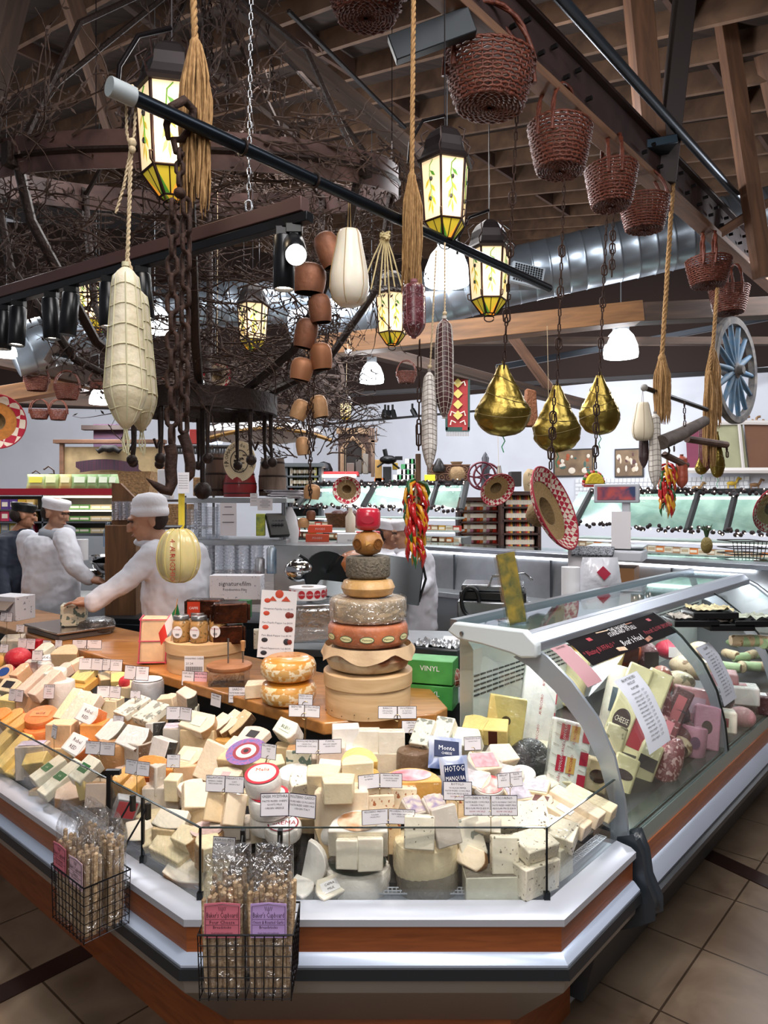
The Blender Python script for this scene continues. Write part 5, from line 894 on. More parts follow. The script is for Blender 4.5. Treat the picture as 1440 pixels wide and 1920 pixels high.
for pts in([(236,172),(238,250),(244,275),(241,400),(238,480),(236,502)],[(256,165),(252,250),(247,280),(243,400),(240,500)],[(247,270),(232,350),(217,400)],[(236,172),(246,160),(256,168)],[(238,480),(252,520),(256,542)]):
 q=[P(x,y,1.95)-O for x,y in pts]
 for u,v in zip(q,q[1:]):rope(b,u,v,.0045,2)
for y,r_ in((268,.012),(280,.010)):b.ball(P(248,y,1.94)-O,(r_,r_,r_*1.2),8)
b.out('twine',TWINE,o,smooth=80)
# thick ropes with tassels
def ropething(x,y0,y1,y2,Y,r,tr,lb,name='jute_rope',seed=1,x2=None):
 c=P(x,y0,Y);o=thing(name,c,lb,'rope');b=M();x2=x2 or x;e=P(x2,y1,Y);rope(b,(0,0,0),e-c,r);b.ball(e-c+V((0,0,0)),(r*1.7,r*1.7,r*2.2),10);b.out('twisted_rope',JUTE,o,smooth=80)
 if y2:t=M();tassel(t,e-c,m_(y2-y1,Y),tr,seed,90);t.out('tassel',JUTE,o,smooth=80)
 return o
ropething(361,-40,85,392,2.14,.011,.045,'thick jute rope with big frayed tassel in front of the nearest lantern',seed=2,x2=366)
ropething(776,-40,332,545,2.75,.010,.038,'thick jute rope with long frayed tassel above the dark salami',seed=3,x2=772)
ropething(1262,345,672,792,5.1,.017,.055,'jute rope with tassel hanging left of the wagon wheel',seed=4,x2=1241)
ropething(1345,540,660,800,5.8,.016,.06,'jute rope with tassel hanging just beside the blue wagon wheel',seed=5,x2=1336)
ropething(1335,650,700,870,5.75,.014,.05,'short frayed jute bundle below the bar end',seed=8,x2=1330)
# big hook, doubled chain and meat hooks
O=P(343,200,2.06);o=thing('iron_chain',O,'heavy doubled rusty iron chain hung over the pipe with two meat hooks','chain');b=M()
b.tube([P(x,y,2.06+dy)-O for x,y,dy in((316,262,0),(312,235,-.03),(322,200,-.03),(345,188,0),(362,205,.03),(360,235,.03),(340,262,.03),(325,262,0),(330,285,0),(345,290,0))],[.007,.010,.0125,.014,.0125,.011,.010,.010,.009,.008],8);b.out('top_hook',RUST,o,smooth=80)
b=M();chain(b,P(338,280,2.06)-O,P(336,350,2.06)-O,.048,.034,.0065,12,6);b.ball(P(337,362,2.06)-O,(.018,.018,.016),12)
chain(b,P(324,375,2.04)-O,P(322,835,2.04)-O,.068,.044,.0072,12,6);chain(b,P(350,372,2.08)-O,P(344,812,2.08)-O,.068,.044,.0072,12,6,.5);b.out('chain_links',RUST,o,smooth=80)
def mhook(pts,rr,nm='meat_hook'):M().tube([P(x,y,Y_)-O for x,y,Y_ in pts],rr,10).out(nm,RUST,o,smooth=80)
mhook([(318,835,2.03),(322,850,2.03),(320,880,2.03),(322,905,2.03),(316,922,2.02),(305,918,2.01),(290,908,2.0),(274,897,2.0)],[.018,.017,.017,.017,.015,.013,.009,.001])
mhook([(343,815,2.09),(352,840,2.09),(357,870,2.09),(356,890,2.09),(346,902,2.09),(335,900,2.08)],[.017,.016,.016,.015,.012,.003])
# pumpkin-shaped cheese with lettering
Y=2.02;O=P(335,935,Y);o=thing('ribbed_cheese',P(335,1045,Y),'ribbed pale yellow cheese with red lettering hanging from the meat hook','cheese');O=P(335,1045,Y)
def rib(u,v):
 a=2*pi*u;t=pi*v;r=m_(39,Y)*(1-.055*abs(cos(4*a))**6)*sin(t)**.75;return(r*cos(a),r*sin(a),m_(50,Y)*cos(t)*(1+.08*cos(t)))
M().grid(rib,64,20).out('cheese_body',mat('d9c68c',.3,var=(6,.15),sss=.3,coat=.5),o,smooth=180)
s=M()
for k in range(8):s.tube([V(rib(k/8+.0625,j/14))*1.015 for j in range(1,15)],.0022,5)
s.out('cord',mat('d8c37e',.6),o)
t=M()
for i,ch in enumerate('4 AURICCHIO'):t.text(ch,.021,T((0,-m_(40.5,Y),.05-i*.0105),(R(90),R(90),0))@T((0,0,0)),0)
t.out('lettering',mat('b5322e',.5),o,smooth=0)
b=M();b.box(P(338,955,Y)-O,(.010,.003,.09));b.box(P(343,955,Y)-O+V((0,.003,0)),(.008,.003,.09));b.tube([P(338,1000,Y)-O,P(345,985,Y)-O,P(330,1002,Y)-O],.003,5);b.out('ribbon',mat('e3c93e',.5),o)
b=M();b.box(P(344,905,Y-.02)-O,(.032,.002,.058),0)
for i in range(6):b.text('Auricchio provolone',.005,T(P(344,905,Y-.02)-O+V((0,-.0015,.02-i*.007)),(R(90),0,0)),1,wmax=.026)
b.out('paper_tag',[PAPER,INK],o,smooth=0)
# bright chain and beam with track spots
LA,LB=P(-60,588,3.3),P(572,396,2.2);LA.z=LB.z
TA=LB+(LA-LB);td=(LA-LB).normalized()
o=thing('track_light_beam',LB,'brown steel channel with black light track crossing at upper left','light track');L=(LA-LB).length;X=T((0,0,0),(0,0,yaw(td)))
M().box((L/2,0,.02),(L,.04,.045),0,X).out('steel_channel',mat('5c4340',.5,.4),o,bev=.002);M().box((L/2-.02,0,-.022),(L,.035,.03),0,X).out('light_track',mat('15181d',.3,.4),o,bev=.002)
b=M();b.box((L/2-.02,-.019,-.018),(L,.002,.004),0,X);b.out('track_slot',ALU,o)
O=P(471,-20,2.36);oc=thing('steel_chain',O,'bright zinc chain holding up the track light beam','chain');b=M();chain(b,(0,0,0),P(466,372,2.36)-O,.030,.017,.0023);link(b,T(P(466,386,2.36)-O),.045,.03,.004);b.out('chain_links',mat('a9adb4',.25,.95),oc,smooth=80)
def track_spot(px,lb,lit=False,aim=(0,0,-1),s=1.0):
 k=(px-720)/F;t=(k*LB.y-LB.x)/(td.x-k*td.y);c=LB+td*t+V((0,0,-.035));o=thing('track_spot',c,lb,'spotlight')
 b=M();b.box((0,0,-.012),(.05,.035,.03));b.box((0,0,-.045),(.03,.028,.05));b.out('mount',BLACK,o,bev=.002)
 d=V(aim).normalized();q=d.to_track_quat('-Z','Y').to_matrix().to_4x4();X=Matrix.Translation((.0,-.01,-.065))@q
 b=M();b.lathe([(0,.035),(.03,.035),(.034,.03),(.034,-.13),(.031,-.133),(.029,-.12),(0,-.12)],24,X=X);b.out('lamp_head',mat('15171b',.3,.3),o,smooth=50)
 M().lathe([(.028,-.1215),(0,-.1215)],20,X=X).out('lens',mat('fff6ea',.3,emit=(40 if lit else 5)),o)
 return o
for px,lb,a in((8,'black track spot at the far left photo edge',(0,0,-1)),(36,'black track spot second from the far left edge',(0,-.1,-1)),(97,'black track spot third from the left edge',(.05,0,-1)),(134,'black track spot leaning a little, fourth from the left edge',(-.1,0,-1)),(205,'black track spot partly behind the long hanging cheese',(0,0,-1)),(268,'black track spot between long cheese and rusty chain',(.1,0,-1)),(533,'unlit-looking black track spot at the right end of the beam',(0,-.0,-1))):
 track_spot(px,lb,False,a)
track_spot(552,'glaring track spot pointing at the viewer at the right end of the beam',True,(.18,-1.0,-.62))
# white pear cheese, raffia, salamis
def pear(c,h,r,lb,m,cord,ctop,name='pear_cheese'):
 o=thing(name,c,lb,'cheese');pr=[(0,-h/2),(r*.55,-h/2+.004*h),(r*.85,-h*.42),(r,-h*.27),(r*.97,-h*.1),(r*.82,h*.12),(r*.66,h*.32),(r*.6,h*.43),(r*.5,h*.485),(0,h/2)]
 M().lathe(pr,28).out('cheese_body',m,o,smooth=70);s=M()
 for k in range(6):a=k*pi/3+.3;s.tube([(x*1.02*cos(a),x*1.02*sin(a),z)for x,z in pr[1:]],.0016,4)
 for dx in(-.006,.006):s.tube([(dx,0,h/2),(dx*.3,0,ctop)],.0016,4)
 s.out('cord',cord,o);return o
Y=2.62;pear(P(655,502,Y),m_(142,Y),m_(37,Y),'big white pear-shaped cheese tied with cord under the pipe',mat('e6ddcb',.45,var=(4,.1),sss=.2,coat=.2),mat('a98e62',.8),P(655,365,Y).z-P(655,502,Y).z)
O=P(722,445,2.75);o=thing('raffia_knot',O,'knotted bundle of pale raffia ends beside the white pear cheese','raffia');b=M();rn=random.Random(3)
for k in range(9):b.tube([(rn.uniform(-.02,.02),rn.uniform(-.02,.02),rn.uniform(-.015,.02))for _ in range(6)],.005,5)
for x in(-42,-26,-10,0,8,18,30):b.tube([(x*.0003,0,-.01),(x*.001,0,-.07),(x*.0021,rn.uniform(-.01,.01),-.19-.015*(x%3))],.0032,5)
b.out('raffia',mat('cbb98a',.8,var=(50,.2)),o,smooth=80)
b=M();
Y=2.72;netted('dark_salami',P(776,530,Y),m_(104,Y),m_(20,Y),m_(21,Y),mat('5c1f28',.3,var=(20,.4),wrap=.8),mat('8c5a60',.7),'dark red salami hanging directly under the long rope tassel','salami',tail=.0,rings=4,belly=.5,sr=.0012)
Y=2.85;netted('netted_salami',P(833,598,Y),m_(186,Y),m_(13,Y),m_(17,Y),mat('4a2527',.4,var=(20,.4),wrap=.4),mat('c9c2b8',.7),'dark salami in white net right of the white one','salami',tail=.0,rings=20,verts=10,belly=.3,sr=.0011)
netted('netted_salami',P(805,697,Y),m_(182,Y),m_(10,Y),m_(14,Y),mat('d9d3cd',.6,var=(20,.2),bump=(50,.6)),mat('8a8078',.7),'white mould-covered netted salami above the chilli string','salami',tail=.02,rings=20,verts=10,belly=.3,sr=.0010)
for x0,y0,x1,y1,lb in((834,455,834,600,'thin jute twine holding the dark netted salami'),(818,470,806,700,'thin jute twine holding the white netted salami')):
 O=P(x0,y0,Y);o=thing('jute_twine',O,lb,'rope');b=M();rope(b,(0,0,0),P(x1,y1,Y)-O,.004,2);b.ball(P(x1,y1-12,Y)-O,.010,8);b.out('twine',TWINE,o,smooth=80)
def chili(O,L,r,n,seed,lb,nm='chilli_string'):
 o=thing(nm,O,lb,'chilli string');rn=random.Random(seed);cols=[mat('b51a1c',.2,coat=.6),mat('d9981e',.25,coat=.6),mat('1f5a2c',.3,coat=.5)]
 M().tube([(0,0,.03),(0,0,-L)],r*.12,6).out('cord',TWINE,o);bs=[M(),M(),M()]
 for i in range(n):
  t=(i+.5)/n;a=rn.uniform(0,2*pi);z=-L*t*.86;rr=r*(1.0-.35*t);k=rn.choice([0,0,0,1,1,2]);l=r*1.5
  p0=V((cos(a)*rr*.15,sin(a)*rr*.15,z));p1=V((cos(a)*rr*.75,sin(a)*rr*.75,z-l*.15));p2=V((cos(a+.2)*rr*.95,sin(a+.2)*rr*.95,z-l*.55));p3=V((cos(a+.3)*rr*.8,sin(a+.3)*rr*.8,z-l*.95))
  bs[k].tube([p0,p1,p2,p3],[r*.09,r*.17,r*.13,r*.01],7)
 for b,m,nm_ in zip(bs,cols,('red_chillies','yellow_chillies','green_chillies')):b.out(nm_,m,o,smooth=80)
 return o
chili(P(780,898,2.95),m_(155,2.95),.058,90,5,'glossy red, yellow and green chilli string hanging over the tower')
chili(P(1251,868,5.3),m_(92,5.3),.075,60,6,'chilli string of red and orange peppers by the wooden yoke')
O=P(787,560,2.95);o=thing('iron_chain',O,'long-linked iron chain with wooden peg holding the chilli string','chain');b=M();chain(b,P(787,636,2.95)-O,P(785,845,2.95)-O,.07,.022,.0035);link(b,T(P(785,815,2.95)-O),.10,.028,.004);b.out('chain_links',RUST,o,smooth=80)
M().box(P(784,878,2.95)-O,(.022,.018,.12)).out('wooden_peg',wood('6f503c','4a3326',(6,6,2),.7),o,bev=.003)
# cow bells
BELL=mat('8c5a40',.55,.45,var=(9,.3),bump=(30,.3),col2='5f3c2c');BELL2=mat('c49a70',.5,.4,var=(9,.25),bump=(30,.3),col2='a87a52')
def bell(px,py,Y,w,h,lb,m,ry=0,rx=0,clap=False):
 c=P(px,py,Y);w=m_(w,Y);h=m_(h,Y);o=thing('cow_bell',c,lb,'bell');o.rotation_euler=(rx,ry,0)
 M().lathe([(w*.42,-h/2),(w*.47,-h*.3),(w*.5,0),(w*.48,h*.25),(w*.38,h*.42),(w*.2,h*.5),(0,h*.5)],24,cap=False,X=Matrix.Diagonal((1,.75,1,1))).out('bell_body',m,o,smooth=80)
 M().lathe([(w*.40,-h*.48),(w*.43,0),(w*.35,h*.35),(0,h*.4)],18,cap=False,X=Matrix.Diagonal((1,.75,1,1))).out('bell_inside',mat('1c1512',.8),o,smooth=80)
 M().tube([(-w*.1,0,h*.48),(0,0,h*.6),(w*.1,0,h*.48)],w*.03,6).out('loop',RUST,o)
 if clap:M().tube([(0,0,0),(w*.15,0,-h*.75)],w*.05,6).out('clapper',RUST,o)
for a in((616,468,2.95,48,66,'topmost brown cow bell beside the white pear cheese',BELL,-.35,0,True),(580,522,3.0,64,56,'wide brown cow bell below the lit spot',BELL,.05),(600,578,3.0,44,54,'third brown cow bell down, right of the chains',BELL,-.1),(574,625,3.02,44,56,'fourth cow bell down, left of the chains',BELL,.2),(602,668,3.02,42,50,'orange-brown cow bell in the middle right of the chains',mat('a06a48',.5,.4),-.1),(566,692,3.02,44,42,'rounded orange-brown cow bell left of the chains',mat('a87250',.5,.4),.2),(563,768,3.05,34,38,'pale bell at left of the glowing pair',BELL2,.4),(598,762,3.05,33,42,'pale bell at right of the glowing pair',BELL2,-.2),(568,836,3.08,27,34,'small copper bell alone on the lower chain',BELL2,-.1,0,True),(585,922,3.1,32,28,'pale rounded bell below the copper one',BELL2,.1),(583,966,3.12,18,18,'tiny dark bell near the bottom of the string',BELL,0),(569,980,3.12,22,18,'lowest pale bell with a hanging clapper',BELL2,0,0,True)):
 bell(*a)
O=P(590,380,3.0);o=thing('iron_chain',O,'thin rusty chains carrying the string of cow bells','chain');b=M()
for x0,y0,x1,y1 in((586,360,588,560),(580,480,578,740),(592,560,588,735),(588,738,580,930),(574,740,583,760),(577,760,583,935),(583,935,568,965)):chain(b,P(x0,y0,3.03)-O,P(x1,y1,3.03)-O,.026,.016,.0024,8,4)
b.out('chain_links',RUST,o,smooth=80)
# ---------------------------------------------------------------- wicker baskets
WK=mat('6f3a28',.45,var=(60,.4),bump=(80,.3),col2='4c231a',spec=.35);WK2=mat('5e3124',.6,var=(60,.4),col2='321913',spec=.2)
def basket_mesh(r0,r1,h,rows=13,st=26,two=True):
 b=M()
 for i in range(rows):
  t=i/(rows-1);r=r0+(r1-r0)*t**.8;n=st*2;z=h*t
  b.tube([((r+.006*(1 if(k+i)%2 else-1)*r1/.2)*cos(pi*k/st),(r+.006*(1 if(k+i)%2 else-1)*r1/.2)*sin(pi*k/st)*.86,z+.002*sin(k*1.7+i))for k in range(n)],h/rows*.42,5,closed=True)
 for k in range(st):a=2*pi*k/st;b.tube([(r0*cos(a),r0*sin(a)*.86,0),((r0+r1)/2*1.03*cos(a),(r0+r1)/2*1.03*sin(a)*.86,h*.5),(r1*cos(a),r1*sin(a)*.86,h)],.004*r1/.2,5)
 rim=M()
 for ph in(0,1):rim.tube([(r1*(1.01+.02*sin(14*a+ph*pi))*cos(a),r1*(1.01+.02*sin(14*a+ph*pi))*.86*sin(a),h+r1*.02*cos(14*a+ph*pi))for a in[2*pi*k/84 for k in range(84)]],r1*.025,6,closed=True)
 bt=M()
 for j in range(9):
  r=r0*(1-j/9.2);bt.tube([(r*cos(a),r*.86*sin(a),.004*(1 if(k+j)%2 else-1))for k,a in enumerate([2*pi*q/36 for q in range(36)])],r0/9*.5,5,closed=True)
 for k in range(6):a=k*pi/6;bt.box((0,0,0),(r0*1.9,.012*r1/.2,.010),rot=(0,0,a))
 hd=M()
 for s in((-.22,.22)if two else(0,)):
  pts=[(r1*cos(pi*i/16)*.98*(1),s*r1+(s*r1*.0),h*.6+(h*.4+r1*1.15)*sin(pi*i/16)**.8)for i in range(17)]
  for ph in(0,pi):hd.tube([V(p)+V((sin(i*1.3+ph)*r1*.02,cos(i*1.3+ph)*r1*.03,0))for i,p in enumerate(pts)],r1*.05,6)
 return b,rim,bt,hd
BK={}
def basket(px,py,Y,w,h,lb,ry=0,rx=0,grp=None,wires=True,name='wicker_basket'):
 """px,py: centre of the woven body"""
 key=(round(h/w,1));r1=m_(w,Y)/2;hh=m_(h,Y);c=P(px,py,Y)-V((0,0,hh/2));o=thing(name,c,lb,'basket',0,grp);o.rotation_euler=(rx,0,ry)
 b,rim,bt,hd=basket_mesh(r1*.72,r1,hh);b.out('woven_side',WK,o,smooth=80);rim.out('braided_rim',WK,o,smooth=80);bt.out('woven_base',WK2,o,smooth=80);hd.out('handle',WK,o,smooth=80)
 if wires:
  z=hh+r1*1.1;s=M();s.tube([(0,-.22*r1,z),(.01,.02,z+.10)],.0012,4);s.tube([(0,.22*r1,z),(.03,.06,z+.12)],.0012,4);s.out('wire_tie',ALU,o)
 return o
for a in((918,158,3.42,172,84,'largest wicker basket, nearest on the beam',.35),(1050,280,3.95,130,78,'second wicker basket along the beam, round-bottomed',.9),(1146,352,4.44,108,66,'third wicker basket along the beam, handles edge-on',1.4),(1208,402,4.86,92,56,'fourth wicker basket, lighter, half behind the third',.2),(1328,512,5.88,92,44,'fifth wicker basket with tall handle by the duct',1.2),(1367,564,6.3,78,44,'sixth wicker basket, lowest above the blue wheel',1.5),(686,2,3.3,150,60,'wicker basket cut off by the top of the photo',.3)):
 basket(a[0],a[1],a[2],a[3],a[4],a[5],a[6])
for a in((69,720,7.5,44,24,'small dark basket on the left beam, nearest the edge',.2),(126,735,7.5,46,26,'small dark basket beside the first on the left beam',.2),(182,722,7.7,30,14,'tiny dark basket at the end of the left beam',.2),(74,777,10,36,16,'flat dark basket under the left rafters',.1),(109,778,10,34,18,'flat dark basket right of the first under the rafters',.1),(762,708,8,38,20,'pale grey basket hung near the small dome lamp',.1),(300,735,8,30,18,'small basket behind the rusty chain',.1)):
 basket(a[0],a[1],a[2],a[3],a[4],a[5],a[6],wires=False)
# ---------------------------------------------------------------- olive-branch lanterns
LG=mat('f3d9ae',.5,emit=.5);LGR=mat('4f8f2f',.5,emit=.12);LYE=mat('c9b234',.5,emit=.3);LOR=mat('e8932c',.5,emit=.6);OLV=mat('141414',.4)
def lantern(px,py,Y,hp,lb,tilt=0,big=True,hook=True):
 """px,py: centre of the glass body; hp: height of the glass body in pixels"""
 h=m_(hp,Y);c=P(px,py,Y);o=thing('olive_lantern',c,lb,'lantern',tilt);rt,rb=h*.43,h*.36
 g=M();lf=M();yl=M();ol=M();fr=M();low=M()
 for k in range(6):
  a0=k*pi/3;a1=a0+pi/3
  p=lambda a,r,z:V((r*cos(a),r*sin(a),z))
  A,B,C_,D_=p(a0,rb,-h/2),p(a1,rb,-h/2),p(a1,rt,h/2),p(a0,rt,h/2);g.quad(A,B,C_,D_)
  n=(B-A).cross(D_-A).normalized()
  def S(u,v):return A.lerp(B,u).lerp(D_.lerp(C_,u),v)+n*.003
  def leaf(mb,u,v,du,dv,w,mi=0):
   q=V((-dv*1.0,du*.55,0)).normalized()*w;mb.add([S(u,v),S(u+du*.5+q.x,v+dv*.5+q.y*.5),S(u+du,v+dv),S(u+du*.5-q.x,v+dv*.5-q.y*.5)],[(0,1,2,3)],mi)
  lf.tube([S(.62,.96),S(.45,.88),S(.42,.7),S(.5,.5),S(.5,.3)],h*.008,4)
  for(u,v,du,dv)in((.45,.8,.28,-.12),(.42,.68,-.25,-.16),(.46,.58,.26,-.16),(.48,.5,-.2,-.22),(.5,.4,.25,-.2),(.5,.34,-.22,-.22),(.5,.3,.05,-.24)):leaf(lf if(u*100%2)else yl,u,v,du,dv,.06)
  for(u,v)in((.5,.66),(.44,.34)):ol.ball(S(u,v),(h*.03,h*.03,h*.04),8)
  e=p(a0,rb*.42,-h*.78);e1=p(a1,rb*.42,-h*.78);m0=(A+B)/2
  low.add([A,B,(e+e1)/2],[(0,1,2)],0);low.add([A,(e+e1)/2,e],[(0,1,2)],1 if k%2 else 2);low.add([B,e1,(e+e1)/2],[(0,1,2)],2 if k%2 else 1)
  fr.tube([D_,A,e],h*.022,5);fr.tube([A,B],h*.02,5);fr.tube([D_,C_],h*.024,5);fr.tube([e,e1],h*.015,5);fr.tube([m0,(e+e1)/2],h*.008,4)
  fr.tube([A*1.0,p(a0,rb*1.18,-h*.47),p(a0,rb*1.22,-h*.38),p(a0,rb*1.08,-h*.36)],h*.014,5)
  fr.tube([p(a0,rt*1.1,h*.5),p(a0,rt*1.25,h*.62),p(a0,rt*.9,h*.78),p(a0,rt*1.0,h*.95),p(a0,rt*.7,h*1.05)],h*.013,5)
 g.out('glass_panels',LG,o,smooth=0);lf.out('green_leaves',LGR,o,smooth=0);yl.out('yellow_leaves',LYE,o,smooth=0);ol.out('olives',OLV,o);low.out('lower_glass',[LYE,LOR,LGR],o,smooth=0);fr.out('iron_frame',mat('2a1612',.5,.5),o,smooth=60)
 M().lathe([(rt*1.12,h*.48),(rt*1.18,h*.52),(rt*1.0,h*.60),(rt*.88,h*.72),(rt*.82,h*.88),(rt*.62,h*1.02),(rt*.3,h*1.12),(0,h*1.16)],6,X=T((0,0,0),(0,0,0))).out('hood',mat('21191a',.5,.5),o,smooth=0)
 s=M();s.tube([(0,0,h*1.14),(0,0,max(h*1.5,RZ(c)-c.z-.1))],h*.012,5)
 if hook:s.tube([(-h*.65,0,h*.45),(-h*.62,0,h*.8),(-h*.4,0,h*1.2),(0,0,h*1.35)],h*.03,6)
 s.tube([(h*.1*cos(t),0,-h*.86+h*.07*sin(t))for t in[i*.6 for i in range(11)]],h*.012,4);s.out('hanger',mat('1f1a1d',.4,.6),o,smooth=60)
 if big:light('POINT',c+V((0,-rt*1.3,-h*.2)),1.1*(h/.2)**2,WRM,.08)
 return o
lantern(322,255,2.55,150,'nearest and largest olive lantern behind the rope tassel',.2);lantern(834,365,3.0,110,'olive lantern under the first wicker basket',.28);lantern(917,518,3.9,92,'olive lantern beside the bright dome lamp',.0)
lantern(735,590,4.6,72,'olive lantern behind the dark salami',.3,hook=False);lantern(474,606,4.4,66,'olive lantern among the vine twigs',.3,hook=False);lantern(180,566,4.8,74,'olive lantern behind the left track spots',.4,hook=False)
lantern(648,769,8,26,'tiny lit lantern above the carved cabinet',.2,False,False);lantern(486,758,7.5,28,'tiny lit lantern right of the dangling hooks',.2,False,False);lantern(457,770,7.5,24,'tiny lit lantern left of the other small one',.2,False,False)
# ---------------------------------------------------------------- dome lamps
def dome(px,py,Y,w,lb,e=14,power=25,col='f4fbff'):
 r=m_(w,Y)/2;c=P(px,py,Y);o=thing('dome_lamp',c,lb,'ceiling lamp')
 M().lathe([(r*.96,-r*.75),(r,-r*.5),(r*.95,-r*.1),(r*.72,r*.5),(r*.42,r*.85),(0,r*.9)],28,cap=False).out('glass_dome',mat(col,.3,emit=e*.35),o,smooth=80)
 M().lathe([(r*.9,-r*.72),(0,-r*.85)],28,cap=False).out('diffuser',mat(col,.3,emit=e),o,smooth=80)
 b=M();b.box((0,0,r*1.05),(r*.8,r*.6,r*.45));b.tube([(0,0,r*1.2),(0,0,max(r*1.3,RZ(c)-c.z-.22))],r*.03,6);b.out('ballast_housing',mat('8b9196',.4,.5),o,bev=.01)
 if power:light('POINT',c-V((0,0,r*1.1)),power,CLD,.15)
dome(838,500,5.6,86,'brightest dome lamp behind the middle lantern',16,60);dome(1164,646,8.5,64,'lit glass dome lamp under the long wood beam',14,60);dome(697,700,8.5,46,'small lit glass dome lamp above the back counter',12,40)
dome(186,744,9,36,'small dome lamp glowing behind the left beams',12,40);dome(12,654,7,40,'dome lamp at the left photo edge',12,20);dome(404,822,10,26,'tiny bluish dome lamp over the back counter',5,0,'cfe4ff');dome(388,718,7.5,26,'small glowing lamp behind the little sombrero',10,0);dome(290,600,6.2,60,'dome lamp glaring through the vine twigs',9,30)
# ---------------------------------------------------------------- gold foil hams
GOLD=mat('94803f',.3,.9,bump=(9,.9),var=(6,.2),col2='76622b')
def ham(px,py,Y,w,h,lb,seed,label_dx=0):
 w=m_(w,Y);h=m_(h,Y);c=P(px,py,Y);o=thing('foil_ham',c,lb,'ham');rn=random.Random(seed)
 def f(u,v):
  a=2*pi*u;z=h/2-h*v;t=v;ww=w/2*(.16+.84*min(1,(t/.62))**1.1)if t<.62 else w/2*sqrt(max(0,1-((t-.62)/.38)**2.6))
  ww=max(ww,.004);k=1+.07*noise.noise(V((cos(a)*3+seed,sin(a)*3,t*9)))+.04*noise.noise(V((cos(a)*9,sin(a)*9+seed,t*22)))
  return(ww*k*cos(a),ww*.55*k*sin(a),z)
 M().grid(f,48,36).out('foil_wrap',GOLD,o,smooth=28)
 s=M();
 for k in range(3):t0=.25+.2*k;s.tube([V(f(i/20,t0+.1*sin(2*pi*i/20+k+seed)))*1.02 for i in range(20)],.0022,4,closed=True)
 s.tube([(w*.02,0,h*.5),(0,0,h*.56)],.008,6);s.out('tie_string',mat('6d5a22',.6),o)
 r_=M();r_.tube([(0,0,-h*.5),(.01,0,-h*.56),(-.006,0,-h*.64),(.004,0,-h*.72)],.003,4);r_.out('green_string',mat('4fa37a',.6),o)
 return o
HM=((943,752,3.55,104,134,'gold foil ham nearest the woven rug',1),(1044,786,3.95,90,126,'gold foil ham in the middle, hung lowest',2),(1124,760,4.36,78,112,'gold foil ham nearest the wagon wheel',3))
for a in HM:ham(*a)
for x0,y0,x1,y1,Y,lb in((970,200,945,690,3.53,'rusty chain holding the left gold foil ham'),(1058,335,1045,722,3.93,'rusty chain holding the middle gold foil ham'),(1138,400,1124,704,4.34,'rusty chain holding the right gold foil ham'),(1150,400,1147,520,4.4,'short rusty chain with an open end link'),(1040,730,1032,880,3.75,'rusty chain passing in front of the middle ham'),(1120,708,1116,880,4.15,'rusty chain passing in front of the right ham')):
 O=P(x0,y0,Y);o=thing('rusty_chain',O,lb,'chain');b=M();a=V((0,0,0));e=P(x1,y1,Y)-O;chain(b,a,e,.05,.022,.0038,8,4)
 for t in(.35,.55,.8):link(b,Matrix.Translation(e*t),.075,.045,.005)
 b.out('chain_links',RUST,o,smooth=80)
# ---------------------------------------------------------------- wagon wheels
def wheel(c,r,yw,lb,mr,ms,tilt=0,sp=14,name='wagon_wheel'):
 o=thing(name,c,lb,'wagon wheel',yw);X=T((0,0,0),(R(90),0,0))
 M().lathe([(r*.86,-.028),(r*.98,-.03),(r,-.02),(r,.02),(r*.98,.03),(r*.86,.028),(r*.86,-.028)],48,X=X,cap=False).out('rim',mr,o,smooth=40)
 M().lathe([(0,-.10),(r*.08,-.10),(r*.1,-.04),(r*.15,-.03),(r*.15,.03),(r*.1,.04),(r*.08,.08),(0,.08)],20,X=X).out('hub',mr,o,smooth=40)
 s=M()
 for k in range(sp):a=2*pi*k/sp;s.tube([(r*.12*cos(a),0,r*.12*sin(a)),(r*.5*cos(a),0,r*.5*sin(a)),(r*.88*cos(a),0,r*.88*sin(a))],[.03,.027,.02],6)
 s.out('spokes',ms,o,smooth=60);return o
wheel(P(1377,695,6.3),m_(100,6.3),R(43),'blue-spoked old wagon wheel hanging at the right',mat('6c6660',.8,var=(12,.35),col2='3b3b40'),mat('335a78',.7,var=(14,.3),col2='52626e'))
wheel(P(588,705,6.0),m_(60,6.0),R(20),'dark wagon wheel behind the string of cow bells',mat('4a3a33',.7),mat('3a2c27',.7),sp=12)
O=P(1372,590,6.3);o=thing('rusty_chain',O,'short chain holding the blue-spoked wagon wheel','chain');b=M();chain(b,(0,0,.1),P(1376,602,6.3)-O,.06,.03,.004,8,4);b.out('chain_links',RUST,o,smooth=80)
# ---------------------------------------------------------------- bar, yoke, small cheeses at the right
Y=5.0;O=P(1208,727,Y);o=thing('hanging_bar',O,'thin iron bar with pale end cap at the right','bar');M().tube([(0,0,0),P(1325,768,5.7)-O],.018,10).out('bar',mat('2d2f33',.4,.7),o);M().ball((0,0,0),.026,12).out('end_cap',mat('8a8780',.6),o)
pear(P(1205,790,5.0),m_(72,5.0),m_(20,5.0),'small pear-shaped cheese hanging from the thin bar',mat('d8cbb2',.5),mat('8e7a5a',.8),.22)
netted('dark_salami',P(1207,795,5.1),m_(82,5.1),.03,.034,mat('2f1a1a',.4,wrap=.4),mat('4a3332',.7),'dark brown salami behind the small pear cheese','salami',tail=0,sr=.001)
netted('netted_salami',P(1228,775,5.05),m_(138,5.05),.035,.045,mat('d3ccc2',.6),mat('8a8078',.7),'pale netted salami beside the wooden yoke','salami',rings=14,sr=.0016,tail=.02)
netted('dark_salami',P(1323,790,5.9),m_(95,5.9),.05,.055,mat('5b2028',.4,wrap=.4),mat('7c4a4c',.7),'dark red salami with gold foil end under the bar','salami',tail=0,sr=.0016)
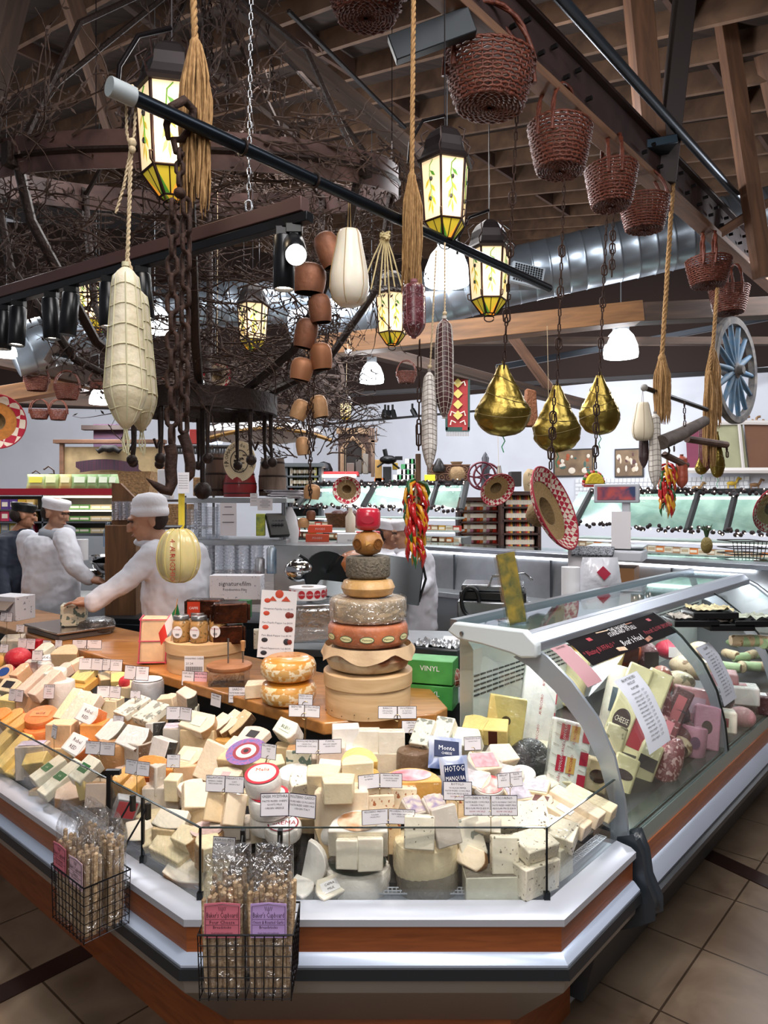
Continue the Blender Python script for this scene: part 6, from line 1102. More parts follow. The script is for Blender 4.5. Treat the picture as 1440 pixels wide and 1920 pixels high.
netted('sausage_link',P(1278,855,5.3),m_(60,5.3),.04,.045,mat('b0523a',.4,wrap=.4),mat('8c4a38',.7),'reddish thick sausage below the yoke','sausage',tail=0,rings=3,sr=.001)
ham(1345,855,5.8,28,82,'slim gold foil sausage right of the dark red salami',7);ham(1315,870,5.9,24,40,'small gold foil end below the dark red salami',9)
O=P(1280,812,5.2);o=thing('wooden_yoke',O,'old grey wooden yoke slung from a short chain','yoke');M().tube([P(1240,830,5.0)-O,P(1275,815,5.2)-O,P(1322,789,5.4)-O],[.052,.050,.038],14).out('yoke_beam',wood('6e6158','453a34',(3,3,3),.8),o,smooth=60)
b=M();chain(b,P(1283,752,5.2)-O,P(1284,800,5.2)-O,.05,.025,.004,8,4);chain(b,P(1264,822,5.2)-O,P(1264,848,5.2)-O,.05,.025,.004,8,4);b.tube([P(1245+10*cos(t),845+10*sin(t),5.15)-O for t in[i*.52 for i in range(12)]],.008,5,closed=True);b.out('chain_and_ring',RUST,o,smooth=60)
O=P(1320,830,5.6);o=thing('wooden_singletree',O,'thin wooden draught bar with iron ring end','bar');M().tube([P(1288,823,5.5)-O,P(1362,834,5.8)-O],.028,10).out('bar',wood('6e5348','4a362e',(3,3,3),.8),o);b=M();chain(b,P(1362,834,5.8)-O,P(1364,858,5.8)-O,.06,.03,.006,8,4);b.out('ring',RUST,o)
O=P(1248,860,5.2);o=thing('wooden_cross_bar',O,'short wooden bar above the chilli string','bar');M().tube([(-.01,0,.03),P(1288,873,5.3)-O],.026,8).out('bar',wood('6e5348','4a362e',(3,3,3),.8),o)
# ---------------------------------------------------------------- sombreros
STR=mat('b59563',.8,var=(90,.25),bump=(90,.6));STRD=mat('8f7550',.85,var=(60,.3),bump=(80,.6))
def redpat():
 if 'rp' in _m:return _m['rp']
 m=bpy.data.materials.new('woven_band');m.use_nodes=True;n=m.node_tree;b=n.nodes['Principled BSDF'];b.inputs['Roughness'].default_value=.8
 tc=n.nodes.new('ShaderNodeTexCoord');ch=n.nodes.new('ShaderNodeTexChecker');ch.inputs['Scale'].default_value=34;ch.inputs['Color1'].default_value=(*srgb('b3203a'),1);ch.inputs['Color2'].default_value=(*srgb('e6d8c6'),1)
 mp=n.nodes.new('ShaderNodeMapping');mp.inputs['Rotation'].default_value=(.6,.5,.7);n.links.new(tc.outputs['Object'],mp.inputs[0]);n.links.new(mp.outputs[0],ch.inputs[0]);n.links.new(ch.outputs[0],b.inputs['Base Color']);_m['rp']=m;return m
def sombrero(c,r,rot,lb,m=None):
 o=thing('sombrero',c,lb,'straw hat');o.rotation_euler=rot
 M().lathe([(r*.34,.0),(r*.6,.01*r),(r*.72,.03*r)],40,cap=False).out('straw_brim',m or STR,o,smooth=80)
 M().lathe([(r*.72,.03*r),(r*.85,.07*r),(r*.93,.12*r),(r,.22*r),(r*.97,.22*r),(r*.9,.14*r),(r*.72,.05*r)],40,cap=False).out('patterned_band',redpat(),o,smooth=80)
 hh=Euler(rot).to_matrix().inverted()@V((0,0,1.2));M().tube([(0,r*.5,.02),hh],.002,4).out('hanging_string',TWINE,o)
 M().tube([(r*cos(a),r*sin(a),.22*r)for a in[2*pi*i/40 for i in range(40)]],r*.022,6,closed=True).out('red_rim',mat('a51f33',.6),o)
 M().lathe([(r*.34,0),(r*.33,-.12*r),(r*.26,-.36*r),(r*.12,-.5*r),(0,-.53*r)],32,cap=False).out('crown',STRD,o,smooth=80);return o
sombrero(P(1026,958,4.6),m_(82,4.6),(R(62),R(40),R(35)),'large straw sombrero with red and white brim by the back scale')
sombrero(P(-8,790,2.4),m_(50,2.4),(R(96),R(-20),R(40)),'sombrero cut off at the left photo edge',mat('c07a35',.8,var=(70,.25)))
sombrero(P(930,915,7.0),m_(34,7),(R(120),0,R(20)),'brown sombrero hanging under the small chilli string');sombrero(P(1448,952,7),m_(46,7),(R(110),0,R(10)),'sombrero at the right photo edge');sombrero(P(650,918,6.6),m_(26,6.6),(R(100),R(-10),0),'small straw hat above the deli cases behind the tower',STRD)
sombrero(P(408,704,4.6),m_(26,4.6),(R(100),R(5),0),'tiny hanging sombrero among the dangling iron hooks',mat('c4b49c',.8))
# ---------------------------------------------------------------- iron wreath chandelier with vine twigs
Y=3.75;cz=P(380,345,Y);o=thing('vine_chandelier',cz,'huge iron hoop chandelier tangled with dark vine twigs','chandelier');RR=1.02
TR=Matrix.Rotation(R(17),4,'X')
HO=mat('664a45',.6,.2,var=(6,.3),col2='33211e')
M().lathe([(RR,-.07),(RR+.015,-.07),(RR+.015,.07),(RR,.07),(RR,-.07)],90,X=TR,cap=False).out('iron_hoop',HO,o,smooth=40)
M().lathe([(RR+.018,-.012),(RR+.028,0),(RR+.018,.012)],90,X=TR,cap=False).out('hoop_rib',IRON,o,smooth=40)
b=M()
for k in range(8):
 a=k*pi/4+.2;b.tube([TR@V((RR*cos(a),RR*sin(a),0)),(RR*.92*cos(a),RR*.92*sin(a),-.5),(RR*.62*cos(a),RR*.62*sin(a),-.95),(RR*.3*cos(a),RR*.3*sin(a),-1.12)],.022,6)
 b.tube([TR@V((RR*cos(a),RR*sin(a),0)),(RR*.7*cos(a),RR*.7*sin(a),.45),(RR*.15*cos(a),RR*.15*sin(a),1.0),(0,0,1.6)],.014,5)
 b.box(TR@V(((RR+.02)*cos(a),(RR+.02)*sin(a),0)),(.06,.05,.09),rot=(0,0,a))
b.out('iron_arms',IRON,o,smooth=60)
b=M();rl=.36
M().lathe([(rl,-1.22),(rl+.03,-1.22),(rl+.03,-1.12),(rl,-1.12),(rl,-1.22)],50,cap=False).out('lower_ring',IRON,o,smooth=40)
for k in range(10):
 a=k*pi/5;x,y=rl*cos(a),rl*sin(a);b=M();b.tube([(x,y,-1.2),(x,y,-1.38),(x*1.02,y*1.02,-1.46)],[.014,.010,.007],6);b.ball((x*1.02,y*1.02,-1.47),.028,10)
 if k%2:b.tube([(x,y,-1.36),(x*1.1,y*1.1,-1.42),(x*1.16,y*1.16,-1.38)],.007,5)
 b.out('dangling_hook',IRON,o,smooth=60)
b=M();b.tube([(0,0,-1.1),(0,0,-1.60)],.014,6);b.ball((0,0,-1.62),.048,12)
for k in range(5):a=k*2*pi/5;b.tube([(rl*cos(a),rl*sin(a),-1.16),(0,0,-1.18)],.012,5)
b.out('centre_drop',IRON,o,smooth=60)
rn=random.Random(21);tw=M();lf=M()
TWM=mat('31231f',.9,var=(30,.4),col2='4d3a31')
def twig(p,d,L,r,dep=0):
 pts=[V(p)];n=6;q=V(d)
 for i in range(n):q=(q+V((rn.uniform(-1,1),rn.uniform(-1,1),rn.uniform(-1,1)))*.32).normalized();pts.append(pts[-1]+q*L/n)
 tw.tube(pts,[r*(1-.7*i/n)for i in range(n+1)],4)
 for i in range(2,n+1):
  if dep<1 and rn.random()<.5:twig(pts[i],(q+V((rn.uniform(-1,1),rn.uniform(-1,1),rn.uniform(-1,1)))*.9).normalized(),L*.5,r*.6,dep+1)
  c=pts[i]
  if rn.random()>.45:continue
  u=V((rn.uniform(-1,1),rn.uniform(-1,1),rn.uniform(-1,1))).normalized();w=u.orthogonal().normalized()*.006;e=c+u*.032;lf.add([c,c+u*.015+w,e,c+u*.015-w],[(0,1,2,3)])
for i in range(430):
 a=rn.uniform(0,2*pi);h=rn.random();r=RR*(1.02-.72*h**1.6)*rn.uniform(.9,1.06);z=.02-1.12*h
 twig(TR@V((r*cos(a),r*sin(a),z))if h<.5 else(r*cos(a),r*sin(a),z),(-sin(a)+rn.uniform(-.3,.3),cos(a)+rn.uniform(-.3,.3),rn.uniform(-.45,.3)),rn.uniform(.25,.5),rn.uniform(.0035,.007))
for i in range(110):
 a=rn.uniform(0,2*pi);twig(TR@V((RR*1.02*cos(a),RR*1.02*sin(a),rn.uniform(.03,.16))),(-sin(a),cos(a),rn.uniform(-.2,.25)),rn.uniform(.25,.5),.006)
for i in range(110):
 a=rn.uniform(0,2*pi);z=rn.uniform(.1,1.5);r=.08+.5*(1-z/1.5)**2;twig((r*cos(a),r*sin(a),z),(rn.uniform(-.6,.6),rn.uniform(-.6,.6),1),.3,.006)
tw.out('vine_twigs',TWM,o,smooth=0,kind='stuff');lf.out('dry_leaves',mat('3a2a24',.9),o,smooth=0,kind='stuff')
# smaller wreath further back
c=P(505,700,5.2);o=thing('vine_wreath',c,'smaller dark vine wreath hanging behind the cow bells','wreath');tw=M();lf=M()
for i in range(130):
 a=rn.uniform(0,2*pi);r=rn.uniform(.25,.62);twig((r*cos(a)+.15,r*sin(a)*.8,rn.uniform(-.4,.12)),(-sin(a),cos(a),rn.uniform(-.5,.5)),.28,.006)
for i in range(70):
 a=rn.uniform(0,2*pi);r=rn.uniform(.1,.3);twig((r*cos(a)+.3,r*sin(a),rn.uniform(-.62,-.3)),(cos(a),sin(a),rn.uniform(.2,.9)),.25,.006)
tw.out('vine_twigs',TWM,o,smooth=0,kind='stuff');lf.out('dry_leaves',mat('2a201c',.9),o,smooth=0,kind='stuff')
for x0,y0,x1,y1,Y,lb in((430,60,425,205,3.7,'dark iron chain above the chandelier, nearest the bright chain'),(392,-10,398,130,3.9,'dark iron chain above the chandelier hub'),(500,30,515,190,4.4,'dark iron chain sloping behind the bright chain'),(440,280,436,330,2.9,'short iron link hanging beside the pipe')):
 O=P(x0,y0,Y);oc=thing('rusty_chain',O,lb,'chain');b=M();chain(b,(0,0,0),P(x1,y1,Y)-O,.055,.03,.005,8,4);b.out('chain_links',IRON,oc,smooth=80)
# ---------------------------------------------------------------- meats and cheeses in the deli case
def hitD(px,py,L,inset=0):
 Y=2.2
 while Y<6:
  p=P(px,py,Y);q=p-C0;t,s=q.dot(dR),q.dot(nR)
  if.05<s<.62 and.03<t<2.58 and p.z<=.61+(s-.07)*.236+L:return p
  Y+=.005
 return P(px,py,3.2)
PASTE.update({'ham':('c98f92',None),'roast':('a8532e',None),'beef':('5a2a2c',None),'turkey':('dcc4a0',(30,.6,'8a6a4a')),'herb':('cfc29a',(26,.56,'6f6a45')),'candy':('d8274a',None),'salami':('7c3238',(60,.55,'c9a09c')),'log':('e9dca8',None),'bologna':('c98aa0',None),'black':('1c1a1a',None),'wrap':('a9c48f',None),'flour':('d6bd94',(40,.6,'9a7a50')),'blackfilm':('2c2a2c',None)})
BHL=mat('3a2420',.4);BHR=mat('a11f2c',.4)
DQ=[('B',1008,1322,16,66,40,150,-8,-14,9,'white','white','red and cream printed carton standing in the deli case, nearer the vent',None,'a'),('B',1060,1436,9,70,44,165,-6,-16,12,'white','white','red and cream printed carton leaning in front against the curved arm',None,'a'),('O',985,1425,6,90,60,110,10,0,8,'blackfilm','blackfilm','crumpled black film bundle under the printed cartons',None,''),('C',1072,1250,14,44,44,90,0,-6,12,'log','log','round pale provolone log behind the end arm',None,''),('B',1090,1215,18,40,30,50,10,0,14,'amber','amber','orange cheddar block near the pink notice',None,''),('B',1122,1222,18,36,30,60,10,0,14,'pale','pale','pale cheese loaf beside the orange cheddar block',('f',BHL,.6,.3,'','r'),''),('B',1160,1330,11,40,36,190,-24,-24,20,'log','log','long yellow cheese log with a brown oval brand label',('f',BHL,.7,.2,'CHEESE','o',CRM),''),('B',1195,1345,10,40,36,200,-24,-26,20,'log','log','long pale cheese log with a dark red lettered label',('f',BHR,.6,.35,'','r',CRM),''),('B',1135,1400,7,36,34,110,-24,-22,16,'herb','herb','short tan log with dark lower label beside the price list',('f',BHL,.8,.3,'','o',CRM),''),('C',1150,1290,14,40,40,110,0,-10,16,'ivory','ivory','round white mozzarella log with a grey-blue printed band',('f',mat('5d6f80',.4),.8,.35,'Luigi' and '','r'),''),('O',1222,1330,11,44,50,120,-20,-26,20,'salami','salami','dark red netted salami lying along the front of the case',None,''),('B',1250,1340,8,30,34,130,-24,-28,24,'beef','beef','dark red boxed salami with pink stripe',('f',mat('cf6a70',.4),.5,.8,'','r'),''),('O',1175,1178,22,62,60,56,0,0,0,'roast','roast','roasted orange-brown glazed ham at the top of the pile',None,''),('O',1172,1222,17,60,56,60,0,0,8,'roast','roast','big roasted glazed turkey breast below the banner',('f',BHL,.5,.5,'','r',CRM),''),('O',1212,1232,16,44,50,60,0,0,0,'beef','beef','browned roast with black label beside the turkey breast',('f',mat('1c1716',.4),.6,.5,'','r'),''),('O',1205,1290,14,56,50,84,-10,-10,14,'ham','ham','rosy smoked ham in a printed bag',('f',mat('80505a',.4),.4,.4,'','r'),''),('O',1236,1282,14,48,50,70,-10,0,14,'roast','roast','smoky brown ham next to the rosy one',('f',BHL,.5,.4,'','o',CRM),''),('O',1262,1218,18,66,50,38,-10,0,0,'candy','candy','bright red wrapped roast in clear film',('f',WL,.4,.5,'','r'),''),('O',1298,1252,15,84,56,44,-14,0,8,'turkey','turkey','tan turkey breast in clear film right of the red roast',None,''),('O',1272,1278,13,60,50,40,-10,0,0,'herb','herb','herb-crusted pale turkey breast',None,''),('O',1312,1218,17,44,40,30,0,0,0,'turkey','turkey','small pale wrapped roast behind the red one',None,''),('B',1300,1320,11,70,50,60,-20,-10,8,'ham','ham','pink ham block in glossy film',('f',mat('bfa6b4',.4),.5,.5,'','r'),''),('O',1262,1340,10,60,44,60,-20,-6,12,'blackfilm','blackfilm','black wrapped roast beef with shiny film',('f',mat('4b4550',.4),.6,.5,'','r'),''),('B',1322,1365,7,46,44,80,-18,-20,8,'bologna','bologna','pink bologna loaf with a dark oval emblem',('f',BHL,.4,.3,'','o',CRM),''),('C',1300,1390,5,46,46,56,-18,-10,8,'bologna','bologna','round mauve loaf at the front of the meat pile',('f',mat('6d4a66',.4),.4,.4,'','o'),''),('O',1272,1400,4,50,40,40,-18,0,8,'turkey','salami','small brown printed chub low at the front',('f',BHL,.6,.6,'','o',CRM),''),('B',1352,1350,8,50,44,40,-18,-6,4,'ivory','white','white wrapped piece right of the bologna loaf',('f',mat('8c2530',.4),.4,.4,'','r'),''),('B',1385,1300,10,66,44,34,-20,0,0,'white','white','white film package with red printed seal',('t',mat('b04a50',.4),.4,.4,'','r'),''),('B',1352,1278,12,56,44,40,-20,0,0,'ham','white','sliced ham package in glossy white film',None,''),('B',1420,1318,8,60,44,34,-20,0,0,'beef','beef','dark red sliced beef package near the photo edge',('t',WL,.5,.5,'','r'),''),]
DQ+=[('B',1168,1452,4,44,34,70,-24,-22,18,'log','log','short cream log with a brown end low at the front of the deli case',('f',BHL,.8,.25,'','o',CRM),''),('B',1212,1432,4,40,34,80,-24,-24,20,'log','log','cream log end with a black band near the front channel',('f',mat('2a1d1a',.4),.8,.3,'','r',CRM),''),('O',1250,1415,4,40,40,100,-22,-26,22,'salami','salami','purple speckled salami low at the front',None,''),('O',1283,1392,4,36,40,80,-22,-26,22,'beef','beef','dark maroon sausage next to the purple speckled salami',None,''),('B',1230,1385,6,34,34,110,-24,-26,22,'salami','salami','pink-striped salami carton between salami and loaf',('f',mat('d8808a',.4),.4,.9,'','r'),''),('B',1118,1452,5,44,34,60,-10,-10,14,'tan','rindbrown','small brown printed loaf close to the end arm',('f',BHL,.7,.4,'','o',CRM),''),('O',1345,1310,11,60,50,46,-18,0,6,'blackfilm','beef','dark peppered roast in shiny film right of the price list',None,''),('O',1230,1180,22,50,44,40,0,0,0,'turkey','turkey','golden turkey breast next to the glazed ham',None,''),('B',1150,1215,19,40,30,60,-10,0,14,'yellow','yellow','yellow cheddar loaf behind the price list',None,''),('O',1390,1345,6,50,44,40,-18,0,0,'ham','white','pale ham in crumpled film near the far front',None,''),]
for q in DQ:
 if q[6]>=84 and q[14]!='a':q=(q[0],q[1]+4,q[2]+22,max(4,q[3]-2),q[4]*1.1,q[5],q[6]*1.15)+q[7:]
 o=cheese(*q[:12],q[12],q[13],.9,{'B':'wrapped_loaf','C':'wrapped_log','O':'wrapped_roast'}[q[0]],'deli meat',.008,hitD)
 if q[14]=='a':
  bb=[V(v.co)for v in o.data.vertices];w=max(v.x for v in bb)*2;h=max(v.z for v in bb)*2;d=max(v.y for v in bb)*2;t=M()
  for zz in(-.34,.02,.36):
   t.box((-w*.2,-d/2-.001,h*zz),(w*.22,.001,h*.17),0);t.box((w*.06,-d/2-.001,h*zz),(w*.22,.001,h*.17),1);t.text('AURICCHIO',w*.10,T((w*.06,-d/2-.003,h*zz),(R(90),R(-90),0)),0)
   t.text('PROVOLONE',w*.10,T((-w*.2,-d/2-.003,h*zz),(R(90),R(-90),0)),2)
  t.text('provolone',w*.13,T((-w*.2,-d/2-.002,-h*.16),(R(90),R(-90),0)),0);t.text('auricchio',w*.13,T((-w*.2,-d/2-.002,h*.2),(R(90),R(-90),0)),0)
  for i in range(9):
   for j in range(3):t.box((-w*.38+j*w*.36,-d/2-.0006,-h*.45+i*h*.11),(w*.16,.0006,h*.006),3,rot=(0,R(15),0))
  for i in range(4):t.box((w*.36,-d/2-.001,h*(-.36+.24*i)),(w*.2,.001,h*.14),0)
  t.out('carton_print',[mat('b8203c',.5),mat('d9a95a',.5),WL,mat('b9ad9c',.5)],o,smooth=0)
rn=random.Random(9)
for i in range(16):
 px,py=1372+(i%5)*17+rn.uniform(-3,3),1205+(i//5)*24+rn.uniform(-4,4);c=hitD(px,py,.09);o=thing('rolled_sandwich',c,'%s wrap roll number-free spot'%i,'sandwich wrap',rn.uniform(0,3));o['label']='%s rolled sandwich wrap in the far deli pile, %s row, %s'%(('green','tan')[i%2],('rear','second','third','front')[i//5],('at the left end','second along','in the middle','next to the photo edge','at the photo edge')[i%5])
 M().lathe([(0,-.05),(.022,-.05),(.026,-.04),(.027,.04),(.022,.05),(0,.05)],18,X=T((0,0,0),(R(90),0,0))).out('wrap_roll',pm(('wrap','flour')[i%2]),o,smooth=60);M().lathe([(.018,.0505),(.012,.052),(0,.0525)],14,X=T((0,0,0),(R(90),0,0))).out('filling',mat('9a6a4a',.6,var=(60,.5)),o)
for i,(px,py,cl)in enumerate(((1330,1150,'e9dcae'),(1295,1165,'c9c2b6'),(1360,1172,'d9cfc0'),(1405,1165,'bfc7b4'))):
 c=hitD(px,py,.06);o=thing('deli_tray',c,'shallow tray of %s salad behind the far glass'%('yellow','grey','cream','pale green')[i],'food tray');M().box((0,0,0),(.2,.14,.03)).out('tray',BLACK,o,bev=.004);M().grid(lambda u,v:((u-.5)*.18,(v-.5)*.12,.016+.02*noise.noise(V((u*7+i,v*7,1)))+.01),14,12).out('salad',mat(cl,.6,var=(40,.4)),o)
# signs fixed to the glass
def onglass(t,f):
 n=len(GP)-1;k=min(n-1e-6,max(0,f*n));i=int(k);u=k-i;s=GP[i][0]*(1-u)+GP[i+1][0]*u;z=GP[i][1]*(1-u)+GP[i+1][1]*u;return D(t,s-.004,z+.002)
def gsign(name,t0,t1,f0,f1,m,lb,lines,im=INK,pics=()):
 c=onglass((t0+t1)/2,(f0+f1)/2);o=thing(name,c,lb,'sign');b=M();b.grid(lambda u,v:onglass(t0+(t1-t0)*u,f0+(f1-f0)*v)-c,6,8);b.out('printed_film',m,o,smooth=60)
 for mt,pts in pics:
  b=M();b.add([onglass(t0+(t1-t0)*u,f0+(f1-f0)*v)-c-nR*.0015 for u,v in pts],[tuple(range(len(pts)))]);b.out('picture',mt,o,smooth=0)
 t=M()
 for(s_,u,v,sz,mi)in lines:
  p=onglass(t0+(t1-t0)*u,f0+(f1-f0)*v);a=onglass(t0,f0+(f1-f0)*v-.01);b2=onglass(t0,f0+(f1-f0)*v+.01);up=(b2-a).normalized();x=dR;nn=x.cross(up)
  X=Matrix((x,up,nn)).transposed().to_4x4();X.translation=p-c+nn*.002;t.text(s_,sz,X,mi,wmax=(t1-t0)*.9)
 t.out('lettering',[im,REDINK,WL],o,smooth=0);return o
gsign('banner_sign',.17,1.0,.70,.93,mat('171113',.8,spec=.1),"black banner on the curved glass with meat pictures and Boar's Head lettering",[('THE HIGHEST',.5,.78,.028,2),('STANDARD OF DELI',.5,.56,.028,2),("Boar's Head",.5,.24,.04,2),('* Blazing BUFFALO *',.17,.3,.03,1),('Pitcraft SLOW SMOKED',.86,.3,.03,1)],INK,((mat('c98a5c',.5,var=(40,.5),col2='e9d0b0'),((.30,.1),(.38,.05),(.40,.9),(.28,.95))),(mat('b9703c',.5,var=(30,.5),col2='7c3020'),((.62,.05),(.70,.1),(.68,.9),(.60,.9))),(mat('b51f35',.5),((.15,.6),(.19,.6),(.19,.8),(.15,.8))),(mat('b51f35',.5),((.84,.6),(.88,.6),(.88,.8),(.84,.8)))))
gsign('price_list',.22,.42,.26,.60,mat('dfe3ee',.5),'white price list taped inside the curved glass near the end arm',[('FROM THE DELI',.5,.95,.016,0),('PRICE LIST',.5,.89,.014,0),('ROAST BEEF',.5,.82,.012,0)]+[('turkey ovengold ..... 12.99',.5,.76-.052*i,.0105,0)for i in range(13)])
gsign('price_list',1.04,1.22,.24,.58,mat('c9cdd8',.5),'grey price list on the second glass pane',[('SALAMI',.5,.93,.016,0)]+[('genoa salami ..... 9.99',.5,.85-.055*i,.0105,0)for i in range(14)])
gsign('notice_card',.04,.15,.62,.90,mat('b98a90',.5),'small dusty-pink notice beside the end arm',[('SCAN HERE',.5,.9,.012,0)])
# ---------------------------------------------------------------- things on the deli case top and inside the ring
c=D(.12,.5,1.196);o=thing('brochure_holder',c,'clear acrylic holder with a colourful leaflet on the deli top','leaflet holder',.4);X=T((0,0,.13),(R(-6),R(-8),0));M().box((0,0,0),(.075,.012,.26),0,X).out('leaflet',mat('5c6a4a',.3,var=(24,.5),col2='c9a84a',coat=.7),o);M().box((0,.004,0),(.08,.03,.27),0,X).out('clear_holder',clear((.9,.92,.92),.1,.05,0,.4),o);M().box((.01,0,.004),(.09,.07,.008)).out('foot',clear((.8,.85,.85),.2,.05,0,.4),o)
def box_thing(name,c,d,m,lb,cat,rz=0,bev=.004,txt=None,tm=None):
 o=M().box((0,0,d[2]/2),d).out(name,m,None,c,(0,0,rz),bev=bev,label=lb,cat=cat)
 if txt:t=M();[t.text(s_,sz,T((0,-d[1]/2-.002,z),(R(90),0,0)),0,wmax=d[0]*.9)for s_,sz,z in txt];t.out('lettering',tm or INK,o,smooth=0)
 return o
# inner work table behind the tower with grill, slicer, label roll
wt=thing('work_table',V((.15,3.9,0)),'stainless work table behind the cheese tower','table',-.15)
M().box((0,0,.86),(1.5,.62,.04)).out('table_top',STEELB,wt,bev=.004);M().box((0,0,.42),(1.44,.56,.84)).out('base_cabinet',mat('3c4145',.5,.3),wt);M().box((.42,-.1,.884),(.5,.42,.012)).out('cutting_board',WHITE,wt,bev=.003)
c=P(925,1140,3.75);o=thing('panini_grill',c,'stainless panini grill with black coiled hose and wire handle','grill',-.2);M().box((0,0,0),(.36,.26,.10)).out('grill_base',STEEL,o,bev=.008);M().box((0,.02,.075),(.34,.24,.04)).out('lower_plate',BLACK,o,bev=.004);M().box((0,.02,.115),(.32,.24,.035)).out('lid',STEEL,o,bev=.008)
M().tube([(-.02,-.1,.12),(.0,-.12,.18),(.16,-.12,.2),(.2,-.08,.16)],.007,6).out('handle',CHROME,o,smooth=80);M().tube([(-.11+.045*cos(t),-.14,.05+.075*sin(t))for t in[i*.35 for i in range(15)]],.010,8).out('hose',BLACK,o,smooth=80);M().box((.12,-.132,0),(.08,.004,.05)).out('control_panel',mat('4a4d52',.3,.8),o)
c=P(600,1090,3.7);o=thing('meat_slicer',c,'chrome meat slicer with dark guard and motor head','slicer',.2);M().ball((-.11,0,.06),(.075,.07,.06),16).out('motor_head',CHROME,o,smooth=80);M().lathe([(0,-.01),(.17,-.01),(.175,0),(.17,.01),(0,.01)],36,X=T((.07,.0,.0),(R(60),0,.5))).out('blade',mat('3b3f42',.25,.9),o,smooth=50)
M().prism([(-.1,-.12),(.2,-.15),(.26,.05),(-.05,.02)],0,.02,X=T((.04,-.05,-.02),(R(25),R(10),0))).out('guard',mat('2e3234',.35,.5),o,bev=.004);b=M();b.tube([(-.05,0,.1),(-.11,-.02,.14)],.008,6);b.tube([(.05,0,.06),(.1,-.02,.14)],.010,6);b.out('levers',BLACK,o);M().box((0,0,-.12),(.34,.26,.1)).out('slicer_base',STEEL,o,bev=.01)
# lid standing behind the tower
c=P(735,1085,4.0);o=M().box((0,0,0),(.34,.012,.26),rot=(R(-12),R(8),0)).out('grill_lid',mat('55595c',.25,.9),None,c,bev=.006,label='raised steel lid with black rim behind the tower',cat='lid');M().tube([(.15,-.01,-.13),(.19,-.01,.0),(.16,-.01,.14),(.08,-.01,.17)],.008,6).out('black_rim',BLACK,o,smooth=80)
c=P(577,1122,3.35);o=thing('label_roll',c,'roll of red and white stickers on a clear tub','label roll');M().lathe([(.028,0),(.088,0),(.088,.055),(.028,.055),(.028,0)],40,cap=False).out('paper_roll',WHITE,o,smooth=40);M().lathe([(.026,.001),(.029,.056),(.026,.056)],24,cap=False).out('cardboard_core',mat('a97d52',.7),o)
b=M()
for i in range(7):a=R(-160+i*24+10);X=T((.0888*cos(a),.0888*sin(a),.0275),(0,0,a+pi/2))@T((0,0,0),(R(90),0,0));b.lathe([(.9,0),(.9,.0008),(0,.0008)],20,0,X@Matrix.Diagonal((.019,.021,1,1)));b.text('CLARO',.011,X@T((0,0,.002)),1)
b.out('round_labels',[mat('b3202c',.5),WHITE],o,smooth=0)
o=thing('clear_tub',P(585,1180,3.4),'stacked clear plastic tub with lid under the label roll','tub',.1);M().box((0,0,.04),(.32,.24,.17)).out('tub_body',clear((.85,.87,.88),.25,.15,.3,.3),o,bev=.02);M().box((0,0,.132),(.34,.26,.012)).out('tub_lid',clear((.85,.87,.88),.35,.1,0,.3),o,bev=.005)
o=box_thing('counter_cabinet',V((-1.3,5.0,0)),(1.3,.45,.84),mat('23272b',.4,.3),'dark low cabinet behind the wooden counter','cabinet',-.2)
for x in(-.42,0,.42):M().box((x,-.229,.45),(.38,.006,.7)).out('door',mat('2b3035',.35,.4),o,bev=.003)
carton('film_carton',445,1122,3.9,.28,.1,.13,-.05,'white speckled plastic film carton lying behind the coffee packs',mat('d9d7dc',.5,speck=(60,.66,'8a8a96')),['signaturefilm','Foodservice Film'],mat('3a3a44',.5),ts=.035)
carton('glove_box',459,1158,3.6,.06,.05,.09,-.1,'small green glove carton beside the coffee packs',mat('2f6b3a',.5),['VINYL'],WL,ts=.02)
c=D(.03,.93,0)
for i,(px,py)in enumerate(((812,1322),(812,1276))):carton('glove_box',px,py,2.95,.19,.12,.095,-.3,('lower','upper')[i]+' bright green glove carton between the counter and deli case',mat('4aa04e',.4,var=(12,.2)),['VINYL'],WL,ts=.03)
o=box_thing('low_shelf',V((.33,3.35,0)),(.5,.5,.78),mat('7d8286',.4,.6),'low steel shelf between the counter and deli case','shelf',-.6)
o=M().box((0,0,0),(.22,.16,.08)).out('dark_tray',mat('2a2d31',.35),None,P(822,1225,3.2),(0,0,-.3),bev=.01,label='dark tray holding crumpled foil film behind the deli end',cat='tray');M().grid(lambda u,v:((u-.5)*.2,(v-.5)*.14,.045+.03*noise.noise(V((u*14,v*14,3)))),24,18).out('crumpled_film',mat('b9bcc0',.2,.6,bump=(30,.8)),o)
c=P(880,1290,2.92);netted('netted_salami',c+V((-.03,.02,.04)),.1,.035,.04,mat('8a4a3a',.4,var=(20,.4)),mat('c9c2b8',.6),'small netted salami end behind the deli end glass','salami',tail=0,rings=6,tilt=R(80),sr=.0012)
# shelf rack with cups
RK=P(355,1100,4.75);RK.z=0
o=thing('shelf_rack',RK,'stainless wire shelf rack loaded with clear cups and lids','shelf');w=m_(190,4.75)
for z in(P(0,938,4.75).z,P(0,1014,4.75).z,P(0,1075,4.75).z-.16):M().box((w/2,0,z),(w,.42,.035)).out('shelf_board',STEELB,o,bev=.003)
for x in(.02,w-.02):
 for y in(-.19,.19):M().tube([(x,y,0),(x,y,P(0,930,4.75).z)],.014,8).out('post',STEEL,o,smooth=60)
CUPM=clear((.9,.91,.93),.22,.12,.2,.5)
def cupstack(px,py,Y,r,n,ph,lb,m=CUPM):
 c=P(px,py,Y);b=M();pr=[]
 for i in range(n):z=i*ph;pr+=[(r*.9,z),(r,z+ph*.75),(r*1.08,z+ph*.8),(r*1.08,z+ph*.98)]
 b.lathe(pr,20,cap=False);b.lathe([(0,n*ph),(r,n*ph)],20,cap=False);return b.out('cup_stack',m,None,c,smooth=30,label=lb,cat='cups')
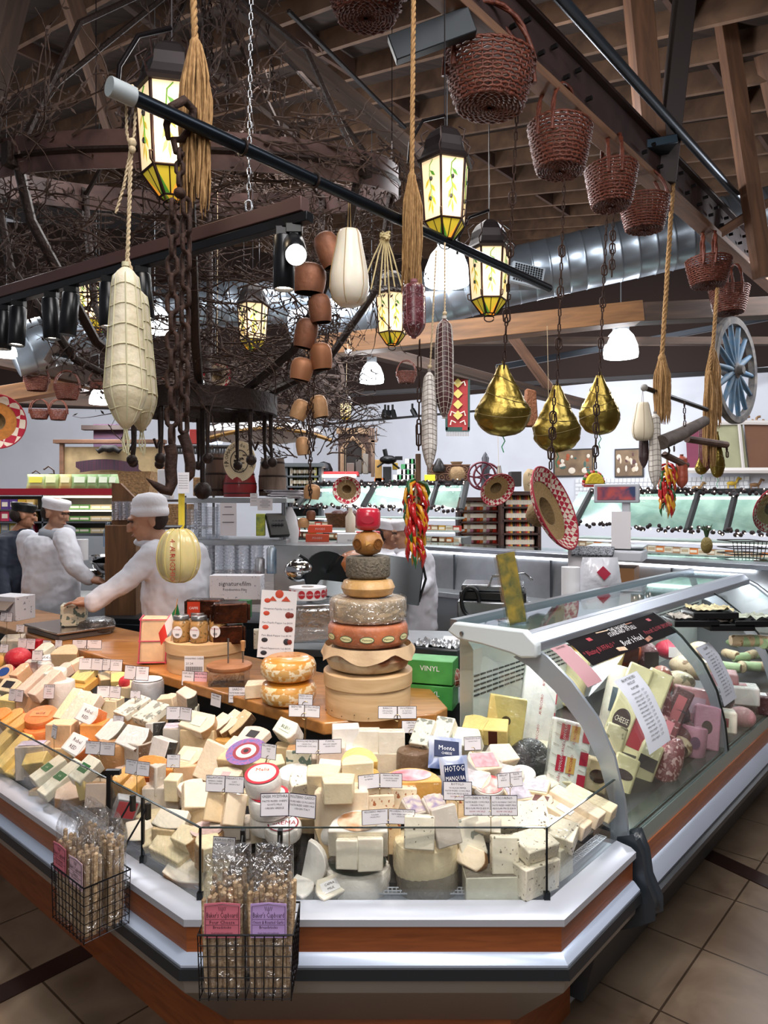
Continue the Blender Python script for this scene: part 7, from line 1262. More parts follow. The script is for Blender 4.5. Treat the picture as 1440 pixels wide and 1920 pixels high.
for i,(px,py,r,n,ph)in enumerate(((376,1012,.045,14,.018),(397,1012,.04,12,.018),(360,1012,.04,10,.02),(417,1012,.04,13,.018))):cupstack(px,py,4.65,r,n,ph,'%s clear cup stack on the middle shelf of the rack'%('second','third','leftmost','rightmost')[i])
for i,(px,py,r,n,ph)in enumerate(((385,1098,.05,12,.025),(405,1098,.052,14,.024),(433,1098,.05,13,.022),(455,1098,.055,11,.026),(480,1098,.05,13,.022))):cupstack(px,py,4.6,r,n,ph,'%s clear cup stack on the lower shelf of the rack'%('leftmost','second','third','fourth','rightmost')[i])
for i,px in enumerate((218,232,246)):cupstack(px,975,5.1,.032,9,.015,'%s lid stack on the wooden shelf beside the man in the beanie'%('left','middle','right')[i],clear((.9,.9,.95),.35,.2,.2,.5))
def sheet(px,py,Y,w,h,lb,lines=6,m=PAPER,name='paper_notice',tx=None):
 c=P(px,py,Y);w,h=m_(w,Y),m_(h,Y);o=thing(name,c,lb,'notice');M().box((0,0,0),(w,.002,h)).out('sheet',m,o,smooth=0);t=M()
 for i in range(lines):t.box((0,-.002,h*(.38-.7*i/max(1,lines))),(w*(.7 if i%3 else.45),.0006,h*.02),0)
 if tx:t.text(tx,h*.14,T((0,-.0022,h*.2),(R(90),0,0)),0,wmax=w*.8)
 t.out('print',INK,o,smooth=0);return o
sheet(428,974,4.5,31,62,'long white paper hanging from the rack shelf edge',3);sheet(476,937,4.5,14,24,'small white slip on the rack edge, the narrow one',3);sheet(497,946,4.5,28,22,'square white notice on the rack edge beside the narrow slip',7)
o=thing('desk_phone',P(520,985,4.5),'black desk phone propped on the rack','phone',.5);M().box((0,0,0),(.13,.03,.17),rot=(R(-35),0,0)).out('phone_body',BLACK,o,bev=.006);b=M();[b.box((-.03+.02*i,-.02+.0,.03-.02*j),(.012,.012,.010))for i in range(4)for j in range(4)];b.out('keypad',mat('55585c',.4),o)
M().box((0,0,0),(.055,.04,.14)).out('marker_box',mat('c9cc3e',.4,var=(30,.5),col2='6f8a50'),None,P(489,984,4.5),bev=.004,label='yellow-green marker carton next to the phone',cat='box')
for i,(px,col,lb,h)in enumerate(((509,'2f6f9a','blue and white spray can on the rack',.17),(487,'5b2020','dark red tin on the rack behind the cling film',.10))):M().lathe([(0,0),(.032,0),(.032,h*.9),(.02,h),(0,h)],20).out('can',mat(col,.3,.4,var=(8,.4),col2='c9d2d8'),None,P(px,1075,4.5),smooth=50,label=lb,cat='can')
# barrels and round sign on the rack
BR=wood('5e473a','3b2b24',(12,12,1),.75);BRR=mat('8e1c20',.4,var=(6,.2),coat=.3)
def barrel(px,pyb,Y,w,h,lb,m,bands=IRON,bulge=1.05,up=.85):
 c=P(px,pyb,Y);w,h=m_(w,Y)/2,m_(h,Y);o=thing('wooden_barrel',c,lb,'barrel');M().lathe([(0,0),(w,0),(w*bulge,h*.4),(w*up,h),(w*up*.93,h),(w*up*.9,h*.94),(0,h*.94)],28).out('staves',m,o,smooth=40)
 for t in(.12,.5,.86):
  r=w*(1+(bulge-1)*min(1,t/.4))if t<.4 else w*(bulge+(up-bulge)*(t-.4)/.6);M().lathe([(r*1.01,h*t),(r*1.02,h*(t+.02)),(r*1.01,h*(t+.05))],28,cap=False).out('hoop',bands,o,smooth=80)
 return o
barrel(407,930,4.9,44,78,'brown wooden barrel left of the red one',BR);barrel(511,930,4.85,50,70,'weathered grey-brown barrel right of the red one',wood('6f5d50','4b3d35',(12,12,1),.8));barrel(450,932,4.8,60,48,'red painted tub carrying the round sign',BRR,mat('3b1214',.5))
c=P(450,865,4.72);o=thing('round_cheese_sign',c,'oval wooden sign lettered FROMAGE de MEAUX on the red tub','sign');rw,rh=m_(30,4.72),m_(38,4.72);X=T((0,0,0),(R(90),0,0))
M().lathe([(1,0),(1,.02),(0,.02)],40,X=X@Matrix.Diagonal((rw,rh,1,1))).out('sign_disc',mat('d8c6a4',.6,var=(9,.1)),o,smooth=40);b=M()
for i,ch in enumerate('FROMAGE de MEAUX'):a=R(196-i*14.2);b.text(ch,rh*.26,T((rw*.80*cos(a),-.023,rh*.80*sin(a)),(R(90),0,0))@T((0,0,0),(0,0,a-pi/2)),0)
b.tube([(rw*.55*cos(t),rh*.55*sin(t),.022)for t in[i*pi/14 for i in range(28)]],.003,4,0,X,closed=True);[b.box((rn.uniform(-.3,.3)*rw,-.022,rn.uniform(-.35,.3)*rh),(rw*.2,.001,rh*.05),rot=(0,R(rn.choice([0,90,40])),0))for _ in range(14)]
b.text('BRIE',rh*.26,T((0,-.023,-rh*.45),(R(90),0,0)),0);b.box((-rw*.8,-.022,-rh*.1),(rw*.3,.001,rh*.03));b.box((rw*.8,-.022,-rh*.1),(rw*.3,.001,rh*.03));b.out('lettering',mat('2f2620',.6),o,smooth=0)
o=thing('cart_roof',P(500,850,6.0),'dark curved cart roof with red ribs behind the barrels','cart');b=M()
b.grid(lambda u,v:(-.55+1.1*u,.3*v,.30*sin(pi*(.12+.55*u))-.15*u),16,2);b.out('roof_cover',mat('4b2a22',.6,var=(5,.4)),o);M().tube([(-.55+1.1*t,-.01,.30*sin(pi*(.12+.55*t))-.15*t)for t in[i/12 for i in range(13)]],.018,6).out('roof_edge',mat('9c7432',.5),o);M().ball((-.1,.3,.2),(.55,.3,.1),16).out('white_cover',WHITE,o)
st=M();[st.box((rn.uniform(-.02,.02),rn.uniform(-.02,.02),.004*i),(.24,.16,.003),rot=(0,0,rn.uniform(-.3,.3)))for i in range(14)];st.out('paper_stack',PAPER,None,P(540,934,4.8),label='loose pile of white papers on top of the rack',cat='paper',smooth=0,kind='stuff')
# steel cabinet, white bags, boxes behind
box_thing('steel_cabinet',P(600,1075,4.7)-V((0,0,.3)),(.55,.4,.5),STEELB,'stainless appliance box behind the slicer','appliance')
for i,(px,py,Y,d,cl,lb)in enumerate(((595,1015,4.9,(.16,.12,.05),'d2502f','lower orange and white carton on the steel appliance'),(600,998,4.95,(.17,.12,.05),'d2502f','upper orange and white carton on the steel appliance'),(552,1005,5.0,(.08,.1,.10),'c9452a','small orange carton beside the rack post'),(660,1025,4.8,(.2,.14,.09),'e6e4e6','white mailing carton by the red box'),(690,1018,4.9,(.16,.1,.08),'c2303a','red and white carton behind the tower'))):
 box_thing('carton',P(px,py,Y),d,mat(cl,.5),lb,'box',.1,.002,[('THINGS' if 0 else 'FOODS',.02,d[2]*.5)],WL if i!=3 else INK)
M().lathe([(0,0),(.06,0),(.07,.1),(.05,.2),(.02,.26),(0,.26)],16).out('white_bag',mat('d9d9dc',.5,bump=(9,.6)),None,P(575,1023,4.8)-V((.12,0,0)),smooth=80,label='white plastic bag standing by the rack post',cat='bag')
M().lathe([(0,0),(.035,0),(.035,.11),(.015,.14),(.015,.17),(0,.17)],16).out('sauce_bottle',mat('cfc8b4',.4),None,P(657,998,5.0),smooth=60,label='pale sauce bottle behind the cartons',cat='bottle')
c=P(660,975,6.2);o=M().lathe([(0,0),(.2,0),(.24,.12),(.22,.12),(0,.04)],28).out('bread_basket',mat('7a5434',.6,bump=(60,1),var=(40,.4)),None,c-V((0,0,.06)),smooth=40,label='round straw basket of dark rolls behind the cartons',cat='basket');b=M();[b.ball((rn.uniform(-.16,.16),rn.uniform(-.12,.12),.10),.045,8)for _ in range(14)];b.out('rolls',mat('4a2620',.5),o,kind='stuff',smooth=80)
o=M().lathe([(0,-.13),(.09,-.12),(.13,-.04),(.13,.04),(.09,.12),(0,.13)],30,X=T((0,0,0),(R(80),0,0))).out('ham_in_net',mat('a8602e',.4,var=(14,.4),wrap=.6),None,P(668,1077,3.9),smooth=60,label='orange cheese in clear bag between slicer and tower',cat='cheese')
# price-computing scale on the ring, with pole display
SB=D(1.55,1.15);c=P(1150,1048,4.75);o=thing('deli_scale',c,'white deli scale with keypad and raised customer display','scale',-.45)
M().box((0,0,.03),(.40,.34,.07)).out('scale_body',mat('c9cbd2',.4),o,bev=.012);M().box((.02,.06,.085),(.36,.3,.012)).out('weighing_plate',STEELB,o,bev=.004);M().box((-.1,-.20,.06),(.26,.10,.02),rot=(R(30),0,0)).out('keypad',mat('7d8188',.5,speck=(90,.5,'3a3d44')),o,bev=.003)
M().box((.06,.18,.25),(.05,.04,.34)).out('pole',mat('c9cbd2',.4),o);t=M().box((.0,.16,.44),(.30,.05,.13),rot=(0,0,0)).out('display_head',mat('b9bcc4',.4),o,bev=.008);M().box((-.0,.132,.44),(.25,.004,.09)).out('screen',mat('29324e',.3,emit=.5,var=(14,.5),col2='c8502c'),t);M().box((.07,-.16,.2),(.12,.004,.24)).out('hanging_papers',PAPER,o);M().box((-.2,-.2,-.05),(.12,.004,.24)).out('receipt',PAPER,o)
box_thing('scale_pedestal',P(1150,1058,4.78)-V((0,0,1.2)),(.3,.3,1.19),mat('8a6038',.6),'wooden pedestal under the deli scale','stand',-.45)
o=M().lathe([(.02,0),(.05,0),(.05,.24),(.02,.24),(.02,0)],24,cap=False).out('paper_roll',WHITE,None,P(1070,1145,3.9),smooth=50,label='white paper towel roll standing on the steel ledge',cat='paper roll')
o=M().grid(lambda u,v:((u-.5)*.26*(1-.25*v),-.06*sin(pi*u)*sin(pi*v)+.01*noise.noise(V((u*9,v*9,2))),(v)*.22),18,14).out('white_bag',mat('dcdde4',.3,bump=(12,.8),coat=.4),None,P(1125,1120,3.9),smooth=180,label='white plastic bags with a red and blue heart print on the ledge',cat='bag');M().box((0,-.068,.14),(.06,.002,.05),rot=(0,R(45),0)).out('heart_print',mat('b02a44',.5),o)
# ---------------------------------------------------------------- people
SK=mat('b98a70',.55,sss=.1,var=(9,.1));SK2=mat('9a6a50',.55,sss=.1);COAT=mat('dcdde6',.7,bump=(9,.5));HATM=mat('e9e9f0',.7,bump=(40,.3));HAIR=mat('2a1d17',.8,bump=(90,.6));NAVY=mat('1c2232',.8)
def capn(mb,a,b,ra,rb,n=14,flat=1):
 a,b=V(a),V(b);mb.ball(a,ra,n);mb.ball(b,rb,n);mb.tube([a,b],[ra,rb],n)
def remesh(o,v,sm=3):
 r=o.modifiers.new('remesh','REMESH');r.mode='VOXEL';r.voxel_size=v;r.use_smooth_shade=True;s=o.modifiers.new('smooth','SMOOTH');s.factor=.5;s.iterations=sm
def headshape(mb,c,s,f,pitch=0):
 """c head centre, s height/0.23, f facing yaw (0 = towards -y)"""
 X=Matrix.Translation(c)@Matrix.Rotation(f,4,'Z')@Matrix.Rotation(pitch,4,'X')@Matrix.Diagonal((s,s,s,1));b=lambda p,r,rot=None:mb.ball(p,r,14,0,X,rot)
 b((0,.015,.025),(.078,.096,.092));b((0,-.022,-.045),(.058,.066,.072));b((0,-.058,-.088),(.026,.022,.022));b((0,-.096,-.018),(.012,.02,.026));b((0,-.106,-.034),(.014,.014,.011));b((0,-.082,.028),(.052,.016,.011))
 b((0,-.088,-.066),(.024,.010,.007));b((.078,.012,-.012),(.010,.020,.032));b((-.078,.012,-.012),(.010,.020,.032));b((.032,-.074,-.012),(.024,.018,.02));b((-.032,-.074,-.012),(.024,.018,.02));return X
def hand(mb,w,d,r=1,cur=.5,side=(0,0,1)):
 w,d=V(w),V(d).normalized();s=V(side).normalized();u=d.cross(s).normalized();s=u.cross(d).normalized()
 capn(mb,w,w+d*.07*r,.026*r,.030*r,10);capn(mb,w+d*.03*r+u*.018*r,w+d*.08*r+u*.024*r,.018*r,.018*r,10);capn(mb,w+d*.03*r-u*.018*r,w+d*.08*r-u*.024*r,.018*r,.018*r,10)
 for k,(o_,l)in enumerate(((-.030,.062),(-.011,.074),(.009,.070),(.028,.055))):
  p=w+d*.09*r+u*o_*r;q=p+(d-s*cur*.5).normalized()*l*.5*r;e=q+(d-s*cur*1.3).normalized()*l*.5*r;capn(mb,p,q,.0095*r,.0085*r,8);capn(mb,q,e,.0085*r,.007*r,8)
 p=w+d*.03*r-u*.03*r;q=p+(d*.6-u*.8)*.035*r;capn(mb,p,q,.013*r,.010*r,8);capn(mb,q,q+(d-u*.1)*.03*r,.010*r,.008*r,8)
def face(X,o,beard=False,brow=True):
 b=M()
 for s in(-1,1):b.ball((s*.030,-.0845,-.008),(.011,.006,.0065),8,0,X)
 b.out('eyes',mat('1c1512',.3),o);b=M()
 for s in(-1,1):b.tube([X@V((s*.014,-.094,.014)),X@V((s*.032,-.092,.018)),X@V((s*.048,-.080,.012))],.0045,5)
 b.ball((0,-.0925,-.066),(.022,.008,.0035),10,1,X);b.out('brows_and_lips',[HAIR,mat('8a4a42',.5)],o,smooth=80)
 if beard:b=M();b.ball((0,-.03,-.062),(.060,.066,.052),16,0,X);b.out('beard',mat('3a2a22',.9,bump=(120,.8),alpha=.96),o,smooth=80)
def loft(mb,ps,rr,k):
 b0=len(mb.v);n=20;rows=[(ps[0]+V((0,0,rr[0][2]*k)),.35)]+[(ps[0]+V((0,0,rr[0][2]*.6*k)),.82)]+[(p,1)for p in ps];rad=[rr[0],rr[0]]+list(rr)
 for(p,f),r in zip(rows,rad):mb.v+=[p+V((r[0]*f*k*cos(2*pi*i/n),r[1]*f*k*sin(2*pi*i/n),0))for i in range(n)]
 for j in range(len(rows)-1):
  for i in range(n):l=(i+1)%n;mb.f.append((b0+j*n+i,b0+(j+1)*n+i,b0+(j+1)*n+l,b0+j*n+l));mb.mi.append(0)
 mb.f+=[tuple(b0+i for i in range(n)),tuple(b0+(len(rows)-1)*n+i for i in range(n-1,-1,-1))];mb.mi+=[0,0]
def person(lb,c,torso,limbs,head,hands,hat,coat=COAT,skin=SK,name='person',hood=False,beard=False,hs=1,vox=.009):
 o=thing(name,c,lb,'person');c=V(c);b=M();L=lambda p:V(p)-c
 hc,f,pt=head;X=headshape(b,L(hc),hs,f,pt);ch,rr=torso
 capn(b,L(hc)+V((0,.02,-.07)),L(ch[0])+V((0,0,.06)),.055,.065)
 loft(b,[L(p)for p in ch],rr,.86)
 for ln in limbs:
  for(p,r),(q,r2)in zip(ln,ln[1:]):capn(b,L(p),L(q),r*.6,r2*.6,10)
 for h in hands:hand(b,L(h[0]),h[1],*h[2:])
 bo=b.out('body',skin,o);remesh(bo,vox*.75,4);face(X,o,beard)
 b=M()
 loft(b,[L(p)for p in ch],rr,1)
 for ln in limbs:
  for(p,r),(q,r2)in zip(ln,ln[1:]):capn(b,L(p),L(q),r,r2,12)
 b.ball(L(hc)+V((0,.02,-.135)),(.085,.075,.035),14)
 co=b.out('coat',coat,o);remesh(co,vox,6);tx=bpy.data.textures.new('folds','CLOUDS');tx.noise_scale=.13;d=co.modifiers.new('folds','DISPLACE');d.texture=tx;d.strength=.034;d.mid_level=.55
 hb=M();hb.ball((0,.045,.0),(.074,.074,.074),16,0,X);hb.out('hair',HAIR,o,smooth=80)
 h=M()
 if hat=='beanie':h.lathe([(.088,.015),(.094,.03),(.092,.06),(.088,.062),(.09,.08),(.082,.115),(.055,.14),(0,.15)],24,X=X@T((0,.02,0),(R(-12),0,0))@Matrix.Diagonal((1,1.1,1,1)))
 elif hat=='cap':h.lathe([(.084,.03),(.086,.06),(.096,.085),(.09,.105),(0,.112)],24,X=X@T((0,.012,0))@Matrix.Diagonal((1,1.16,1,1)))
 h.out('hat',HATM if coat is not NAVY else BLACK,o,smooth=80)
 if hood:g=M();g.tube([L(hc)+V(v)for v in((-.09,.0,-.15),(-.10,.08,-.13),(-.02,.13,-.12),(.07,.09,-.14),(.09,-.02,-.16),(.02,-.09,-.17),(-.06,-.07,-.16))],.042,10,closed=True);g.ball(L(hc)+V((-.05,.13,-.19)),(.11,.07,.09),14);go=g.out('grey_hood',mat('8f949d',.8),o,smooth=80)
 return o
Y=4.3
person('man in white coat and white beanie reaching to hold the cheese on the scale',P(325,1230,Y),([P(325,1045,Y),P(330,1100,Y),P(328,1180,Y),P(326,1260,Y)],[(.17,.17,.11),(.20,.19,.14),(.185,.18,.14),(.19,.18,.15)]),[[(P(287,1036,Y-.1),.085),(P(248,1082,4.12),.070),(P(176,1128,4.0),.060)],[(P(368,1040,Y+.1),.08),(P(382,1110,Y+.1),.065),(P(340,1150,Y-.1),.055)]],(P(275,975,Y-.05),R(-62),R(14)),[(P(172,1130,4.0),(-.95,.1,.05),1.0,.5,(0,0,1))],'beanie',hs=1.08,beard=False)
person('man in white coat with grey hood and flat white cap seen from the side',P(95,1230,5.4),([P(92,1020,5.4),P(95,1085,5.4),P(97,1150,5.4),P(98,1250,5.4)],[(.18,.16,.10),(.21,.18,.14),(.22,.18,.14),(.23,.18,.15)]),[[(P(120,1010,5.2),.085),(P(140,1062,5.1),.07),(P(165,1085,5.1),.055)],[(P(52,1012,5.5),.085),(P(60,1070,5.5),.07),(P(95,1095,5.4),.055)]],(P(105,962,5.4),R(80),R(12)),[(P(168,1086,5.1),(.9,-.1,-.15),1,.5,(0,0,1))],'cap',hood=True)
person('person in a dark navy jacket and black hat behind the hooded man',P(25,1200,6.3),([P(28,1020,6.3),P(28,1080,6.3),P(28,1180,6.3)],[(.20,.16,.12),(.23,.18,.15),(.23,.18,.15)]),[[(P(8,1020,6.2),.08),(P(0,1070,6.1),.07),(P(8,1120,6),.055)],[(P(50,1020,6.3),.08),(P(56,1080,6.2),.07),(P(50,1120,6),.055)]],(P(45,966,6.3),R(120),R(10)),[(P(8,1122,6),(.3,-.5,-.6))],'cap',coat=NAVY,skin=SK2)
person('person in white cap and white coat facing left behind the tower',P(775,1200,5.3),([P(778,1050,5.3),P(778,1100,5.3),P(778,1180,5.3)],[(.15,.14,.10),(.17,.16,.13),(.17,.16,.13)]),[[(P(755,1050,5.2),.065),(P(752,1090,5.1),.055),(P(764,1110,5.0),.045)],[(P(795,1050,5.3),.065),(P(797,1095,5.2),.055),(P(780,1110,5.1),.045)]],(P(760,1000,5.3),R(-75),R(8)),[(P(764,1112,5.0),(-.6,-.3,-.4))],'cap',hs=1.0)
person('person in white cap half hidden by the red and amber cheeses',P(728,1200,5.6),([P(730,1050,5.6),P(728,1100,5.6),P(728,1180,5.6)],[(.15,.14,.10),(.17,.16,.13),(.17,.16,.13)]),[[(P(708,1050,5.5),.065),(P(704,1090,5.4),.055),(P(712,1115,5.3),.045)]],(P(731,1000,5.6),R(75),R(8)),[(P(712,1117,5.3),(.4,-.4,-.4))],'cap',skin=SK2)
o=thing('apron',P(775,1060,5.1),'dark red apron strap on the person facing left','apron');M().tube([P(765,1035,5.12)-o.location,P(762,1060,5.1)-o.location,P(772,1080,5.08)-o.location],.016,6).out('strap',mat('6d1b2c',.7),o)
# prep bench between the two men
o=box_thing('prep_bench',P(205,1110,5.85)-V((0,0,.88)),(.9,.5,.86),STEELB,'stainless prep bench by the hooded man','table');
for i,(px,py,r)in enumerate(((205,1062,.14),(215,1078,.17),(178,1085,.12))):M().lathe([(0,0),(r*.5,.0),(r*.85,r*.3),(r,r*.6),(r*.97,r*.6),(r*.8,r*.3),(0,r*.05)],30).out('mixing_bowl',CHROME,None,P(px,py,5.3),smooth=60,label='%s steel mixing bowl on the prep bench'%('rear','widest','smallest')[i],cat='bowl')
M().lathe([(.015,0),(.045,0),(.045,.16),(.015,.16),(.015,0)],20,cap=False).out('paper_roll',WHITE,None,P(154,1050,5.5),smooth=50,label='paper towel roll behind the prep bench',cat='paper roll')
M().lathe([(0,0),(.035,0),(.035,.12),(.02,.16),(.015,.2),(0,.2)],16).out('water_bottle',clear((.6,.78,.95),.2,.1,0,.4),None,P(202,1025,5.8),smooth=60,label='clear blue water bottle on the prep bench',cat='bottle')
o=box_thing('wooden_shelf_unit',P(240,1100,5.15)-V((0,0,.3)),(.22,.3,.75),wood('7d5634','573a22',(8,8,1),.6),'carved wooden shelf unit beside the man in the beanie','shelf');M().prism([(-.11,0),(.11,0),(.09,.16),(.03,.22),(-.05,.30),(-.11,.30)],-.02,.02,X=T((-.0,0,.75),(R(90),0,0))).out('scroll_side',wood('7d5634','573a22',(8,8,1),.6),o)
# ---------------------------------------------------------------- background: left shelves and divider
def pbox(name,x0,y0,x1,y1,Y,d,m,lb,cat,**k):
 a,b=P(x0,y1,Y),P(x1,y0,Y);o=M().box((0,0,0),(b.x-a.x,d,b.z-a.z)).out(name,m,None,((a.x+b.x)/2,Y+d/2,(a.z+b.z)/2),label=lb,cat=cat,bev=.004,seg=1,**k);return o
LS=thing('grocery_shelf',P(90,1060,7.6),'red-edged grocery shelves with drinks and snacks behind the hooded man','shelf');LS.location.z=0;ox=LS.location
def lbx(x0,y0,x1,y1,Y,d,m,nm):a,b=P(x0,y1,Y),P(x1,y0,Y);return M().box((0,0,0),(b.x-a.x,d,b.z-a.z)).out(nm,m,LS,V(((a.x+b.x)/2,Y+d/2,(a.z+b.z)/2))-ox)
RED=mat('8a1424',.4);lbx(-60,916,225,928,7.5,.5,RED,'red_shelf_edge');lbx(-60,955,225,958,7.5,.5,STEEL,'shelf_board');lbx(-60,978,225,981,7.45,.5,STEEL,'shelf_board');lbx(-60,1000,225,1005,7.4,.55,STEEL,'shelf_board')
lbx(-60,1005,225,1330,7.4,.5,mat('a9b0b8',.4,.3),'case_front');lbx(-60,930,225,1000,7.98,.03,mat('d9d4c4',.6),'back_panel');lbx(80,930,225,933,7.5,.03,mat('fff6e0',.5,emit=5),'light_strip');lbx(88,957,225,959,7.46,.03,mat('fff6e0',.5,emit=4),'light_strip')
for x in(-60,78,222):lbx(x,928,x+3,1005,7.45,.5,STEEL,'shelf_upright')
def proto(name,d,cl,lb,grp,cat='package',shape='box',col2=None):
 b=M()
 if shape=='box':b.box((0,0,d[2]/2),d,0);b.box((0,-d[1]/2-.001,d[2]*.5),(d[0]*.7,.002,d[2]*.45),1)
 elif shape=='bottle':r=d[0]/2;b.lathe([(0,0),(r,0),(r,d[2]*.6),(r*.4,d[2]*.78),(r*.35,d[2]),(0,d[2])],10);b.lathe([(r*1.03,d[2]*.15),(r*1.03,d[2]*.5)],10,1,cap=False)
 elif shape=='bag':
  b.grid(lambda u,v:((u-.5)*d[0]*(1-.08*sin(pi*v)),-d[1]*.5*(sin(pi*u)*sin(pi*v))**.5,v*d[2]),8,8,0);b.grid(lambda u,v:((u-.5)*d[0]*(1-.08*sin(pi*v)),d[1]*.5*(sin(pi*u)*sin(pi*v))**.5+.001,v*d[2]),8,8,0);b.box((0,-d[1]*.5-.003,d[2]*.55),(d[0]*.6,.003,d[2]*.4),1)
 return b.out(name,[mat(cl,.4,coat=.3 if shape=='bag' else 0),mat(col2 or 'e6dccb',.5)],None,(0,0,0),smooth=50,label=lb,cat=cat,group=grp)
used=set()
def base_(pr):
 t=pr['base'];k=t.index(' on the');return t[:k],t[k:]
ORD=('leftmost','second','third','fourth','fifth','sixth','seventh','eighth','ninth','tenth','eleventh','twelfth','thirteenth','fourteenth','fifteenth','sixteenth','seventeenth','eighteenth','nineteenth','twentieth','twenty-first','twenty-second','twenty-third','twenty-fourth','twenty-fifth','twenty-sixth')
def place(pr,locs,num=None):
 for i,(c,rz)in enumerate(locs):
  if num:
   o=pr if i==0 else pr.copy()
   if i:COL.objects.link(o)
   o.location=c;o.rotation_euler=(0,0,rz);q=num[i];o['label']=base_(pr)[0]+(', leftmost' if q==0 else ', %s from the left'%ORD[q])+base_(pr)[1];continue
  if pr.name not in used:used.add(pr.name);pr.location=c;pr.rotation_euler=(0,0,rz)
  else:o=pr.copy();COL.objects.link(o);o.location=c;o.rotation_euler=(0,0,rz)
rn=random.Random(5)
k=7.5/F
for j,(yb,cols)in enumerate(((955,('d9a53a','5b3f86','5b3f86','c8a23a','d9b46a')),(977,('b0304a','c03a5a','6b3f86','b0304a','d9a53a')),(999,('c9b23a','8f9aa8','c9b23a','8f9aa8','c03a5a')))):
 for i,cl in enumerate(cols):
  pr=proto('drink_carton',(.085,.08,.105),cl,'%s drink carton on the %s shelf at the far left'%({'d9a53a':'orange','5b3f86':'purple','c8a23a':'mustard','d9b46a':'tan','b0304a':'crimson','c03a5a':'pink','6b3f86':'violet','c9b23a':'yellow','8f9aa8':'grey'}[cl],('top','middle','bottom')[j]),'drink cartons on the left shelves')
  pr['base']=pr['label'];place(pr,[(P(-8+16*i,yb,7.5)+V((0,.05,0)),0)],[i])
for i in range(9):
 pr=proto('food_tub',(.13,.10,.05),('2a2626','5c8a4a','c9b48a')[i%3],'%s food tub in the lit case, %s row'%(('black','green','cream')[i%3],('upper','middle','lower')[i//3]),'food tubs in the lit left case');pr['base']=pr['label'].replace(' in the lit',' on the shelf of the lit');place(pr,[(P(100+(i%3)*40+18*q,955+22*(i//3),7.5)+V((0,.05,0)),0)for q in(0,1)],[0,1])
for i,(px,w,cl,cl2,lb)in enumerate(((60,40,'b9c98a','d9d24a','yellow and green crinkled snack bag lying at the left'),(88,30,'a8bf7a','e0e4b0','pale green snack bag beside the copper pot'),(115,26,'c9c07a','e6e0b0','cream and green snack bag standing by the divider'),(142,32,'93b478','dfe8cf','widest bright green snack bag'),(166,24,'8fb078','dfe8cf','green snack bag third from the right'),(187,24,'86a872','dfe8cf','green snack bag second from the right'),(206,22,'9cb884','dfe8cf','rightmost green snack bag by the wicker basket'))):
 pr=proto('snack_bag',(m_(w,7.5),.08,.16),cl,lb,None,'snack bag','bag',cl2);pr.location=P(px,916,7.5)+V((0,.1,0));pr.rotation_euler=(R(-12),0,rn.uniform(-.2,.2))
DV=thing('divider_board',P(212,915,9.2),'framed parchment-coloured divider board with dark moustache cutouts','board');
def dvb(x0,y0,x1,y1,d,m,nm,dy=0):a,b=P(x0,y1,9.2),P(x1,y0,9.2);return M().box((0,0,0),(b.x-a.x,d,b.z-a.z)).out(nm,m,DV,V(((a.x+b.x)/2,9.2+dy,(a.z+b.z)/2))-DV.location,bev=.004)
dvb(118,838,308,1176,.03,mat('b09a72',.7,var=(6,.3)),'panel');dvb(105,825,312,832,.12,WB,'top_rail',-.03);dvb(115,832,122,1176,.06,WB,'frame_post',-.03);dvb(303,832,310,1176,.06,WB,'frame_post',-.03)
b=M();c=P(204,842,9.1)-DV.location
for s in(-1,1):b.tube([c,c+V((s*.07,0,.012)),c+V((s*.13,0,-.03)),c+V((s*.17,0,.0))],[.05,.045,.03,.006],10)
b.out('moustache',mat('1a1718',.8),DV,smooth=80);M().grid(lambda u,v:P(142+118*u+(8 if v>.5 else 0),866+20*v-7*sin(pi*u)+4*u,9.1)-DV.location,14,4).out('striped_runner',mat('2c2434',.8,var=(60,.5),col2='4f2838',stretch=(1,1,.01)),DV)
pbox('striped_blanket',175,795,232,848,9.4,.1,mat('34344c',.8,var=(50,.5),col2='5a2a38',stretch=(.02,.02,1)),'folded striped blanket hanging above the divider board','blanket')
pbox('wooden_crossbar',152,797,270,806,9.3,.1,mat('2b1d18',.7),'dark short wooden bar above the divider board','bar');pbox('tin_lantern',355,805,375,832,9.0,.15,mat('a02c26',.5),'small red tin on the dark rail','tin')
ra=thing('dark_rail',P(360,838,8.8),'dark spindled rail across the back behind the chains','rail');a=P(312,838,8.8)-ra.location;e=P(436,838,8.8)-ra.location;b=M();b.tube([a,e],.025,6);[b.tube([a.lerp(e,i/24),a.lerp(e,i/24)-V((0,0,.09))],[.012,.018],6)for i in range(25)];b.out('rail',mat('1c1716',.6),ra)
for nm,px,py,r,lb in(('copper_pot',97,903,.07,'copper coffee pot with a long curved spout'),('metal_pitcher',72,905,.055,'grey metal pitcher beside the copper pot')):
 o=thing(nm,P(px,py,7.8),lb,'pot');M().lathe([(0,-r),(r*.7,-r),(r,-r*.3),(r*.6,r*.4),(r*.35,r*.8),(r*.5,r*1.2),(0,r*1.3)],18).out('pot_body',mat('5a4238',.35,.8),o,smooth=60);M().tube([(r*.5,0,r*.4),(r*.3,0,r*1.8),(-r*.5,0,r*2.4),(-r*1.2,0,r*1.9),(-r*1.3,0,r*2.0)],r*.12,6).out('spout',mat('3f2f2a',.35,.8),o)
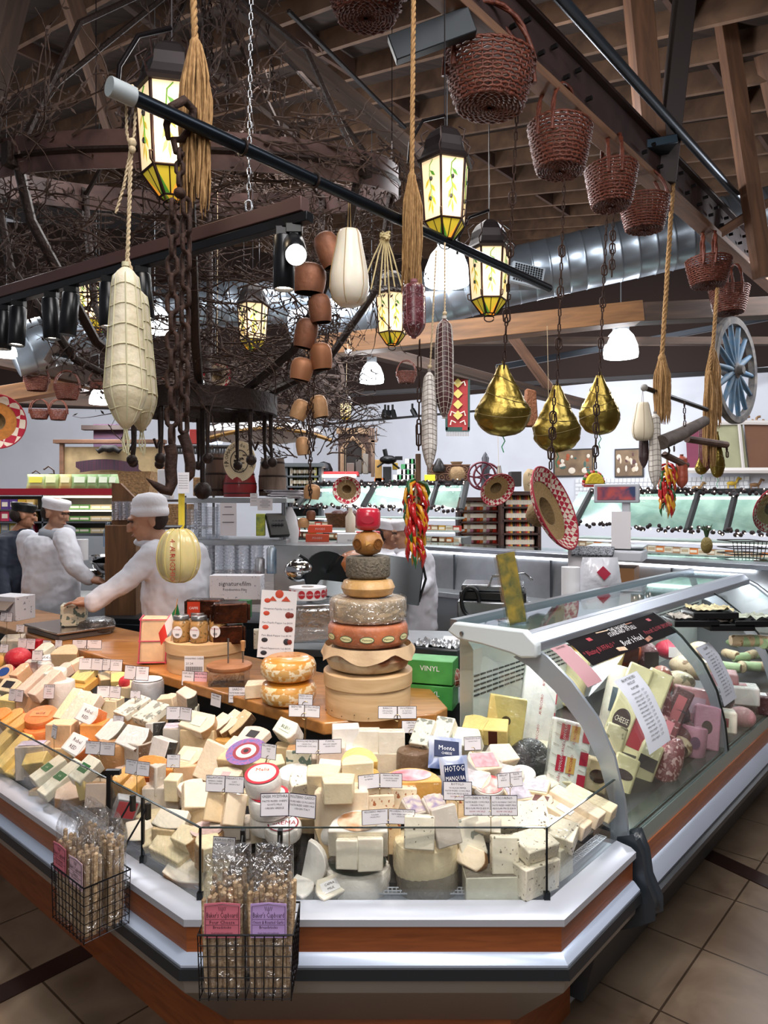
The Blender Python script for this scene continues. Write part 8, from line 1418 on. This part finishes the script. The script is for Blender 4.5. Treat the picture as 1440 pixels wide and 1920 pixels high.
WKL=mat('a8835a',.7,var=(50,.4),bump=(60,.8));o=thing('picnic_basket',P(262,905,6.0),'light wicker basket filled with white cups beside the hook','basket');M().lathe([(0,-.14),(.15,-.14),(.19,.06),(.2,.09),(.18,.09),(.14,-.12),(0,-.12)],4,X=T((0,0,0),(0,0,R(45)))).out('woven_body',WKL,o,smooth=0);b=M();[b.lathe([(0,-.1),(.018,-.1),(.02,.0),(0,.0)],10,X=T((-.09+.045*i,-.02+.04*(i%2),.08)))for i in range(5)];b.out('cups',WHITE,o)
pbox('white_sack',295,880,318,935,5.6,.12,mat('d9d9de',.6,bump=(9,.5)),'white paper sack behind the meat hook','sack');pbox('golden_basket',362,895,384,930,5.6,.2,WKL,'small golden wire basket between hook and barrel','basket');pbox('straw_basket',300,945,352,985,5.6,.2,WKL,'straw basket behind the man in the beanie','basket')
o=thing('wire_shelf',V((P(255,0,6).x,6.0,0)),'thin steel shelf holding the wicker baskets beside the beanie man','shelf');w=m_(135,6)
for z in(P(0,936,6).z,P(0,986,6).z):M().box((w/2,0,z-.012),(w,.45,.02)).out('shelf_board',STEEL,o)
for x in(0,w):M().tube([(x,.2,0),(x,.2,1.9)],.012,6).out('post',STEEL,o)
# ---------------------------------------------------------------- back cases with garlands
GRN=clear((.62,.74,.70),.18,.08,0,.4)
def bcase(name,a,b,lb,seed,posts):
 """a,b: (px, y_top, y_bottom, depth)"""
 o=thing(name,P(a[0],a[2],a[3]),lb,'display case');O=V(o.location);A,B=P(a[0],a[1],a[3]),P(b[0],b[1],b[3]);A2,B2=P(a[0]-34,a[2],a[3]-.15),P(b[0]-10,b[2],b[3]-.15)
 rn=random.Random(seed);g=M();g.add([A-O,B-O,B2-O,A2-O],[(0,1,2,3)]);g.out('slanted_glass',GRN,o,smooth=0)
 dn=V((0,.5,0));M().add([A+V((0,.5,-.02))-O,B+V((0,.5,-.02))-O,B2+V((0,.55,0))-O,A2+V((0,.55,0))-O],[(0,1,2,3)]).out('etched_back',mat('8fa79f',.4,var=(5,.35),col2='c2d2c9',bump=(30,.3)),o,smooth=0)
 M().box((0,0,0),((B-A).length,.05,.05),X=Matrix.Translation((A+B)/2-O)@T((0,0,0),(0,0,yaw(B-A)))).out('top_bar',mat('18191b',.5),o)
 for t in posts:M().tube([A.lerp(B,t)-O-V((0,.02,0)),A2.lerp(B2,t)-O-V((0,.02,0))],.035,6).out('dark_post',mat('141617',.5),o)
 gb,lt=M(),M()
 for(u,w)in((A,B),(A2,B2)):
  n=int((w-u).length/.028)
  for i in range(n):
   c=u.lerp(w,i/n)-O+V((rn.uniform(-.03,.03),-.05+rn.uniform(-.03,.03),rn.uniform(-.03,.03)));gb.ball(c,.022,5)
   if rn.random()<.6:lt.ball(c+V((rn.uniform(-.02,.02),-.035,rn.uniform(-.03,.03))),.0065,5)
 gb.out('garland',mat('241416',.8),o,smooth=80,kind='stuff');lt.out('fairy_lights',mat('ffe9d8',.5,emit=3),o,kind='stuff')
 l=M();l.box((0,0,0),((B-A).length*.96,.03,.03),X=Matrix.Translation((A+B)/2-O+V((0,.3,-.07)))@T((0,0,0),(0,0,yaw(B-A))));l.out('tube_light',mat('f2fff8',.5,emit=6),o)
 lo=M();m2=(A2+B2)/2-O;lo.box((0,.35,-.72-.1),((B2-A2).length,.5,.95),X=Matrix.Translation(m2)@T((0,0,0),(0,0,yaw(B2-A2))));lo.out('case_body',mat('73797a',.5,.3),o)
 sh=M()
 for z in(-.12,-.26,-.40):sh.box((0,.1-z*.35*0,z),((B2-A2).length*.98,.38,.02),X=Matrix.Translation(m2)@T((0,0,0),(0,0,yaw(B2-A2))))
 sh.out('glass_shelf',mat('aab9b4',.3,.2),o);ls=M()
 for z in(-.135,-.275):ls.box((0,-.08,z),((B2-A2).length*.94,.02,.012),X=Matrix.Translation(m2)@T((0,0,0),(0,0,yaw(B2-A2))))
 ls.out('light_strip',mat('fffdf4',.5,emit=4),o);return o,A2,B2
c1,A2,B2=bcase('garland_case',(590,908,948,8.6),(875,905,955,8.0),'green-glass back case with dark garland left of the chilli string',3,(0,.42,.82,1))
c2,A3,B3=bcase('garland_case',(1110,918,982,8.0),(1500,925,1003,6.8),'long green-glass back case with lit garland at the right',4,(0,.55,.72,1.0))
def rowof(A,B,z,items,n,Y0=.06,names='package'):
 d=(B-A).normalized();per={}
 for i in range(n):
  it=items[i%len(items)];c=A.lerp(B,(i+.5)/n)+V((0,Y0,z));per.setdefault(it,[]).append((c,yaw(d),i))
 return per
CO={'c0392b':'red','d9a441':'gold','e4e0d4':'white','3f6b3a':'green','6b3a2a':'brown','b08a6a':'tan','2b2b33':'black','c98aa0':'pink','d97a34':'orange','45608a':'blue','d9cf6a':'yellow'}
def fill(A,B,rows,lb,grp,lev=None):
 for j,(z,cols,n,d,shp)in enumerate(rows):
  for cl,L_ in rowof(A,B,z,cols,n).items():
   pr=proto({'box':'small_package','bottle':'small_bottle','bag':'small_bag'}[shp],d,cl,'%s %s on the %s %s'%(CO[cl],{'box':'package','bottle':'bottle','bag':'bag'}[shp],lev or('upper','lower')[j],lb),grp,{'box':'package','bottle':'bottle','bag':'bag'}[shp],shp,'e6dccb' if cl!='e4e0d4' else 'b9a58a');pr['base']=pr['label'];place(pr,[q[:2]for q in L_],[q[2]for q in L_])
fill(A3+V((0,-.02,0)),B3,[(-.245,('e4e0d4','b08a6a','e4e0d4','d97a34'),26,(.09,.09,.06),'box'),(-.385,('c98aa0','e4e0d4','b08a6a','3f6b3a'),26,(.09,.09,.06),'box')],'shelf of the right garland case','packages in the right garland case')
fill(A2,B2,[(-.245,('b08a6a','d9a441','e4e0d4','c0392b'),24,(.09,.08,.06),'box'),(-.385,('6b3a2a','b08a6a','d97a34','e4e0d4'),24,(.09,.08,.07),'bag')],'shelf of the left garland case','packages in the left garland case')
o=thing('pineapple',P(1325,1035,6.3),'single small pineapple standing before the right back case','pineapple');M().ball((0,0,.06),(.05,.05,.075),14).out('fruit',mat('7a6a35',.7,bump=(60,1)),o,smooth=80);b=M()
for i in range(14):a=i*2.4;b.tube([(0,0,.12),(.02*cos(a),.02*sin(a),.19),(.05*cos(a),.05*sin(a),.20+.004*i)],[.010,.008,.001],4)
b.out('leaves',mat('2c4428',.7),o)
o=thing('shopping_cart',P(1405,1040,6.0),'dark wire shopping cart at the right edge behind the deli case','cart');b=M()
for i in range(9):b.tube([(-.12+.03*i,0,-.05),(-.14+.036*i,0,.11)],.004,4)
for z in(-.05,0,.05,.11):b.tube([(-.13,0,z),(.16,0,z),(.16,.3,z),(-.13,.3,z)],.005,4,closed=True)
b.out('wire_frame',mat('2c2a2a',.4,.7),o)
# dark wood shelving with jars and bottles
def rack(px0,py0,px1,py1,Y,ns,lb,col,d=.35):
 a,b=P(px0,py1,Y),P(px1,py0,Y);o=thing('wooden_rack',V((a.x,Y,0)),lb,'shelf');w=b.x-a.x;mb=M();mb.box((w/2,d,b.z/2),(w,.03,b.z));[mb.box((x,d/2,b.z/2),(.04,d,b.z))for x in(0,w)];mb.box((w/2,d/2,b.z),(w+.1,d+.08,.05))
 zs=[a.z+(b.z-a.z)*i/ns for i in range(ns)];[mb.box((w/2,d/2,z-.012),(w,d,.025))for z in zs];mb.out('rack_frame',col,o,bev=.003);return V((a.x+.06,Y+.02,0)),V((b.x-.06,Y+.02,0)),zs
DW=wood('4a2d24','2b1a15',(1,8,8),.6)
a,b,zs=rack(942,925,1012,1025,9.0,4,'dark carved wood rack of bottled sauces under the coffee sack',DW)
for j,z in enumerate(zs):fill(a,b,[(z,('6b3a2a','c0392b','d9a441','2b2b33'),13,(.045,.05,.17),'bottle')],'shelf of the carved rack','bottles on the carved rack',('lowest','second lowest','second highest','highest')[j])
a,b,zs=rack(862,936,940,1020,9.2,4,'dark rack of bagged sweets left of the carved rack',DW)
for j,z in enumerate(zs):fill(a,b,[(z,('d97a34','e4e0d4','c98aa0','6b3a2a','c0392b'),10,(.075,.06,.14),'bag')],'shelf of the sweets rack','bags on the sweets rack',('lowest','second lowest','second highest','highest')[j])
a,b,zs=rack(536,872,600,950,9.0,4,'shelf of small white and yellow boxes behind the bells',mat('5a5f63',.5,.4))
for j,z in enumerate(zs):fill(a,b,[(z,(('e4e0d4','d9cf6a')if j>1 else('c0392b','e4e0d4','45608a','d9a441')),10,(.06,.06,.10),'box')],'tier of the box shelf','boxes on the shelf behind the bells',('lowest','second lowest','second highest','highest')[j])
# top-of-case ornaments
def turned(name,px,py,Y,pr,m,lb,cat,n=20,X=None):return M().lathe([(r*Y/F,z*Y/F)for r,z in pr],n,X=X).out(name,m,None,P(px,py,Y),smooth=60,label=lb,cat=cat)
pbox('carved_cabinet',634,802,702,885,10,.5,mat('4b3328',.7,var=(30,.4)),'tall carved wood cabinet with a pointed arch','cabinet')
cb=thing('arch_niche',P(662,885,9.95),'dark arched niche front of the tall carved cabinet','cabinet front');k=10/F;M().prism([(-20*k,0),(20*k,0),(20*k,42*k),(10*k,56*k),(0,64*k),(-10*k,56*k),(-20*k,42*k)],0,.04,X=T((0,0,0),(R(90),0,0))).out('niche',mat('17100e',.8),cb);b=M();b.tube([(-20*k,-.045,0),(-20*k,-.045,42*k),(-10*k,-.045,56*k),(0,-.045,64*k),(10*k,-.045,56*k),(20*k,-.045,42*k),(20*k,-.045,0)],.03,6);b.box((0,-.02,76*k),(62*k,.05,10*k));b.out('arch_moulding',mat('8f7458',.7,bump=(60,1)),cb)
o=thing('wooden_fork',P(699,860,9.7),'large wooden fork leaning beside the carved cabinet','fork');b=M();b.box((0,0,0),(.05,.03,.5));[b.box((x,0,.33),(.016,.02,.18))for x in(-.05,-.017,.017,.05)];b.box((0,0,.24),(.12,.03,.03));b.out('fork',mat('6d5747',.8),o)
turned('iron_helmet',607,880,9.5,[(0,-12),(16,-12),(17,0),(12,11),(0,15)],mat('222226',.35,.8),'black rounded iron pot beside the red awning','pot')
pbox('red_awning',600,884,672,892,9.3,.5,mat('9a1f26',.5),'red awning edge above a bright tube light','awning');pbox('tube_lamp',602,890,668,895,9.25,.05,mat('fff2d8',.5,emit=7),'bright tube lamp below the red awning','lamp')
for i,(x0,y0,x1,y1,cl,lb)in enumerate(((650,868,664,888,'6d625a','grey metal canister left of the cabinet foot'),(667,862,678,888,'55504c','taller grey canister before the carved cabinet'),(680,850,690,888,'7d756c','tallest pale canister before the carved cabinet'),(703,862,716,908,'a8834a','brass and black appliance by the cabinet'),(718,875,734,908,'2a2a2e','black appliance with glass front'),(736,868,746,880,'c9a23a','tiny yellow carton on the appliances'),(702,896,722,910,'d9703a','orange striped box on the case top'))):
 pbox('metal_canister' if i<3 else 'small_appliance',x0,y0,x1,y1,9.6,.2,mat(cl,.4,.4),lb,'canister' if i<3 else 'appliance')
cam_=thing('dark_machine',P(728,862,9.5),'black hand-cranked machine on the back counter','machine');b=M();b.ball((0,0,0),(.12,.1,.06),12);b.tube([(-.02,0,0),(-.05,0,.14)],.03,8);b.box((.14,0,.02),(.1,.06,.05));b.tube([(-.15,0,-.1),(0,0,0),(.15,0,-.12)],.015,6);b.out('machine_body',mat('121214',.35,.6),cam_,smooth=60)
bx=M();n_=0
for i in range(7):
 for j in range(min(i+1,5)):
  o=M().box((0,0,0),(.075,.08,.06)).out('small_carton',mat('e3e2dc' if(i+j)%3 else '3f8a55',.5),None,P(735+i*7.5,905-j*10,9.1),label='%s carton in the stepped stack, column %s, level %s'%('white' if(i+j)%3 else 'green',('one','two','three','four','five','six','seven')[i],('one','two','three','four','five')[j]),cat='carton',group='stepped stack of white and green cartons')
pbox('yellow_sign',796,890,816,910,8.8,.02,mat('d9cf2a',.5),'small bright yellow sign behind the chilli string','sign')
ch=thing('carved_chest',P(840,905,9.2),'ornately carved brown chest under the burlap sack','chest');k=9.2/F;M().box((0,0,16*k),(76*k,.35,34*k)).out('chest_body',mat('4f3226',.7),ch,bev=.01);b=M()
for i in range(5):
 for j in range(2):X=T(((-28+14*i)*k,-.18,(9+15*j)*k),(R(90),0,0));b.lathe([(5*k,0),(6*k,.012),(4.2*k,.012),(4*k,0)],10,0,X,cap=False);b.lathe([(2*k,0),(2*k,.01),(0,.01)],6,0,X)
for z in(1,16,32):b.box((0,-.18,z*k),(78*k,.02,2*k))
b.out('carving',mat('7a5640',.6),ch)
SACK=mat('9c7f5c',.9,bump=(90,.6),var=(12,.2));turned('burlap_sack',856,886,9.1,[(0,-16),(17,-15),(20,-4),(17,8),(8,14),(12,20),(0,18)],SACK,'slumped burlap sack on the carved chest','sack');turned('iron_kettle',823,874,9.0,[(0,-10),(11,-10),(12,-2),(6,9),(3,14),(0,15)],mat('2e2c2c',.4,.7),'dark iron kettle on the carved chest','kettle')
g=thing('coffee_grinder',P(910,893,8.6),'maroon cast-iron coffee grinder with two big wheels','grinder');MR=mat('5a1626',.4,.3);k=8.6/F
for i,(dx,dy)in enumerate(((-9,-.12),(6,.14))):
 b=M();r=25*k;b.tube([(dx*k+r*cos(t),dy,r*sin(t))for t in[i_*pi/16 for i_ in range(32)]],2.2*k,6,closed=True)
 for q in range(6):a=q*pi/3;b.tube([(dx*k,dy,0),(dx*k+r*.5*cos(a+.25),dy,r*.5*sin(a+.25)),(dx*k+r*cos(a),dy,r*sin(a))],1.6*k,5)
 b.out('flywheel',MR,g,smooth=60)
M().lathe([(0,-26*k),(9*k,-26*k),(7*k,0),(9*k,16*k),(6*k,24*k),(7*k,34*k),(3*k,42*k),(0,46*k)],16).out('grinder_body',mat('4a4a50',.4,.6),g,smooth=60)
turned('glass_lamp',936,895,8.7,[(0,-16),(7,-16),(4,-8),(8,2),(5,10),(3,22),(0,22)],mat('77706a',.3,.5),'grey oil lamp beside the coffee grinder','lamp');pbox('black_stool',958,884,978,912,8.8,.2,mat('2a2221',.5),'small black wooden chair-shaped stand on the shelf','stand')
sk=thing('coffee_sack',P(1003,903,9.1),'burlap sack printed Produce of Colombia','sack');k=9.1/F;M().grid(lambda u,v:(21*k*cos(2*pi*u)*(.95+.12*sin(pi*v)-.25*max(0,v-.8)/.2),12*k*sin(2*pi*u),(-18+40*v)*k+2*k*sin(8*pi*u)*v),32,10).out('sack_body',mat('b7a07c',.9,bump=(90,.6)),sk,smooth=180);b=M();[b.text(s_,9*k,T((-1*k,-13*k,(12-9*i)*k),(R(90),0,0)),0,wmax=32*k)for i,s_ in enumerate(('Product','of','Colombia'))];b.out('lettering',INK,sk,smooth=0)
# ---------------------------------------------------------------- on the back wall: rug, pictures, coloured panels, tiles
wd_=(V((*BW1,0))-V((*BW0,0))).normalized();wn=V((wd_.y,-wd_.x,0))
def onwall(px,py,off_=.03):
 k=(px-720)/F;o0=V((*BW0,0))+wn*off_;t=(k*o0.y-o0.x)/(wd_.x-k*wd_.y);q=o0+wd_*t;return V((q.x,q.y,H+(HZ-py)/F*q.y))
def wallbox(name,x0,y0,x1,y1,d,m,lb,cat,parent=None):
 a,b=onwall(x0,y1,d/2),onwall(x1,y1,d/2);h=onwall((x0+x1)/2,y0).z-onwall((x0+x1)/2,y1).z;c=(a+b)/2;c.z+=h/2
 return M().box((0,0,0),((b-a).length,d,h)).out(name,m,None,c,(0,0,yaw(b-a)),label=lb,cat=cat),(b-a).length,h
for i,(x0,x1,y0,y1,lb)in enumerate(((1038,1114,842,894,'framed painting of a white-clothed figure with fruit, nearer the coffee sack'),(1153,1207,841,895,'framed painting of pale lilies and mushrooms, nearer the yoke'))):
 o,w,h=wallbox('framed_painting',x0,y0,x1,y1,.04,mat('151314',.5),lb,'painting');c=M();c.box((0,-.022,0),(w*.92,.004,h*.9));c.out('canvas',mat('5f4a38',.6,var=(3,.5),col2='8f7658'),o);rn=random.Random(i+40);bl=[M(),M(),M()]
 for k in range(16):bl[k%3].ball((rn.uniform(-.38,.38)*w,-.026,rn.uniform(-.34,.3)*h),(rn.uniform(.03,.09)*w,.004,rn.uniform(.04,.12)*h),10)
 for b_,cl,nm in zip(bl,('d9cfc0','a5502c' if i==0 else 'cfc0a8','3f5c56' if i==0 else '5b3a3a'),('pale_shapes','warm_shapes','dark_shapes')):b_.out(nm,mat(cl,.6),o,smooth=80)
o=thing('woven_rug',P(858,748,10.5),'red, ochre and green woven rug hanging from the rafters','rug');k=10.5/F;M().grid(lambda u,v:((u-.5)*44*k+.01*sin(9*v),.02*sin(6*u),(.5-v)*118*k),8,20).out('rug_cloth',mat('8c2c2c',.9,bump=(60,.5)),o,smooth=180);b=M();b.box((0,0,-57*k),(44*k,.03,8*k));b.box((-21*k,0,0),(4*k,.03,118*k));b.box((21*k,0,0),(4*k,.03,118*k));b.out('green_border',mat('26403a',.9),o);b=M();[b.prism([(0,z*k),(9*k,(z+9)*k),(0,(z+18)*k),(-9*k,(z+9)*k)],0,.01,X=T((0,-.03,0),(R(90),0,0)))for z in(-40,-20,0,20)]
b.out('diamonds',mat('b7a45a',.9),o);b=M();[b.tube([(s*4*k,-.04,z*k),(s*12*k,-.04,(z+4)*k),(s*14*k,-.04,(z-4)*k)],1.2*k,4)for s in(-1,1)for z in(-45,-28,28,44)];b.out('white_motifs',mat('e0d6c4',.9),o);b=M();[b.tube([((-20+2.5*i)*k,0,-60*k),((-20+2.5*i)*k,0,-70*k)],.6*k,4)for i in range(17)];b.out('fringe',mat('8d8478',.9),o)
cpn=('6a2238','4f2030','8c8b6c','7a7a5e','5a3522','4a2a1c');xs=[1296,1318,1340,1392,1400,1450,1500]
ar=thing('coloured_arch_panels',onwall(1390,878),'curved display of plum, olive and brown cloth panels on the back wall','wall display');O=V(ar.location)
for x0,x1,cl in((1285,1336,'6e2640'),(1340,1392,'8f8f70'),(1395,1500,'5e3a22')):
 b=M();b.grid(lambda u,v:onwall(x0+(x1-x0)*u+(10 if x0>1330 else 4)*(1-v),878-(84-.0028*abs(1400-(x0+(x1-x0)*u))**1.7*.4)*v,.35)-O,10,6);b.out('cloth_panel',mat(cl,.7,var=(3,.15)),ar)
b=M();b.tube([onwall(1270+i*15,882,.4)-O for i in range(17)],.05,6);b.tube([onwall(1280+i*14,792+.0028*abs(1400-(1280+i*14))**1.7*.4*1.0,.4)-O for i in range(17)],.04,6);[b.tube([onwall(x,878,.4)-O,onwall(x-8,794,.4)-O],.025,5)for x in(1338,1394)];b.out('white_moulding',mat('c9c4c0',.5),ar)
sc_=M();[sc_.tube([onwall(x+7*cos(t),786+5*sin(t),.4)-O for t in[i*.7 for i in range(8)]],.02,4)for x in(1385,1405,1425)];sc_.out('scroll_ornament',mat('8a6a4a',.5,.3),ar)
o,w,h=wallbox('tiled_splashback',1080,896,1405,935,.06,mat('d9dce0',.3),'white subway-tiled strip with little donkey figures on the back wall','tiling');b=M()
for i in range(5):b.box((0,-.032,-h/2+h*i/5),(w,.002,.012))
[b.box((-w/2+w*i/40+(.06 if j%2 else 0),-.032,-h/2+h*(j+.5)/5),(.012,.002,h/5))for i in range(1,40)for j in range(5)]
b.out('grout_lines',mat('a5a8ae',.7),o,smooth=0)
for i,(px,py)in enumerate(((1306,920),(1415,915),(1372,912))):
 c=onwall(px,py,.15);o=thing('donkey_figurine',c,('small tan donkey figurine left on the tiled strip','small brown donkey figurine at the right on the tiled strip','tiny yellow figurine between the two donkeys')[i],'figurine');b=M();b.ball((0,0,.05),(.09,.03,.035),8);[b.tube([(x,0,.04),(x,0,-.06)],.012,5)for x in(-.06,.06)];b.tube([(.07,0,.06),(.11,0,.14),(.15,0,.12)],.02,6);b.out('figure',mat(('a08058','7a5a3a','c9a83a')[i],.6),o,smooth=60)
# taco pinata, donkey string toys
tp=thing('taco_pinata',P(1113,898,6.2),'yellow half-moon taco piñata with green and red filling','piñata');k=6.2/F;pts=[(17*k*cos(pi*i/12),21*k*sin(pi*i/12))for i in range(13)];M().prism(pts,-.06,.06,X=T((0,0,-10*k),(R(90),0,0))).out('yellow_shell',mat('d9c038',.8,bump=(60,.8)),tp,bev=.01)
b=M();[b.ball(((17+2)*k*cos(a),0,-10*k+(21+2)*k*sin(a)),3.5*k,7,i%3)for i,a in enumerate([pi*q/14 for q in range(15)])];b.box((0,0,-13*k),(32*k,.1,4*k),1);b.out('filling',[mat('4f8a3a',.8),mat('b53a2c',.8),mat('d98a9a',.8)],tp,smooth=60);M().tube([(0,0,12*k),(0,0,40*k)],.004,4).out('string',TWINE,tp)
# fixtures under the roof at the back
for i,(px,py)in enumerate(((722,772),(728,773),(736,772),(773,770))):
 o=thing('track_spot',P(px,py,12),'%s tiny black spot on the far track under the rafters'%('first','second','third','separate fourth')[i],'spotlight');M().tube([(0,0,.12),(0,0,.02)],.02,5).out('stem',BLACK,o);M().tube([(0,0,.02),(-.03+.03*i,-.05,-.10)],.045,8).out('lamp_head',BLACK,o)
o=thing('hanging_cup',P(653,660,6.5),'small white cup hanging on a thread above the dome lamp','cup');M().lathe([(0,-.03),(.03,-.01),(.035,.02),(0,.02)],12).out('cup',WHITE,o,smooth=60);M().tube([(0,0,.02),(-.02,0,.12),(0,0,.16),(.03,0,.03)],.003,4).out('thread',TWINE,o)
o=thing('wicker_bag',P(990,765,6),'brown wicker bag behind the gold foil hams','bag');M().prism([(-.05,-.16),(.08,-.16),(.06,.14),(-.02,.16)],-.05,.05,X=T((0,0,0),(R(90),0,0))).out('bag_body',mat('7a4a2c',.8,bump=(60,1)),o,bev=.01)
for o in bpy.data.objects:
 if 'base' in o:del o['base']
 if 'label' in o:
  s=o['label']
  for a,b in(('BELLAVITANO','ESPRESSO CHEESE'),('HUMBOLDT FOG','GOAT MILK'),('CAMBOZOLA','COWS MILK GERMANY'),('CHIMAY','BELGIUM'),('BEL PAESE','ITALY'),('COLLIER','WELSH'),('CABOT','VERMONT'),('BELLWETHER','JERSEY'),('BRILLAT','DOP FRANCE'),("Boar's Head lettering",'white lettering'),(' lettered HOTOG MANQUIA',' with big white capitals')):s=s.replace(a,b)
  if s!=o['label']:o['label']=s
